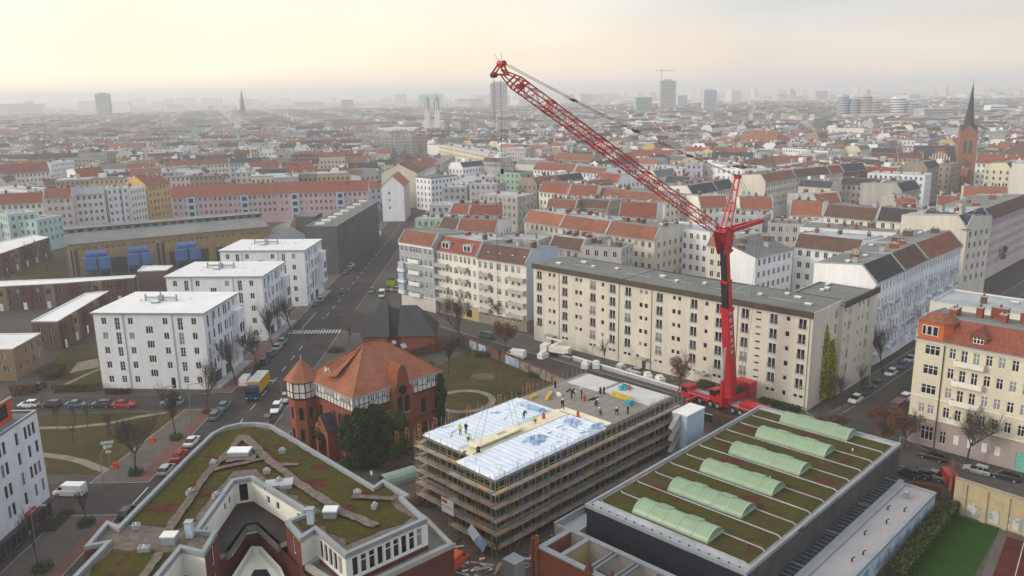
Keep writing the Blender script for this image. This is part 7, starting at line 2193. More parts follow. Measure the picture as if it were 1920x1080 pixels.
# ------------------------------------------------------------------ street furniture
def lamp(px, py, h, label, arm=1.5, head=0.0):
    p = at(px, py); t = thing('street_lamp', label, 'street lamp', (p.x, p.y, .1), head)
    b = MB(); b.tube((0, 0, 0), (0, 0, h), .09, 'frame_grey', 6, r2=.05); b.build('post', t)
    b = MB(); b.tube((0, 0, h), (arm, 0, h + .25), .04, 'frame_grey', 5); b.box(arm - .1, -.14, h + .18, arm + .7, .14, h + .3, 'zinc'); b.build('lamp_head', t)
lamp(200, 948, 8.5, 'street lamp at the corner by the white delivery van', head=1.5); lamp(360, 795, 8, 'street lamp at the grass triangle corner', head=0); lamp(313, 780, 6, 'low street lamp at the kerb by the silver-green car'); lamp(271, 728, 6, 'street lamp in front of the nearest white cube', head=2)
lamp(533, 790, 8, 'street lamp by the white car at the brick house', head=3); lamp(570, 640, 9, 'street lamp behind the turret roof', head=3); lamp(1510, 812, 8, 'white street lamp at the slab corner', head=2); lamp(75, 1065, 9, 'street lamp at the bottom left corner', head=0)
t = thing('sign_mast', 'sign mast with white panels on the grass triangle', 'sign', at(208, 882), .3)
b = MB(); b.tube((0, 0, 0), (0, 0, 5.5), .06, 'frame_grey', 6); b.build('post', t)
for z, w in ((4.9, 2.0), (4.2, 1.4), (3.2, .8)): b = MB(); b.box(-w / 2, -.04, z, w / 2, .04, z + .45, 'frame_white'); b.build('panel', t)
for (x, y, lb) in ((287, 829, 'orange marker post on the grass edge, farther one'), (217, 878, 'orange marker post on the grass edge, nearer one')):
    p = at(x, y); b = MB(); b.box(-.35, -.3, 0, .35, .3, .9, 'orange_red'); b.tube((0, 0, .9), (0, 0, 1.2), .1, 'orange_red', 6); tag(b.build('marker', loc=(p.x, p.y, .05)), lb, 'marker')
t = thing('advertising_stand', 'yellow-green kiosk stand at the foot of the red bays', 'kiosk', at(733, 538), 0)
b = MB(); b.box(-1.2, -1.2, 0, 1.2, 1.2, 2.6, 'hi_vis'); b.build('body', t); b = MB(); b.box(-1.3, -1.3, 2.6, 1.3, 1.3, 2.8, 'leaf_hedge'); b.build('roof', t)
p = at(748, 900); t = thing('garden_tunnel', 'green arched tarpaulin tunnel between ivy and scaffolding', 'tarpaulin', p, .6)
b = MB()
for k in range(8):
    a0, a1 = math.pi * k / 8, math.pi * (k + 1) / 8; b.face([(-3, 1.6 * math.cos(a0), 1.7 * math.sin(a0)), (3, 1.6 * math.cos(a0), 1.7 * math.sin(a0)), (3, 1.6 * math.cos(a1), 1.7 * math.sin(a1)), (-3, 1.6 * math.cos(a1), 1.7 * math.sin(a1))], 'plaster_green')
b.build('cover', t)
# ------------------------------------------------------------------ middle distance, one house at a time
def wins(L, H, storey=3.3, w=1.05, h=1.6, pitch=2.3, base=1.0, st='2', rows=None):
    n = max(1, int((L - 1.2) / pitch)); rows = rows or int((H - base - .6) / storey); r = []
    for j in range(rows):
        z = H - 2.4 - storey * j
        if z < .3: break
        for i in range(n): r.append((.6 + (L - 1.2) * (i + .5) / n - w / 2, z, w, h, st))
    return r


FOOT = []


def mid(label, ax, ay, bx, by, H, D, wm, roof, rm, rise=3.0, name='apartment_house', cat='apartment house', ch=2, ht=0, sides='r', top='felt_grey', st='2', pitch=2.3, inset=None, bands=None):
    A, B = at(ax, ay, H), at(bx, by, H)
    W = Vector((B.x - A.x, B.y - A.y)).length
    f = wins(W, H, st=st, pitch=pitch); s = wins(D, H, st=st, pitch=pitch * 1.15)
    r = bld(name, label, cat, A, B, H, D, wm, roof, rm, rise, front=f, right=s if 'r' in sides else None, left=s if 'l' in sides else None, joined=True, top=top, chim=ch, hatches=ht, inset=inset, bands=bands)
    c_ = Vector(((A.x + B.x) / 2, (A.y + B.y) / 2)); d = Vector((B.x - A.x, B.y - A.y)).normalized(); c_ += Vector((-d.y, d.x)) * D / 2
    FOOT.append((c_.x, c_.y, math.hypot(W, D) / 2 * .92))
    return r


rnd.seed(77)
MID = [
    # left of the avenue
    ('white house row with red tiled roof at the left edge behind the mint buildings', -60, 386, 81, 379.5, 16, 12, 'plaster_ivory', 'mansard', 'tile_red', 4.5),
    ('rose-white house with brick-red roof right of the long red-roofed row', 82, 372, 135, 369.5, 19, 12, 'plaster_rose', 'mansard', 'tile_brick', 4),
    ('ivory five-storey house with grey-pink roof left of the red-striped corner house', 138, 366.5, 195, 362, 19, 13, 'plaster_ivory', 'mansard', 'felt_pale', 3),
    ('pale corner house with dark red vertical stripes', 197, 355.5, 241, 350.5, 20, 14, 'plaster_white', 'flat', 'felt_pale', 0),
    ('ivory street front seen at a slant right of the red-striped house', 242, 355, 272, 349.4, 19, 14, 'plaster_ivory', 'flat', 'felt_pale', 0),
    ('ochre-orange house with red gable roof left of the pink row', 274.7, 349, 319, 343, 19, 16, 'plaster_orange', 'gable', 'tile_red', 5),
    ('long pink apartment row with red roof and pale blue stair bays, left half', 320, 370, 520, 362, 14.6, 11, 'plaster_pink', 'gable', 'tile_red', 4.6),
    ('long pink apartment row with red roof, right half towards the gabled house', 520, 362, 690, 357.5, 14.6, 11, 'plaster_pink', 'gable', 'tile_red', 4.6),
    ('pale blue-white low link between pink row and gabled house', 692.5, 353, 716, 352, 13, 11, 'plaster_blue', 'gable', 'tile_red', 3),
    ('mint green stepped building with terraces, upper block', 14, 404, 68, 398, 16, 12, 'plaster_mint', 'flat', 'felt_pale', 0),
    ('mint green stepped building, tall right block', 68, 414, 118, 404, 13.5, 12, 'plaster_mint', 'flat', 'felt_pale', 0),
    ('mint green stepped building, low left block', -30, 420, 62, 417, 12, 12, 'plaster_mint', 'flat', 'felt_grey', 0),
    ('long red-tiled roof far left behind the white flat roofs', -80, 333, 94, 321, 17, 12, 'plaster_ivory', 'mansard', 'tile_red', 6),
    ('white house with green-grey side behind the long red roof', 94, 307, 138, 301, 20, 12, 'plaster_white', 'flat', 'felt_pale', 0),
    ('white flat-roofed hall behind the small red-roofed house', 116, 321, 190, 311, 14, 14, 'plaster_white', 'flat', 'felt_pale', 0),
    ('small white house with bright red tiled roof left of the blue-grey shed roof', 146, 333, 199, 328, 17, 12, 'plaster_white', 'mansard', 'tile_red', 5),
    ('low building with blue-grey roof and white roof lights', 200, 337, 262, 328, 12, 14, 'plaster_grey', 'mansard', 'slate_roof', 3),
    ('low dark-red roofed house before the white hall', 84, 348, 148, 343, 14, 10, 'plaster_brown', 'gable', 'tile_brown', 3),
    ('white flat house with dark roof terrace at the left edge', -20, 353, 50, 358, 15, 12, 'plaster_white', 'flat', 'felt_pale', 0),
    ('grey house with green wall terraces beside the flat white one', 50, 351, 82, 348, 15, 12, 'plaster_green', 'flat', 'felt_pale', 0),
    ('yellow-grey block behind the orange house', 247, 305, 272, 303, 17, 14, 'plaster_yellow', 'flat', 'felt_grey', 0),
    ('bare brown fire wall block beside the yellow-grey one', 270, 316, 308, 314, 18, 14, 'plaster_brown', 'flat', 'felt_grey', 0),
    ('long white row with brown mansard in the left distance', 308, 311, 430, 306, 17, 12, 'plaster_ivory', 'mansard', 'tile_brick', 3),
    ('long white row with slate-blue mansard continuing to the right', 430, 306, 505, 303, 17, 12, 'plaster_blue', 'mansard', 'slate_roof', 3),
    ('house with red tiled roof turned sideways left of the bare wall house', 475, 318, 528, 312, 15, 12, 'plaster_old', 'gable', 'tile_red', 4.5),
    ('old house with bare brown wall and red gable roof, centre left', 533, 322, 592, 318, 16, 13, 'plaster_brown', 'gable', 'tile_red', 5),
    ('old house with red gable roof and pale end wall above the pink row', 592, 336, 660, 332, 14, 12, 'plaster_old', 'gable', 'tile_red', 5),
    ('long low flat hall roof edged white behind the pink row', 380, 343, 480, 338, 9, 20, 'plaster_old', 'flat', 'felt_grey', 0),
    ('brown-walled house with dark red roof beside the gabled house', 655, 323, 716, 315, 15, 12, 'plaster_brown', 'gable', 'tile_brown', 3),
    ('cream house row with small windows in the centre left distance', 655, 312, 722, 306, 16, 12, 'plaster_ivory', 'flat', 'felt_pale', 0),
    # along the far avenue
    ('yellow-green street front with brown roof beside the gabled house', 781.6, 325.3, 797, 318, 19, 20, 'plaster_yellow', 'gable', 'tile_brown', 5),
    ('pale balconied street front with dark red roof left of the far avenue', 797, 318, 827, 305, 19, 20, 'plaster_white', 'gable', 'tile_red', 5),
    ('dark balconied street front farther up the left side of the avenue', 829, 306, 853, 291, 20, 16, 'plaster_old', 'flat', 'felt_grey', 0),
    # centre block right of the avenue
    ('flat grey roof behind the grey corner house, first courtyard wing', 772, 437, 826, 444, 18.5, 11, 'plaster_grey', 'flat', 'felt_pale', 0),
    ('brown tiled courtyard roof behind the grey corner house', 822, 428, 856, 432, 18, 10, 'plaster_ivory', 'mansard', 'tile_brown', 3.4),
    ('brick-red tiled courtyard roof between two chimneys', 857, 432, 930, 435, 18, 10, 'plaster_ivory', 'mansard', 'tile_brick', 3.4),
    ('white flat-roofed house at the avenue before the red tiled pair', 778, 411, 855, 413, 18, 12, 'plaster_green', 'flat', 'felt_pale', 0),
    ('house with bright red tiled attic, left of a stepped fire wall', 843, 400, 877, 403, 18, 11, 'plaster_ivory', 'mansard', 'tile_red', 3.4),
    ('house with bright red tiled attic, right of the stepped fire wall', 879, 403, 944, 402, 18, 11, 'plaster_ivory', 'mansard', 'tile_red', 3.4),
    ('grey flat house with skylights at the avenue, farther up', 805, 386, 880, 385, 18, 12, 'plaster_grey', 'flat', 'felt_pale', 0),
    ('blue-grey side wing with stepped roofs at the avenue', 829, 352, 876, 351, 16, 14, 'plaster_grey', 'flat', 'felt_pale', 0),
    ('tall blue-grey courtyard house with few windows', 880, 345, 932, 346, 18, 14, 'plaster_grey', 'flat', 'felt_pale', 0),
    ('flat white courtyard house right of the blue-grey one', 897, 365, 970, 370, 16, 14, 'plaster_old', 'flat', 'felt_pale', 0),
    ('white modern corner building with roof terrace and planted roof', 866, 338, 976, 326, 15, 16, 'plaster_white', 'flat', 'felt_pale', 0),
    ('teal green building beside the white corner building', 975, 325, 1000, 321, 19, 16, 'plaster_green', 'flat', 'slate_roof', 0),
    ('beige bare fire wall house right of the teal one', 988, 338, 1034, 336, 17, 14, 'plaster_old', 'flat', 'felt_grey', 0),
    ('red attic with white-edged gables and four roof windows, left one', 1010, 358, 1063, 364, 18, 12, 'plaster_ivory', 'mansard', 'tile_red', 4),
    ('red attic with white-edged gables, right one', 1066, 365, 1119, 368, 18, 12, 'plaster_ivory', 'mansard', 'tile_red', 4),
    ('long low brown-orange tiled roof towards the jib', 1120, 366, 1247, 380, 18, 12, 'plaster_ivory', 'mansard', 'tile_brick', 3),
    ('brown roof with small roof lights right of a tall chimney stack', 1025, 389, 1080, 391, 17, 11, 'plaster_brown', 'mansard', 'tile_brick', 3),
    ('dark brown stepped roofs behind the red attic row', 1080, 388, 1140, 392, 17, 11, 'plaster_brown', 'mansard', 'tile_brown', 3),
    ('wide pinkish-red tiled roof under the jib', 1160, 407, 1232, 409, 17, 11, 'plaster_ivory', 'mansard', 'tile_red', 5),
    ('long row with bright orange-red attic, first of three', 983, 414, 1050, 425, 18, 12, 'plaster_cream', 'mansard', 'tile_orange', 3.6),
    ('long row with brown-red attic and one dark dormer, second of three', 1050, 425, 1136, 438, 18, 12, 'plaster_cream', 'mansard', 'tile_brick', 3.6),
    ('cream house with brown-orange attic above the slab, third of three', 1136, 438, 1228, 451, 18, 12, 'plaster_cream', 'mansard', 'tile_brick', 3.6),
    ('flat grey roofed courtyard wing with light wells behind the old white houses', 905, 444, 1010, 452, 16, 9, 'plaster_old', 'flat', 'felt_pale', 0),
    ('dark brown tiled courtyard roof behind the brown-attic house', 1030, 462, 1090, 470, 16.5, 9, 'plaster_old', 'mansard', 'tile_brown', 3),
    ('pale bare courtyard wing left of the bare tree', 1090, 462, 1165, 468, 18, 10, 'plaster_old', 'flat', 'felt_grey', 0),
    ('white and blue courtyard house with tall arched windows behind the slab', 1229, 424, 1331, 437, 19.5, 12, 'plaster_white', 'flat', 'felt_pale', 0),
    ('cream courtyard house with orange attic behind the crane boom', 1326, 459, 1374, 466, 18, 12, 'plaster_cream', 'mansard', 'tile_orange', 3.4),
    ('flat grey building with dark windows behind the white and blue house', 1335, 402, 1430, 408, 18, 12, 'plaster_grey', 'flat', 'felt_pale', 0),
    ('orange tiled attic left of the crane mast', 1313, 389, 1366, 387, 17, 11, 'plaster_ivory', 'mansard', 'tile_orange', 4),
    ('orange tiled attic right of the crane mast', 1387, 391, 1450, 391, 17, 11, 'plaster_ivory', 'mansard', 'tile_orange', 4),
    ('orange-red attic with two dark openings beside the brown mansard', 1480, 402, 1542, 405, 18, 11, 'plaster_ivory', 'mansard', 'tile_orange', 4.4),
    ('white wall house with grey flat roof right of the crane masts', 1440, 420, 1530, 424, 17, 12, 'plaster_old', 'flat', 'felt_grey', 0),
    ('grey-roofed wing facing right with white side wall, right of the crane boom', 1417, 483.5, 1487, 467, 18.5, 11, 'plaster_white', 'shed', 'felt_dark', 3.0),
    ('white courtyard house with long dark brown roof', 1489, 462, 1612, 476, 18.5, 12, 'plaster_white', 'mansard', 'tile_brown', 3.4),
    ('flat grey roof with skylights and white upper wall behind the dark brown roof', 1500, 427, 1680, 438, 18, 14, 'plaster_white', 'flat', 'felt_grey', 0),
    ('house with dark brown mansard, left of three in a row', 1543.7, 404.6, 1642, 414, 20, 12, 'plaster_ivory', 'mansard', 'tile_brown', 3.6),
    ('house with slate-dark mansard, middle of three in a row', 1643.6, 412.4, 1724, 419, 20.5, 12, 'plaster_ivory', 'mansard', 'tile_dark', 3.8),
    ('corner house with slate-dark mansard at the street end', 1724, 419, 1813, 430.6, 21, 13, 'plaster_cream', 'mansard', 'slate_roof', 3.8),
    ('cream street front of the corner house along the far side street', 1813.6, 430.6, 1858, 412.6, 21, 12, 'plaster_cream', 'mansard', 'slate_roof', 3.8),
    ('pinkish street front with balconies beyond the slate corner', 1859, 413, 1935, 383, 19.5, 12, 'plaster_rose', 'mansard', 'tile_brown', 3.4),
    ('white scaffold-wrapped house left of the crane mast', 1332, 306, 1392, 318, 21, 14, 'plaster_white', 'flat', 'felt_pale', 0),
    ('white scaffold-wrapped house front facing right behind the crane mast', 1392.5, 318, 1434, 312, 21, 16, 'plaster_white', 'flat', 'felt_pale', 0),
    ('pale lilac house left of the scaffold-wrapped one', 1285, 308, 1318, 308, 21, 14, 'plaster_lilac', 'flat', 'felt_pale', 0),
    ('slate attic with white dormers right of the jib foot', 1297, 365, 1345, 357, 18, 11, 'plaster_ivory', 'mansard', 'slate_roof', 3.6),
    ('slate attic strip right of the white-dormered one', 1345, 357, 1376, 351, 18, 11, 'plaster_ivory', 'mansard', 'slate_roof', 3.6),
    ('row with dark red attic rising to the right, first part', 1435, 342, 1492, 332.5, 18, 12, 'plaster_cream', 'mansard', 'tile_brick', 3.6),
    ('row with dark red attic rising to the right, middle part', 1492, 332.5, 1557, 325.5, 18, 12, 'plaster_rose', 'mansard', 'tile_brown', 3.6),
    ('row with brick-red attic before the maroon wall', 1557, 325.5, 1581, 322, 18, 12, 'plaster_rose', 'mansard', 'tile_red', 3.6),
    ('maroon wall house under a slate roof with white painted letters', 1582, 322, 1625, 318, 18, 12, 'paint_maroon', 'mansard', 'slate_roof', 3.6),
    ('white cubic house with blue graffiti wall below the church', 1627, 325, 1735, 330, 17, 14, 'plaster_white', 'flat', 'felt_pale', 0),
    ('dark flat-roofed ring of courtyard wings below the white cubic house', 1575, 345, 1690, 352, 16, 12, 'plaster_old', 'mansard', 'tile_dark', 3),
    ('slate-roofed angled house right of the dark ring', 1690, 360, 1725, 353, 17, 12, 'plaster_old', 'mansard', 'slate_roof', 3.6),
    ('orange roof being re-tiled beside bare rafters', 1535, 388, 1580, 384, 17, 11, 'plaster_old', 'mansard', 'tile_orange', 4.6),
    ('orange-red re-tiled roof above the slate mansards', 1680, 397, 1722, 397, 18, 11, 'plaster_old', 'mansard', 'tile_orange', 4.4),
    ('brick-red house with arched grey roof in the right centre', 1755, 388, 1800, 390, 17, 13, 'brick_red', 'mansard', 'tile_brick', 4),
    ('long roof with bright orange tiles on the right', 1805, 366, 1890, 369, 17, 12, 'plaster_rose', 'mansard', 'tile_orange', 3.4),
    ('brick-red building with arched windows left of the church', 1632, 286, 1681, 287, 18, 13, 'brick_red', 'mansard', 'tile_dark', 3),
    ('yellow house with dark red roof between brick building and church', 1682, 296, 1730, 297, 16, 12, 'plaster_ochre', 'mansard', 'tile_brown', 3.4),
    ('long orange-red tiled roof in front of the church', 1690, 325, 1812, 330, 10, 12, 'brick_red', 'mansard', 'tile_orange', 4),
    ('white row with red roof right of the church, left half', 1829, 305, 1882, 307, 16, 12, 'plaster_white', 'mansard', 'tile_red', 5),
    ('white row with red roof right of the church, right half', 1883, 308, 1950, 311, 16, 12, 'plaster_white', 'mansard', 'tile_red', 5),
    ('white grid-fronted office building above the red roof strip', 1467, 278, 1552, 284, 18, 16, 'plaster_white', 'flat', 'felt_grey', 0),
    ('long red tiled roof strip below the white grid front', 1420, 307, 1524, 308, 14, 12, 'plaster_ivory', 'mansard', 'tile_brick', 5),
    ('slate trapezoid roof with white dormers behind the scaffold-wrapped house', 1332, 303, 1412, 304, 15, 14, 'plaster_old', 'mansard', 'slate_roof', 6),
    ('white house with red roof left of the grey trapezoid roof', 1282, 283, 1330, 285, 17, 12, 'plaster_ivory', 'mansard', 'tile_red', 3),
    ('wide red tiled roof in the centre right distance', 1180, 294, 1262, 296, 15, 13, 'plaster_yellow', 'mansard', 'tile_red', 5),
    ('long yellow-white office slab with ribbon windows in the centre distance', 822, 272, 915, 290, 21, 14, 'plaster_yellow', 'flat', 'felt_pale', 0),
    ('white house with red side in the centre distance right of the office slab', 950, 277, 985, 278, 18, 14, 'plaster_rose', 'flat', 'felt_pale', 0),
    ('big brick-red hipped roof with white gable in the right distance', 1380, 262, 1455, 268, 16, 20, 'brick_red', 'hip', 'tile_brick', 9),
    ('red-brown roofed building at the right edge behind the white row', 1872, 290, 1950, 296, 16, 18, 'brick_red', 'hip', 'tile_brown', 9),
    ('white stepped house with small dark openings in the centre', 1000, 317, 1075, 322, 17, 12, 'plaster_white', 'mansard', 'tile_red', 4),
    ('white stepped house with maroon wall panels in the centre', 1078, 322, 1135, 326, 19, 12, 'plaster_white', 'mansard', 'tile_brick', 3),
    ('white-walled attic house with trapezoid gable in the centre', 1115, 338, 1158, 343, 17, 12, 'plaster_white', 'mansard', 'tile_red', 4),
    ('large old house with brown-red roofs behind the stepped white houses', 1040, 298, 1110, 302, 18, 14, 'plaster_brown', 'mansard', 'tile_brick', 4),
    ('white house row to the left of the lilac house under the jib', 1195, 318, 1280, 318, 18, 14, 'plaster_white', 'flat', 'felt_pale', 0),
    ('grey-roofed house with dark glass attic behind the pinkish-red roof', 1245, 342, 1292, 345, 17, 12, 'plaster_grey', 'mansard', 'slate_roof', 3),
]
for row in MID:
    rnd.seed(len(row[0]) * 7 + int(row[1]))
    a = list(row); lb = a[0]
    if a[8] == 'mansard' and a[1] > 840 and a[6] < 13: a[6] += 6.5
    mid(*a, ch=0 if a[8] == 'flat' and 'mint' in lb else rnd.randint(2, 6), ht=rnd.randint(0, 4), sides='rl' if a[8] == 'flat' else 'r', top=rnd.choice(['felt_grey', 'felt_pale', 'felt_grey', 'felt_dark']), inset=a[10] * .75 if len(a) > 10 and a[8] == 'mansard' else None)
# blue stair bays of the pink row
for o in [o for o in bpy.data.objects if o.get('label', '').startswith('long pink')]:
    W = o['_W']
    for k in range(2):
        x = W * (.14 + .5 * k)
        b = MB(); b.box(x, -.35, 0, x + 4.2, -.01, 14.2, 'plaster_blue')
        for j in range(4): b.box(x + 1.0, -.4, 1.6 + 3.3 * j, x + 3.2, -.36, 3.6 + 3.3 * j, 'glass_blue')
        b.build('stair_bay', o)
stripe = [o for o in bpy.data.objects if 'red vertical stripes' in o.get('label', '')][0]
for x in (.1, 7.5, 12.0):
    b = MB(); b.box(x, -.12, 0, x + .5, -.01, 19.8, 'brick_red'); b.build('stripe', stripe)
# maroon wall lettering-like graffiti
mw = [o for o in bpy.data.objects if 'maroon wall' in o.get('label', '')][0]
for k in range(9):
    b = MB(); x = 1.2 + k * 1.7; b.box(x, -.06, 11, x + .35, -.01, 15.5, 'frame_white'); b.box(x, -.06, 11 + (k % 3), x + 1.2, -.01, 11.5 + (k % 3), 'frame_white'); b.box(x + .9, -.06, 11.6, x + 1.2, -.01, 14 + (k % 2), 'frame_white'); b.build('graffiti', mw)
# gabled white house, gable end to the camera
A, B = at(715, 349.7, 17.5), at(756.5, 349, 17.5)
W = (B - A).length; D = 24
ga = thing('gabled_house', 'white gabled house with orange-red roof, its blank end wall facing the bare trees', 'house', (A.x, A.y, 0), math.atan2(B.y - A.y, B.x - A.x))
b = MB(); jb = MB(); ops = [(W * .3, 13.5 - 3.6 * j, .9, 1.3, '2') for j in range(3)]
facade(b, W, 0, 17.5, ops, (0, 0), 0, 'plaster_white'); so = wins(D, 17.5, pitch=3.2); facade(b, D, 0, 17.5, so, (W, 0), 1, 'plaster_rose'); facade(b, D, 0, 17.5, [], (0, D), 3, 'plaster_white'); facade(b, W, 0, 17.5, [], (W, D), 2, 'plaster_white')
b.face([(0, 0, 17.5), (W, 0, 17.5), (W / 2, 0, 22.6)], 'plaster_white'); hang_windows(ga, ops, (0, 0), 0, joined=jb); hang_windows(ga, so, (W, 0), 1, joined=jb); b.build('wall', ga); jb.build('window', ga, kind='stuff')
b = MB(); b.face([(W / 2, -.3, 22.75), (-.4, -.3, 17.2), (-.4, D, 17.2), (W / 2, D, 22.75)], 'tile_orange'); b.face([(W + .4, -.3, 17.2), (W / 2, -.3, 22.75), (W / 2, D, 22.75), (W + .4, D, 17.2)], 'tile_orange'); b.build('roof', ga)
FOOT.append((A.x + 6, A.y + 10, 15))

# ------------------------------------------------------------------ works hall with blue dust filters, slate hall, brick terraces
IA, IB = at(126, 458, 12), at(500, 424, 12)
ih = thing('works_hall', 'long ochre brick works hall with grey roof and louvred ridge', 'factory hall', (IA.x, IA.y, 0), math.atan2(IB.y - IA.y, IB.x - IA.x))
W = (IB - IA).length; D = 26; b = MB(); jb = MB()
mat('brick_ochre', (.38, .25, .11), .85, .1, .6)
ops = [(x, 9.3, 1.0, 1.0, '') for k in range(7) for x in (2.5 + k * 9.6 + q * 1.9 for q in range(4)) if x < W - 2] 
facade(b, W, 0, 12, ops, (0, 0), 0, 'brick_ochre'); facade(b, D, 0, 12, [], (W, 0), 1, 'brick_ochre'); facade(b, D, 0, 12, [], (0, D), 3, 'brick_ochre'); hang_windows(ih, ops, (0, 0), 0, joined=jb, glass='glass_blue')
for k in range(8): b.box(1.2 + k * 9.6, -.25, 0, 1.7 + k * 9.6, -.01, 11.7, 'brick_ochre')
b.build('wall', ih); jb.build('window', ih, kind='stuff')
for k, (x, w, h) in enumerate(((.6 + 0, 2.2, 9.5), (7, 14, 5.6), (29, 2.6, 9.5), (33, 14, 5.6), (49, 8, 5.6))):
    b = MB(); b.box(x, -.12, .1, x + w, -.01, h, 'slate_roof'); b.build('gate', ih)
b = MB(); z = 12
b.face([(-.5, -.6, z), (W + .5, -.6, z), (W + .5, D * .36, z + 2.6), (-.5, D * .36, z + 2.6)], 'felt_grey'); b.face([(-.5, D * .4, z + 3.9), (W + .5, D * .4, z + 3.9), (W + .5, D * .62, z + 3.9), (-.5, D * .62, z + 3.9)], 'felt_grey'); b.face([(-.5, D * .64, z + 2.6), (W + .5, D * .64, z + 2.6), (W + .5, D, z), (-.5, D, z)], 'felt_grey')
b.box(-.4, D * .36, z + 2.5, W + .4, D * .64, z + 3.6, 'frame_grey', top='felt_grey'); b.box(-.6, D * .35, z + 3.6, W + .6, D * .66, z + 3.95, 'slate_roof', top='felt_grey'); b.box(-.5, -.7, z - .3, W + .5, -.02, z - .01, 'frame_grey'); b.face([(-.4, 0, z), (-.4, D * .36, z + 2.5), (-.4, D * .64, z + 2.5), (-.4, D, z)], 'brick_ochre'); b.build('roof', ih)
for k in range(22): b = MB(); b.box(0, 0, 0, 1.6, .2, .8, 'glass_dark'); b.build('louvre', ih, loc=(1 + k * W / 22, D * .35, z + 2.65))
mat('filter_blue', (.085, .17, .38), .5, .08, .6)
for k, x in enumerate((8.5, 22.5, 39)):
    p = ih.matrix_basis; q = Matrix.Translation((IA.x, IA.y, 0)) @ Matrix.Rotation(math.atan2(IB.y - IA.y, IB.x - IA.x), 4, 'Z') @ Vector((x, -4.6, 0))
    t = thing('dust_filter', ('blue twin-bin dust filter at the left end of the works hall', 'blue twin-bin dust filter in the middle of the works hall', 'blue twin-bin dust filter nearest the white cubes')[k], 'dust filter', q, math.atan2(IB.y - IA.y, IB.x - IA.x), None)
    for s in (-2.3, 2.3):
        b = MB(); b.box(s - 2, -2, 3.2, s + 2, 2, 7.2, 'filter_blue'); q4 = [(s - 2, -2), (s + 2, -2), (s + 2, 2), (s - 2, 2)]
        for i in range(4): a_, c_ = q4[i], q4[(i + 1) % 4]; b.face([(c_[0], c_[1], 3.2), (a_[0], a_[1], 3.2), (s, 0, .8)], 'filter_blue')
        b.build('bin', t)
        for lx, ly in ((-1.8, -1.8), (1.8, -1.8), (1.8, 1.8), (-1.8, 1.8)): b = MB(); b.tube((s + lx, ly, 0), (s + lx, ly, 3.3), .12, 'filter_blue', 5); b.build('leg', t)
    b = MB(); b.tube((-3.4, 1, 8.2), (3.4, 1, 8.2), 1.1, 'filter_blue', 14); b.build('drum', t)
def boxb(label, pts, H, wm, rm, name='building', cat='building', par=.4, ops=True, bays=()):
    P = [at(x, y, H) for x, y in pts]; q = ccw([(p.x - P[0].x, p.y - P[0].y) for p in P]); t = thing(name, label, cat, (P[0].x, P[0].y, 0)); b = MB(); jb = MB()
    for i in range(len(q)):
        a, c_ = q[i], q[(i + 1) % len(q)]; L = math.hypot(c_[0] - a[0], c_[1] - a[1]); an_ = math.atan2(c_[1] - a[1], c_[0] - a[0]); o_ = (wins(L, H, pitch=2.6, w=1.0, h=1.3, storey=2.9) if ops is True else [])
        o_ = [v for v in o_ if v[0] > .1 and v[0] + v[2] < L - .1 and rnd.random() < .8]
        facade(b, L, 0, H, o_, a, an_, wm); hang_windows(t, o_, a, an_, joined=jb)
        if 'terrace' in name and L > 16:
            n = int(L / 6)
            for k in range(n):
                s = MB(); x = (k + .15) * L / n; s.box(x, -.5, 0, x + L / n * .42, -.01, H - .3, 'brick_tan' if k % 2 else 'brick_dark'); s.box(x + .4, -.54, 4.6, x + 1.7, -.5, 6.0, 'glass_blue'); s.box(x + .3, -.54, .1, x + 1.3, -.5, 2.3, 'frame_white'); s.build('bay', t, loc=(a[0], a[1], 0), rot=an_)
    b.build('wall', t)
    if jb.f: jb.build('window', t, kind='stuff')
    b = MB(); b.face([(v[0], v[1], H - .15) for v in offset(q, .2)], rm); parapet(b, q, .3, H - .3, H + .15, rm if 'white' in rm else 'zinc_cope'); b.build('roof', t)
    FOOT.append((sum(p.x for p in P) / len(P), sum(p.y for p in P) / len(P), 12)); return t
boxb('tan brick house with white flat roof at the left edge', [(23, 655), (77, 625), (-60, 627), (-110, 655)], 7.5, 'brick_tan', 'roof_white', 'brick_house', 'house')
boxb('dark brick terrace end with slanting white roof, nearer one', [(58, 603), (108, 603), (204, 546), (160, 550)], 7.5, 'brick_brown', 'roof_white', 'brick_terrace', 'terrace')
boxb('long brick terrace with white roof behind the nearer terrace', [(-60, 541), (120, 531), (252, 521), (255, 516), (120, 523), (-60, 530)], 7.5, 'brick_brown', 'roof_white', 'brick_terrace', 'terrace')
boxb('taller brick end house between the long terrace and the middle white cube', [(257, 509), (312, 507), (325, 498), (268, 499)], 9, 'brick_brown', 'roof_white', 'brick_house', 'house')
boxb('brick terrace with white roof slanting up at the far left', [(-60, 486), (0, 476), (92, 445), (60, 441), (-60, 466)], 8, 'brick_brown', 'roof_white', 'brick_terrace', 'terrace')
sl = boxb('dark slate-clad hall block at the avenue with skylights on its roof', [(574, 424), (631, 424), (708, 378), (663, 378)], 17.3, 'slate_block', 'felt_green', 'slate_hall', 'hall', ops=False)
FOOT.append((-66, 320, 34)); FOOT.append((-85, 300, 18))
for k in range(8):
    p = at(600 + k * 11.5, 420 - k * 6, 17.3); b = MB(); b.box(-1.6, -.7, -.2, 1.6, .7, .5, 'frame_white'); o_ = b.build('skylight', [c for c in sl.children if c.name.startswith('roof')][0]); o_.location = (p.x - sl.location.x, p.y - sl.location.y, 17.3)
boxb('dark slate link with sloping roof between works hall and slate hall', [(553, 406), (590, 406), (604, 398), (567, 397)], 15, 'slate_block', 'felt_green', 'slate_link', 'hall', ops=False)
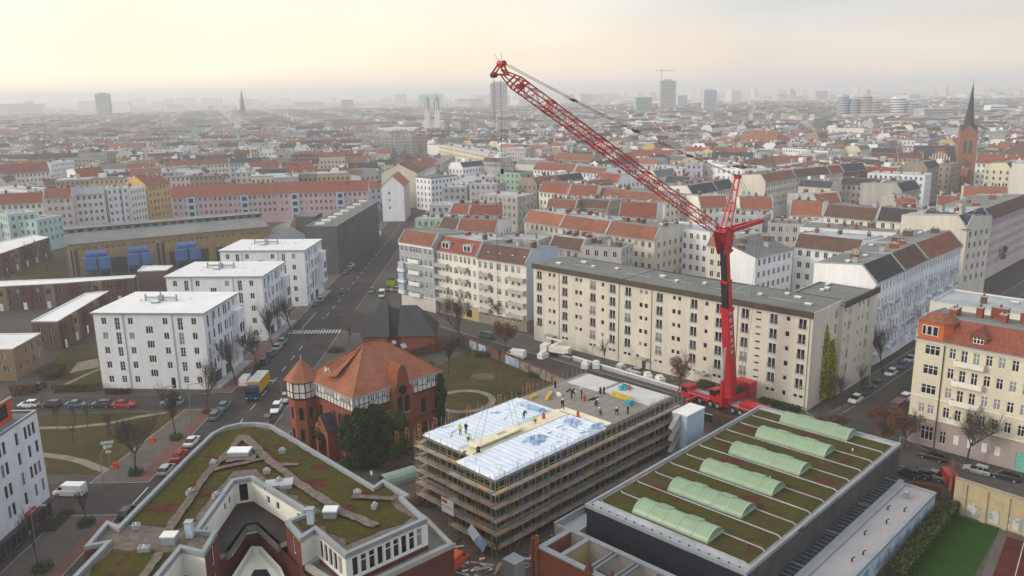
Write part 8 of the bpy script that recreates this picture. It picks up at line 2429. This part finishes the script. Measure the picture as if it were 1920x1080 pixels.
gh_ = thing('gabled_shed', 'grey gabled shed end with orange tiled roof beside the works hall', 'shed', (at(505, 452, 6).x, at(505, 452, 6).y, 0)); gh_.scale = (1, 1, .74)
b = MB(); q = [(0, 0), (12, 3)]; b.face([(0, 0, 0), (14, 4, 0), (14, 4, 10), (8, 2.3, 15.5), (0, 0, 11)], 'plaster_grey'); b.face([(14, 4, 0), (10, 24, 0), (10, 24, 10), (14, 4, 10)], 'brick_red'); b.face([(0, 0, 11), (8, 2.3, 15.5), (4, 22, 15.5), (-4, 20, 11)], 'felt_grey'); b.face([(8, 2.3, 15.5), (14, 4, 10), (10, 24, 10), (4, 22, 15.5)], 'tile_orange'); b.face([(0, 0, 0), (0, 0, 11), (-4, 20, 11), (-4, 20, 0)], 'brick_red'); b.build('wall', gh_)

# ------------------------------------------------------------------ landmarks far off
def far(label, px0, px1, pyt, pyb, wm, name='tower_block', cat='tower', dist=None, depth=.7, rounded=False, top=None, cap=0, H=None):
    """tower whose foot meets the ground along the sight line of (px, pyb); top follows from the sight line"""
    P0, P1 = at(px0, pyb), at(px1, pyb)
    if dist: P0 = P0 * (dist / P0.y); P1 = P1 * (dist / P1.y); P0.z = P1.z = 0
    W = (P1 - P0).length
    dr = CAM_F + CAM_R * (((px0 + px1) / 2 - 960) / F_PX) - CAM_U * ((pyt - 540) / F_PX)
    Hh = CAM_H + dr.z * (P0.y / dr.y)
    t = thing(name, label, cat, P0, math.atan2(P1.y - P0.y, P1.x - P0.x)); b = MB(); D = W * depth
    if rounded:
        b.tube((W / 2, D / 2, 0), (W / 2, D / 2, Hh), W / 2, wm, 16)
    else: b.box(0, 0, 0, W, D, Hh, wm)
    b.build('wall', t)
    b = MB(); n = int(Hh / 4)
    if rounded:
        for j in range(n): b.tube((W / 2, D / 2, 2.5 + j * 4), (W / 2, D / 2, 4.2 + j * 4), W / 2 + .1, 'glass_far', 16, cap=False)
    else:
        for j in range(n): b.box(W * .04, -.12, 2.2 + j * 4, W * .96, -.02, 3.9 + j * 4, 'glass_far'); b.box(W + .02, D * .05, 2.2 + j * 4, W + .12, D * .95, 3.9 + j * 4, 'glass_far')
    b.build('window', t, kind='stuff')
    if cap: b = MB(); b.box(W * .2, D * .2, Hh, W * .8, D * .8, Hh + cap, wm); b.build('roof', t)
    FOOT.append((P0.x + W / 2, P0.y + D / 2, W * .7)); return t, W, D, Hh
far('lone dark office tower in the left haze', 183, 207, 176, 223, 'plaster_grey', dist=2000, depth=.5, cap=3)
far('grey round-edged tower block in the centre left haze', 641, 661, 187, 215, 'plaster_grey', dist=2600)
far('slim dark block pair in the left haze, left one', 390, 400, 199, 217, 'plaster_grey', dist=3000); far('slim dark block pair in the left haze, right one', 406, 418, 198, 217, 'plaster_grey', dist=3000)
far('office tower behind the crane jib tip', 920, 952, 155, 207, 'plaster_grey', dist=2000, cap=3)
far('tall dark tower with crane, right of the centre', 1237, 1266, 152, 222, 'plaster_grey', dist=1980, cap=4); far('lower green-grey tower left of the tall one', 1192, 1222, 182, 215, 'plaster_green', dist=1700); far('blue-grey tower between the tall one and the group of towers', 1319, 1343, 169, 206, 'plaster_blue', dist=1900, cap=3)
far('small teal tower right beside the tall one', 1270, 1288, 178, 212, 'plaster_blue', dist=2200)
for k, (x0, x1, yt) in enumerate(((1573, 1592, 180), (1593, 1610, 186), (1612, 1636, 180), (1630, 1653, 187), (1674, 1700, 184), (1700, 1726, 195))):
    far(('first round white-blue tower of the row left of the church', 'second, shorter round tower of the row', 'third round tower, pinkish and tallest of the row', 'fourth round tower, pinkish and stepped', 'fifth round tower, alone right of the pink pair', 'sixth round tower, lowest and nearest the church')[k], x0, x1, yt, 222, ('plaster_blue', 'plaster_blue', 'plaster_rose', 'plaster_rose', 'plaster_white', 'plaster_blue')[k], rounded=True, dist=1350, depth=1.0, cap=2)
far('wide dark blue-grey block right of the round towers', 1730, 1788, 203, 232, 'plaster_grey', dist=1300); far('white block in the haze right of the spire', 1855, 1886, 197, 222, 'plaster_white', dist=1400)
far('long low red-banded block below the round towers', 1585, 1702, 214, 228, 'plaster_rose', 'long_block', 'block', dist=1280, depth=.15); far('yellowish block below the round towers', 1665, 1700, 228, 252, 'plaster_yellow', 'block', 'block', dist=980); far('pale yellow block right of the jib', 1195, 1240, 228, 255, 'plaster_yellow', 'block', 'block', dist=1100)
far('pale five-storey block left of the twin-towered church', 708, 783, 240, 265, 'plaster_white', 'block', 'block', dist=1050, depth=.3); far('long pale row with dark roof right of the twin-towered church', 835, 1045, 243, 262, 'plaster_ivory', 'long_row', 'block', dist=1150, depth=.08)
far('blue sheet-wrapped church tower in the left centre', 355, 383, 263, 290, 'filter_blue', 'wrapped_tower', 'tower', dist=905); bt = bpy.data.objects['wrapped_tower']; b = MB(); b.tube((8, 6, 20), (8, 6, 41), 2.5, 'copper_green', 8, r2=.1); b.build('spire', bt)
far('white blocky house pair in the left centre distance', 540, 590, 263, 280, 'plaster_white', 'block', 'block', dist=880, depth=.4); far('long pale row in the right distance left of the big brick roof', 1330, 1535, 233, 250, 'plaster_ivory', 'long_row', 'block', dist=1250, depth=.08)
# thin church spire in the left haze
p = at(458, 236); p = p * (1824 / p.y); t = thing('distant_church', 'thin dark church spire in the left haze', 'church', (p.x, p.y, 0)); b = MB(); b.box(-6, -6, 0, 6, 6, 32, 'brick_red'); b.build('tower', t); b = MB(); b.tube((0, 0, 32), (0, 0, 78), 6, 'slate_roof', 8, r2=.1); b.build('spire', t)
# twin-towered church
p = at(812, 262); k_ = 1180 / p.y; p = Vector((p.x * k_, 1180, 0)); t = thing('twin_towered_church', 'pale church with two round-topped green copper towers', 'church', (p.x, p.y, 0)); t.scale = (1, 1, .95)
b = MB(); b.box(-14, 2, 0, 14, 40, 24, 'plaster_ivory'); b.box(-9, -1, 0, 9, 4, 27, 'plaster_ivory'); b.build('nave', t)
for s in (-6.9, 6.9):
    b = MB(); b.box(s - 3.5, -3.5, 0, s + 3.5, 3.5, 40, 'plaster_ivory'); b.tube((s, 0, 40), (s, 0, 56), 3.3, 'plaster_ivory', 8); b.box(s - 3.9, -3.9, 39, s + 3.9, 3.9, 40.2, 'plaster_ivory')
    for k in range(8): b.tube((s + 3.4 * math.cos(k * .785), 3.4 * math.sin(k * .785), 41), (s + 3.4 * math.cos(k * .785), 3.4 * math.sin(k * .785), 55), .35, 'glass_far', 5)
    b.build('tower', t); b = MB()
    for k in range(4): r0, r1 = 4.3 * math.cos(k * .39), 4.3 * math.cos((k + 1) * .39); b.tube((s, 0, 56 + 4.6 * math.sin(k * .39)), (s, 0, 56 + 4.6 * math.sin((k + 1) * .39)), r0, 'copper_green', 10, r2=r1, cap=False)
    b.tube((s, 0, 60), (s, 0, 62.5), 1.2, 'copper_green', 8); b.tube((s, 0, 62.5), (s, 0, 68), .3, 'copper_green', 5, r2=.05); b.build('dome', t)
FOOT.append((p.x, p.y + 15, 30))
# brick church with tall spire on the right
p = at(1806, 330); t = thing('brick_church', 'red brick church with tall slate spire and stepped gable on the right', 'church', (p.x, p.y, 0), -.35); t.scale = (1, 1, .795)
mat('church_brick', (.30, .125, .07), .85, .1, .3)
b = MB(); b.box(-5.2, -5.2, 0, 5.2, 5.2, 37, 'church_brick'); 
for s in (-5.4, 4.6):
    for u in (-5.4, 4.6): b.box(s, u, 0, s + .8, u + .8, 33, 'church_brick')
b.build('tower', t)
for (x, y, r_) in ((-2.7, -5.25, 0), (.7, -5.25, 0)):
    b = MB(); b.box(x, y, 20, x + 2.0, y + .05, 30, 'glass_far'); b.tube((x + 1, y + .05, 30), (x + 1, y, 30), 1.0, 'glass_far', 10); b.build('belfry_opening', t)
b = MB(); b.box(5.25, -3, 20, 5.3, -.6, 30, 'glass_far'); b.build('belfry_opening', t)
b = MB()
for an_ in range(4):
    c_, s_ = math.cos(an_ * math.pi / 2), math.sin(an_ * math.pi / 2); f = lambda x, y, z: (x * c_ - y * s_, x * s_ + y * c_, z)
    b.face([f(-5.4, -5.3, 36.9), f(5.4, -5.3, 36.9), f(0, -5.3, 44)], 'church_brick'); b.face([f(-5.4, -5.3, 36.9), f(0, -5.3, 44), f(0, 0, 44)], 'slate_roof'); b.face([f(5.4, -5.3, 36.9), f(0, 0, 44), f(0, -5.3, 44)], 'slate_roof')
b.tube((0, 0, 38), (0, 0, 54), 4.4, 'tile_dark', 8, r2=2.3); b.tube((0, 0, 54), (0, 0, 79), 2.3, 'slate_roof', 8, r2=.08); b.tube((0, 0, 79), (0, 0, 82.5), .1, 'metal_dark', 5); b.build('spire', t)
b = MB(); b.box(-30, 2, 0, -5.3, 24, 13, 'church_brick'); b.face([(-31, 2, 13), (-5.3, 2, 13), (-5.3, 13, 25), (-31, 13, 25)], 'slate_roof'); b.face([(-5.3, 24, 13), (-31, 24, 13), (-31, 13, 25), (-5.3, 13, 25)], 'slate_roof'); b.box(5.3, 0, 0, 14, 16, 12, 'church_brick', top='slate_roof'); b.build('nave', t)
b = MB(); st_ = [(-25, 9), (-25, 12), (-22.5, 12), (-22.5, 16), (-20.5, 16), (-20.5, 20), (-18.5, 20), (-18.5, 24), (-13.5, 24), (-13.5, 20), (-11.5, 20), (-11.5, 16), (-9.5, 16), (-9.5, 12), (-7, 12), (-7, 0), (-25, 0)]
b.face([(x, -.5, z) for x, z in st_][::-1], 'church_brick'); b.face([(x, 2, z) for x, z in st_], 'church_brick')
for i in range(len(st_)):
    a, c_ = st_[i], st_[(i + 1) % len(st_)]; b.face([(a[0], -.5, a[1]), (c_[0], -.5, c_[1]), (c_[0], 2, c_[1]), (a[0], 2, a[1])], 'church_brick')
b.build('stepped_gable', t)
for k in range(8):
    x = -22.4 + k * 1.75; h = 6 - abs(k - 3.5) * 1.3; b = MB(); b.box(x, -.6, 12.5, x + .8, -.52, 15.5 + h, 'plaster_ivory'); b.build('blind_niche', t)
FOOT.append((p.x - 10, p.y + 8, 32)); FOOT.append((p.x - 18, p.y - 22, 24))
# crane on the far tall tower
p = at(1237, 222); p = p * (1980 / p.y); t = thing('distant_crane', 'thin tower crane beside the tall dark tower', 'crane', (p.x, p.y - 8, 0)); b = MB(); b.tube((0, 0, 0), (0, 0, 108), .9, 'scaffold_yellow', 4); b.build('mast', t); b = MB(); b.tube((-14, 0, 104), (34, 0, 104), .7, 'scaffold_yellow', 4); b.build('jib', t)

# ------------------------------------------------------------------ the rest of the city: blocks of houses on streets
rnd.seed(1234)
cand = []
WALLS = ['plaster_ivory', 'plaster_white', 'plaster_cream', 'plaster_grey', 'plaster_rose', 'plaster_yellow', 'plaster_old', 'plaster_white', 'plaster_ochre', 'plaster_brown']
WN = dict(plaster_ivory='ivory', plaster_white='white', plaster_cream='cream', plaster_grey='grey', plaster_rose='rose', plaster_yellow='yellowish', plaster_old='weathered grey', plaster_ochre='ochre', plaster_brown='brown')
def region(x0, x1, y0, y1, angd, bw, bd, st_):
    a = math.radians(angd); ca, sa = math.cos(a), math.sin(a); R = 2600
    for i in range(int(-R / (bw + st_)), int(R / (bw + st_))):
        for j in range(int(-R / (bd + st_)), int(R / (bd + st_)) * 2):
            cx, cy = i * (bw + st_), j * (bd + st_); X, Y = cx * ca - cy * sa, cx * sa + cy * ca
            if not (x0 <= X <= x1 and y0 <= Y <= y1): continue
            if abs(X) > Y * .72 + 60: continue
            park = rnd.random() < (.05 if Y < 1500 else .12)
            if park: cand.append(('p', X, Y, bw, bd, a)); continue
            d = 13; bh = rnd.uniform(15.6, 18.6); rk = [rnd.random() for _ in range(8)]
            for (lx, ly, w_, r_) in [(k, -bd / 2, 18, 0) for k in np.arange(-bw / 2 + 9, bw / 2 - 8, 18)] + [(k, bd / 2 - d, 18, 0) for k in np.arange(-bw / 2 + 9, bw / 2 - 8, 18)] + [(-bw / 2, k, 16, 1) for k in np.arange(-bd / 2 + 22, bd / 2 - 20, 16)] + [(bw / 2 - d, k, 16, 1) for k in np.arange(-bd / 2 + 22, bd / 2 - 20, 16)] + [(k, -7.5, 18, 0) for k in np.arange(-bw / 2 + 24, bw / 2 - 22, 18) if rnd.random() < .9] + ([(k, q, 15, 1) for k in np.arange(-bw / 2 + 26, bw / 2 - 24, 22) for q in (-bd / 2 + 20, bd / 2 - 20) if rnd.random() < .75] if Y < 1300 else []):
                x_, y_ = X + lx * ca - ly * sa, Y + lx * sa + ly * ca; row = (0 if ly <= -bd / 2 + 1 else 1 if ly > bd / 2 - 15 else 2) if not r_ else 3 + (lx > 0)
                cand.append(('h', x_, y_, w_, d, a + (math.pi / 2 if r_ else 0), lx, r_, bh, rk[row]))
region(-1400, -70, 430, 1250, 12, 92, 74, 17); region(-46, 1400, 395, 1250, 45, 92, 78, 17); region(-2600, 2600, 1250, 2600, 20, 100, 82, 20)
houses = []; parks = []
for c_ in cand:
    X, Y = c_[1], c_[2]
    if -75 < X + (Y - 600) * .0 < -38 and Y < 700: continue
    if c_[0] == 'p': parks.append(c_); continue
    if any((X - f[0]) ** 2 + (Y + 4 - f[1]) ** 2 < (f[2] + 7) ** 2 for f in FOOT): continue
    houses.append(c_)
houses.sort(key=lambda h: math.hypot(h[1], h[2]))
REF = [(-1199, 2480, 'the lone left tower'), (-345, 905, 'the blue-wrapped tower'), (-113, 1180, 'the twin-towered church'), (370, 1980, 'the tall dark tower'), (318, 587, 'the brick church'), (600, 1750, 'the round towers'), (-120, 400, 'the pink row'), (100, 420, 'the crane mast')]
rest = MB(); restw = MB(); used_l = {}; NIND = 165
def house_geo(wall, roof, win, w, d, H, rm, wm, rise, kind, far_):
    wall.box(0, 0, 0, w, d, H, wm)
    if kind == 'flat': roof.box(-.1, -.1, H, w + .1, d + .1, H + .5, rm)
    elif kind == 'gable':
        roof.face([(0, -.3, H), (w, -.3, H), (w, d / 2, H + rise), (0, d / 2, H + rise)], rm); roof.face([(w, d + .3, H), (0, d + .3, H), (0, d / 2, H + rise), (w, d / 2, H + rise)], rm); wall.face([(0, 0, H), (0, d / 2, H + rise), (0, d, H)], wm); wall.face([(w, 0, H), (w, d, H), (w, d / 2, H + rise)], wm)
    else:
        i_ = rise * .8; roof.face([(0, -.2, H), (w, -.2, H), (w, i_, H + rise), (0, i_, H + rise)], rm); roof.face([(0, i_, H + rise), (w, i_, H + rise), (w, d - i_, H + rise - .5), (0, d - i_, H + rise - .5)], rnd_top[0]); roof.face([(w, d + .2, H), (0, d + .2, H), (0, d - i_, H + rise - .5), (w, d - i_, H + rise - .5)], rm)
        wall.face([(0, 0, H), (0, i_, H + rise), (0, d - i_, H + rise - .5), (0, d, H)], wm); wall.face([(w, 0, H), (w, d, H), (w, d - i_, H + rise - .5), (w, i_, H + rise)], wm)
    n = int(w / (2.4 if far_ < 900 else 3.2))
    for j in range(5):
        z = 1.5 + j * 3.3
        if z + 1.6 > H: break
        for (sx, yy, L, nn) in ((1, -.03, w, n),):
            for i in range(nn):
                x = (i + .5) * L / nn; win.face([(x - .5, yy, z), (x + .5, yy, z), (x + .5, yy, z + 1.6), (x - .5, yy, z + 1.6)], 'glass_far')
        nd = int(d / 3)
        for i in range(nd):
            y = (i + .5) * d / nd; win.face([(w + .03, y - .5, z), (w + .03, y + .5, z), (w + .03, y + .5, z + 1.6), (w + .03, y - .5, z + 1.6)], 'glass_far'); win.face([(-.03, y + .5, z), (-.03, y - .5, z), (-.03, y - .5, z + 1.6), (-.03, y + .5, z + 1.6)], 'glass_far')
def xform(dst, src, o, a):
    ca, sa = math.cos(a), math.sin(a); i0 = len(dst.v)
    dst.v += [(o[0] + x * ca - y * sa, o[1] + x * sa + y * ca, z) for x, y, z in src.v]; dst.f += [tuple(i0 + q for q in f) for f in src.f]; mp_ = [dst.mi(m) for m in src.mats]; dst.m += [mp_[k] for k in src.m]
print('HOUSES', len(houses))
for n_, h in enumerate(houses):
    _, X, Y, w, d, a, lx, r_, bh, rq = h; dist = math.hypot(X, Y)
    w = w - .05; H = bh + rnd.uniform(-.5, .5) if rnd.random() < .93 else rnd.uniform(9, 22)
    q = rq if rnd.random() < .85 else rnd.random(); kind = 'flat' if q < .42 else 'mansard' if q < .96 else 'gable'
    red = (.50 if X > -40 else .28) if dist < 900 else .17
    rm = rnd.choice(['felt_pale', 'felt_grey', 'felt_pale', 'felt_dark']) if kind == 'flat' else (rnd.choice(['tile_red', 'tile_brick', 'tile_orange', 'tile_brick']) if rnd.random() < red else rnd.choice(['tile_brown', 'tile_dark', 'felt_grey', 'felt_dark', 'slate_roof'])); rnd_top = [rnd.choice(['felt_pale', 'felt_grey', 'felt_dark'])]
    wm = rnd.choice(WALLS if dist < 800 else WALLS[3:7] + ['plaster_brown', 'concrete', 'plaster_grey', 'plaster_ivory']); rise = 3.2 + rnd.uniform(-.3, .3)
    cx = X - w / 2 * math.cos(a); cy = Y - w / 2 * math.sin(a)
    wa, ro_, wi = MB(), MB(), MB(); house_geo(wa, ro_, wi, w, d, H, rm, wm, rise, kind, dist)
    if dist < 1100:
        for k in range(rnd.randint(1, 4)):
            x, y = rnd.uniform(1, w - 2), rnd.uniform(3, d - 3); ro_.box(x, y, H, x + rnd.uniform(.7, 2.2), y + .8, H + rise + rnd.uniform(.6, 1.8) if kind != 'flat' else H + 1.8, rnd.choice(['brick_red', 'plaster_old', 'brick_brown', 'frame_white']))
        if rnd.random() < .35 and kind != 'gable': x, y = rnd.uniform(1, w - 6), rnd.uniform(4, d - 4); ro_.box(x, y, H, x + rnd.uniform(2, 5), y + 3, H + rise + 1.6 if kind != 'flat' else H + 2.8, rnd.choice(['plaster_white', 'zinc', 'plaster_old']))
    if n_ < NIND * 1.15:
        ref = min(REF, key=lambda r: (r[0] - X) ** 2 * 1.0 + (r[1] - Y) ** 2 * .4); dx = X / Y - ref[0] / ref[1]
        rel = 'left of' if dx < -.015 else 'right of' if dx > .015 else 'in line with'
        far_ = 'in front of its distance' if False else ('nearer than' if Y < ref[1] - 40 else 'farther than' if Y > ref[1] + 40 else 'level with')
        rn = {'flat': 'flat', 'mansard': 'mansard', 'gable': 'gable'}[kind]; rc = rm.replace('tile_', '').replace('felt_', '').replace('slate_roof', 'slate').replace('brick', 'brick-red')
        lb = '%s house with %s %s roof %s and %s %s' % (WN[wm], rc, rn, rel, far_, ref[2]); used_l[lb] = used_l.get(lb, 0) + 1
        if used_l[lb] > 1: lb = '%s %s house, %s %s roof, %s %s' % ('low' if H < 15.8 else 'tall' if H > 17.4 else 'middling', WN[wm], rc, rn, rel, ref[2]); used_l[lb] = used_l.get(lb, 0) + 1
        if used_l[lb] > 1: lb = lb + (', wide front' if w > 17 else ', narrow front'); used_l[lb] = used_l.get(lb, 0) + 1
        if used_l[lb] > 1: xform(rest, wa, (cx, cy), a); xform(rest, ro_, (cx, cy), a); xform(rest, wi, (cx, cy), a); continue
        t = thing('city_house', lb, 'house', (cx, cy, 0), a, 'city houses beyond the courtyards')
        wa.build('wall', t); ro_.build('roof', t); wi.build('window', t, kind='stuff')
    else:
        xform(rest, wa, (cx, cy), a); xform(rest, ro_, (cx, cy), a)
        if dist < 1500: xform(rest, wi, (cx, cy), a)
rest.build('distant_houses', kind='stuff')
# far ring out to the horizon: coarser masses
fr_ = MB()
for k in range(5200):
    Y = 2600 * (9000 / 2600) ** rnd.random(); X = rnd.uniform(-.72, .72) * Y; w, d, H = rnd.uniform(25, 110), rnd.uniform(14, 40), rnd.uniform(9, 22) if rnd.random() < .97 else rnd.uniform(30, 60)
    s = MB(); s.box(-w / 2, -d / 2, 0, w / 2, d / 2, H, rnd.choice(WALLS[:7]), top=rnd.choice(['felt_pale', 'felt_grey', 'tile_brick', 'felt_dark'])); xform(fr_, s, (X, Y), rnd.uniform(-.3, .3) + (.785 if X > 0 else .2))
fr_.build('horizon_houses', kind='stuff')
# winter trees in courtyards, streets and parks of the far city
def clump(b, X, Y, r_, h):
    for _ in range(22):
        a, q, z = rnd.uniform(0, 6.283), r_ * math.sqrt(rnd.random()), h * rnd.uniform(.35, 1); s = rnd.uniform(.4, 1.1); x, y = X + q * math.cos(a) * math.sin(min(1, (1.15 - z / h) * 2.4)), Y + q * math.sin(a); u = rnd.uniform(-1, 1)
        b.face([(x - s, y - s * u, z - s), (x + s, y + s * u, z - s * .6), (x + s * .6, y, z + s), (x - s * .7, y + s * .4, z + s * .7)], 'far_wood')
wd = MB()
for c_ in parks:
    for k in range(34): x, y = rnd.uniform(-.5, .5) * c_[3], rnd.uniform(-.5, .5) * c_[4]; clump(wd, c_[1] + x * math.cos(c_[5]) - y * math.sin(c_[5]), c_[2] + x * math.sin(c_[5]) + y * math.cos(c_[5]), rnd.uniform(3, 5), rnd.uniform(9, 14))
for k in range(1700):
    Y = 400 * (2400 / 400) ** rnd.random(); X = rnd.uniform(-.7, .7) * Y
    if (-42 < X < 60 and Y < 600) or Y < 520: continue
    clump(wd, X, Y, rnd.uniform(2.5, 4.5), rnd.uniform(9, 14))
wd.build('woods', kind='stuff')
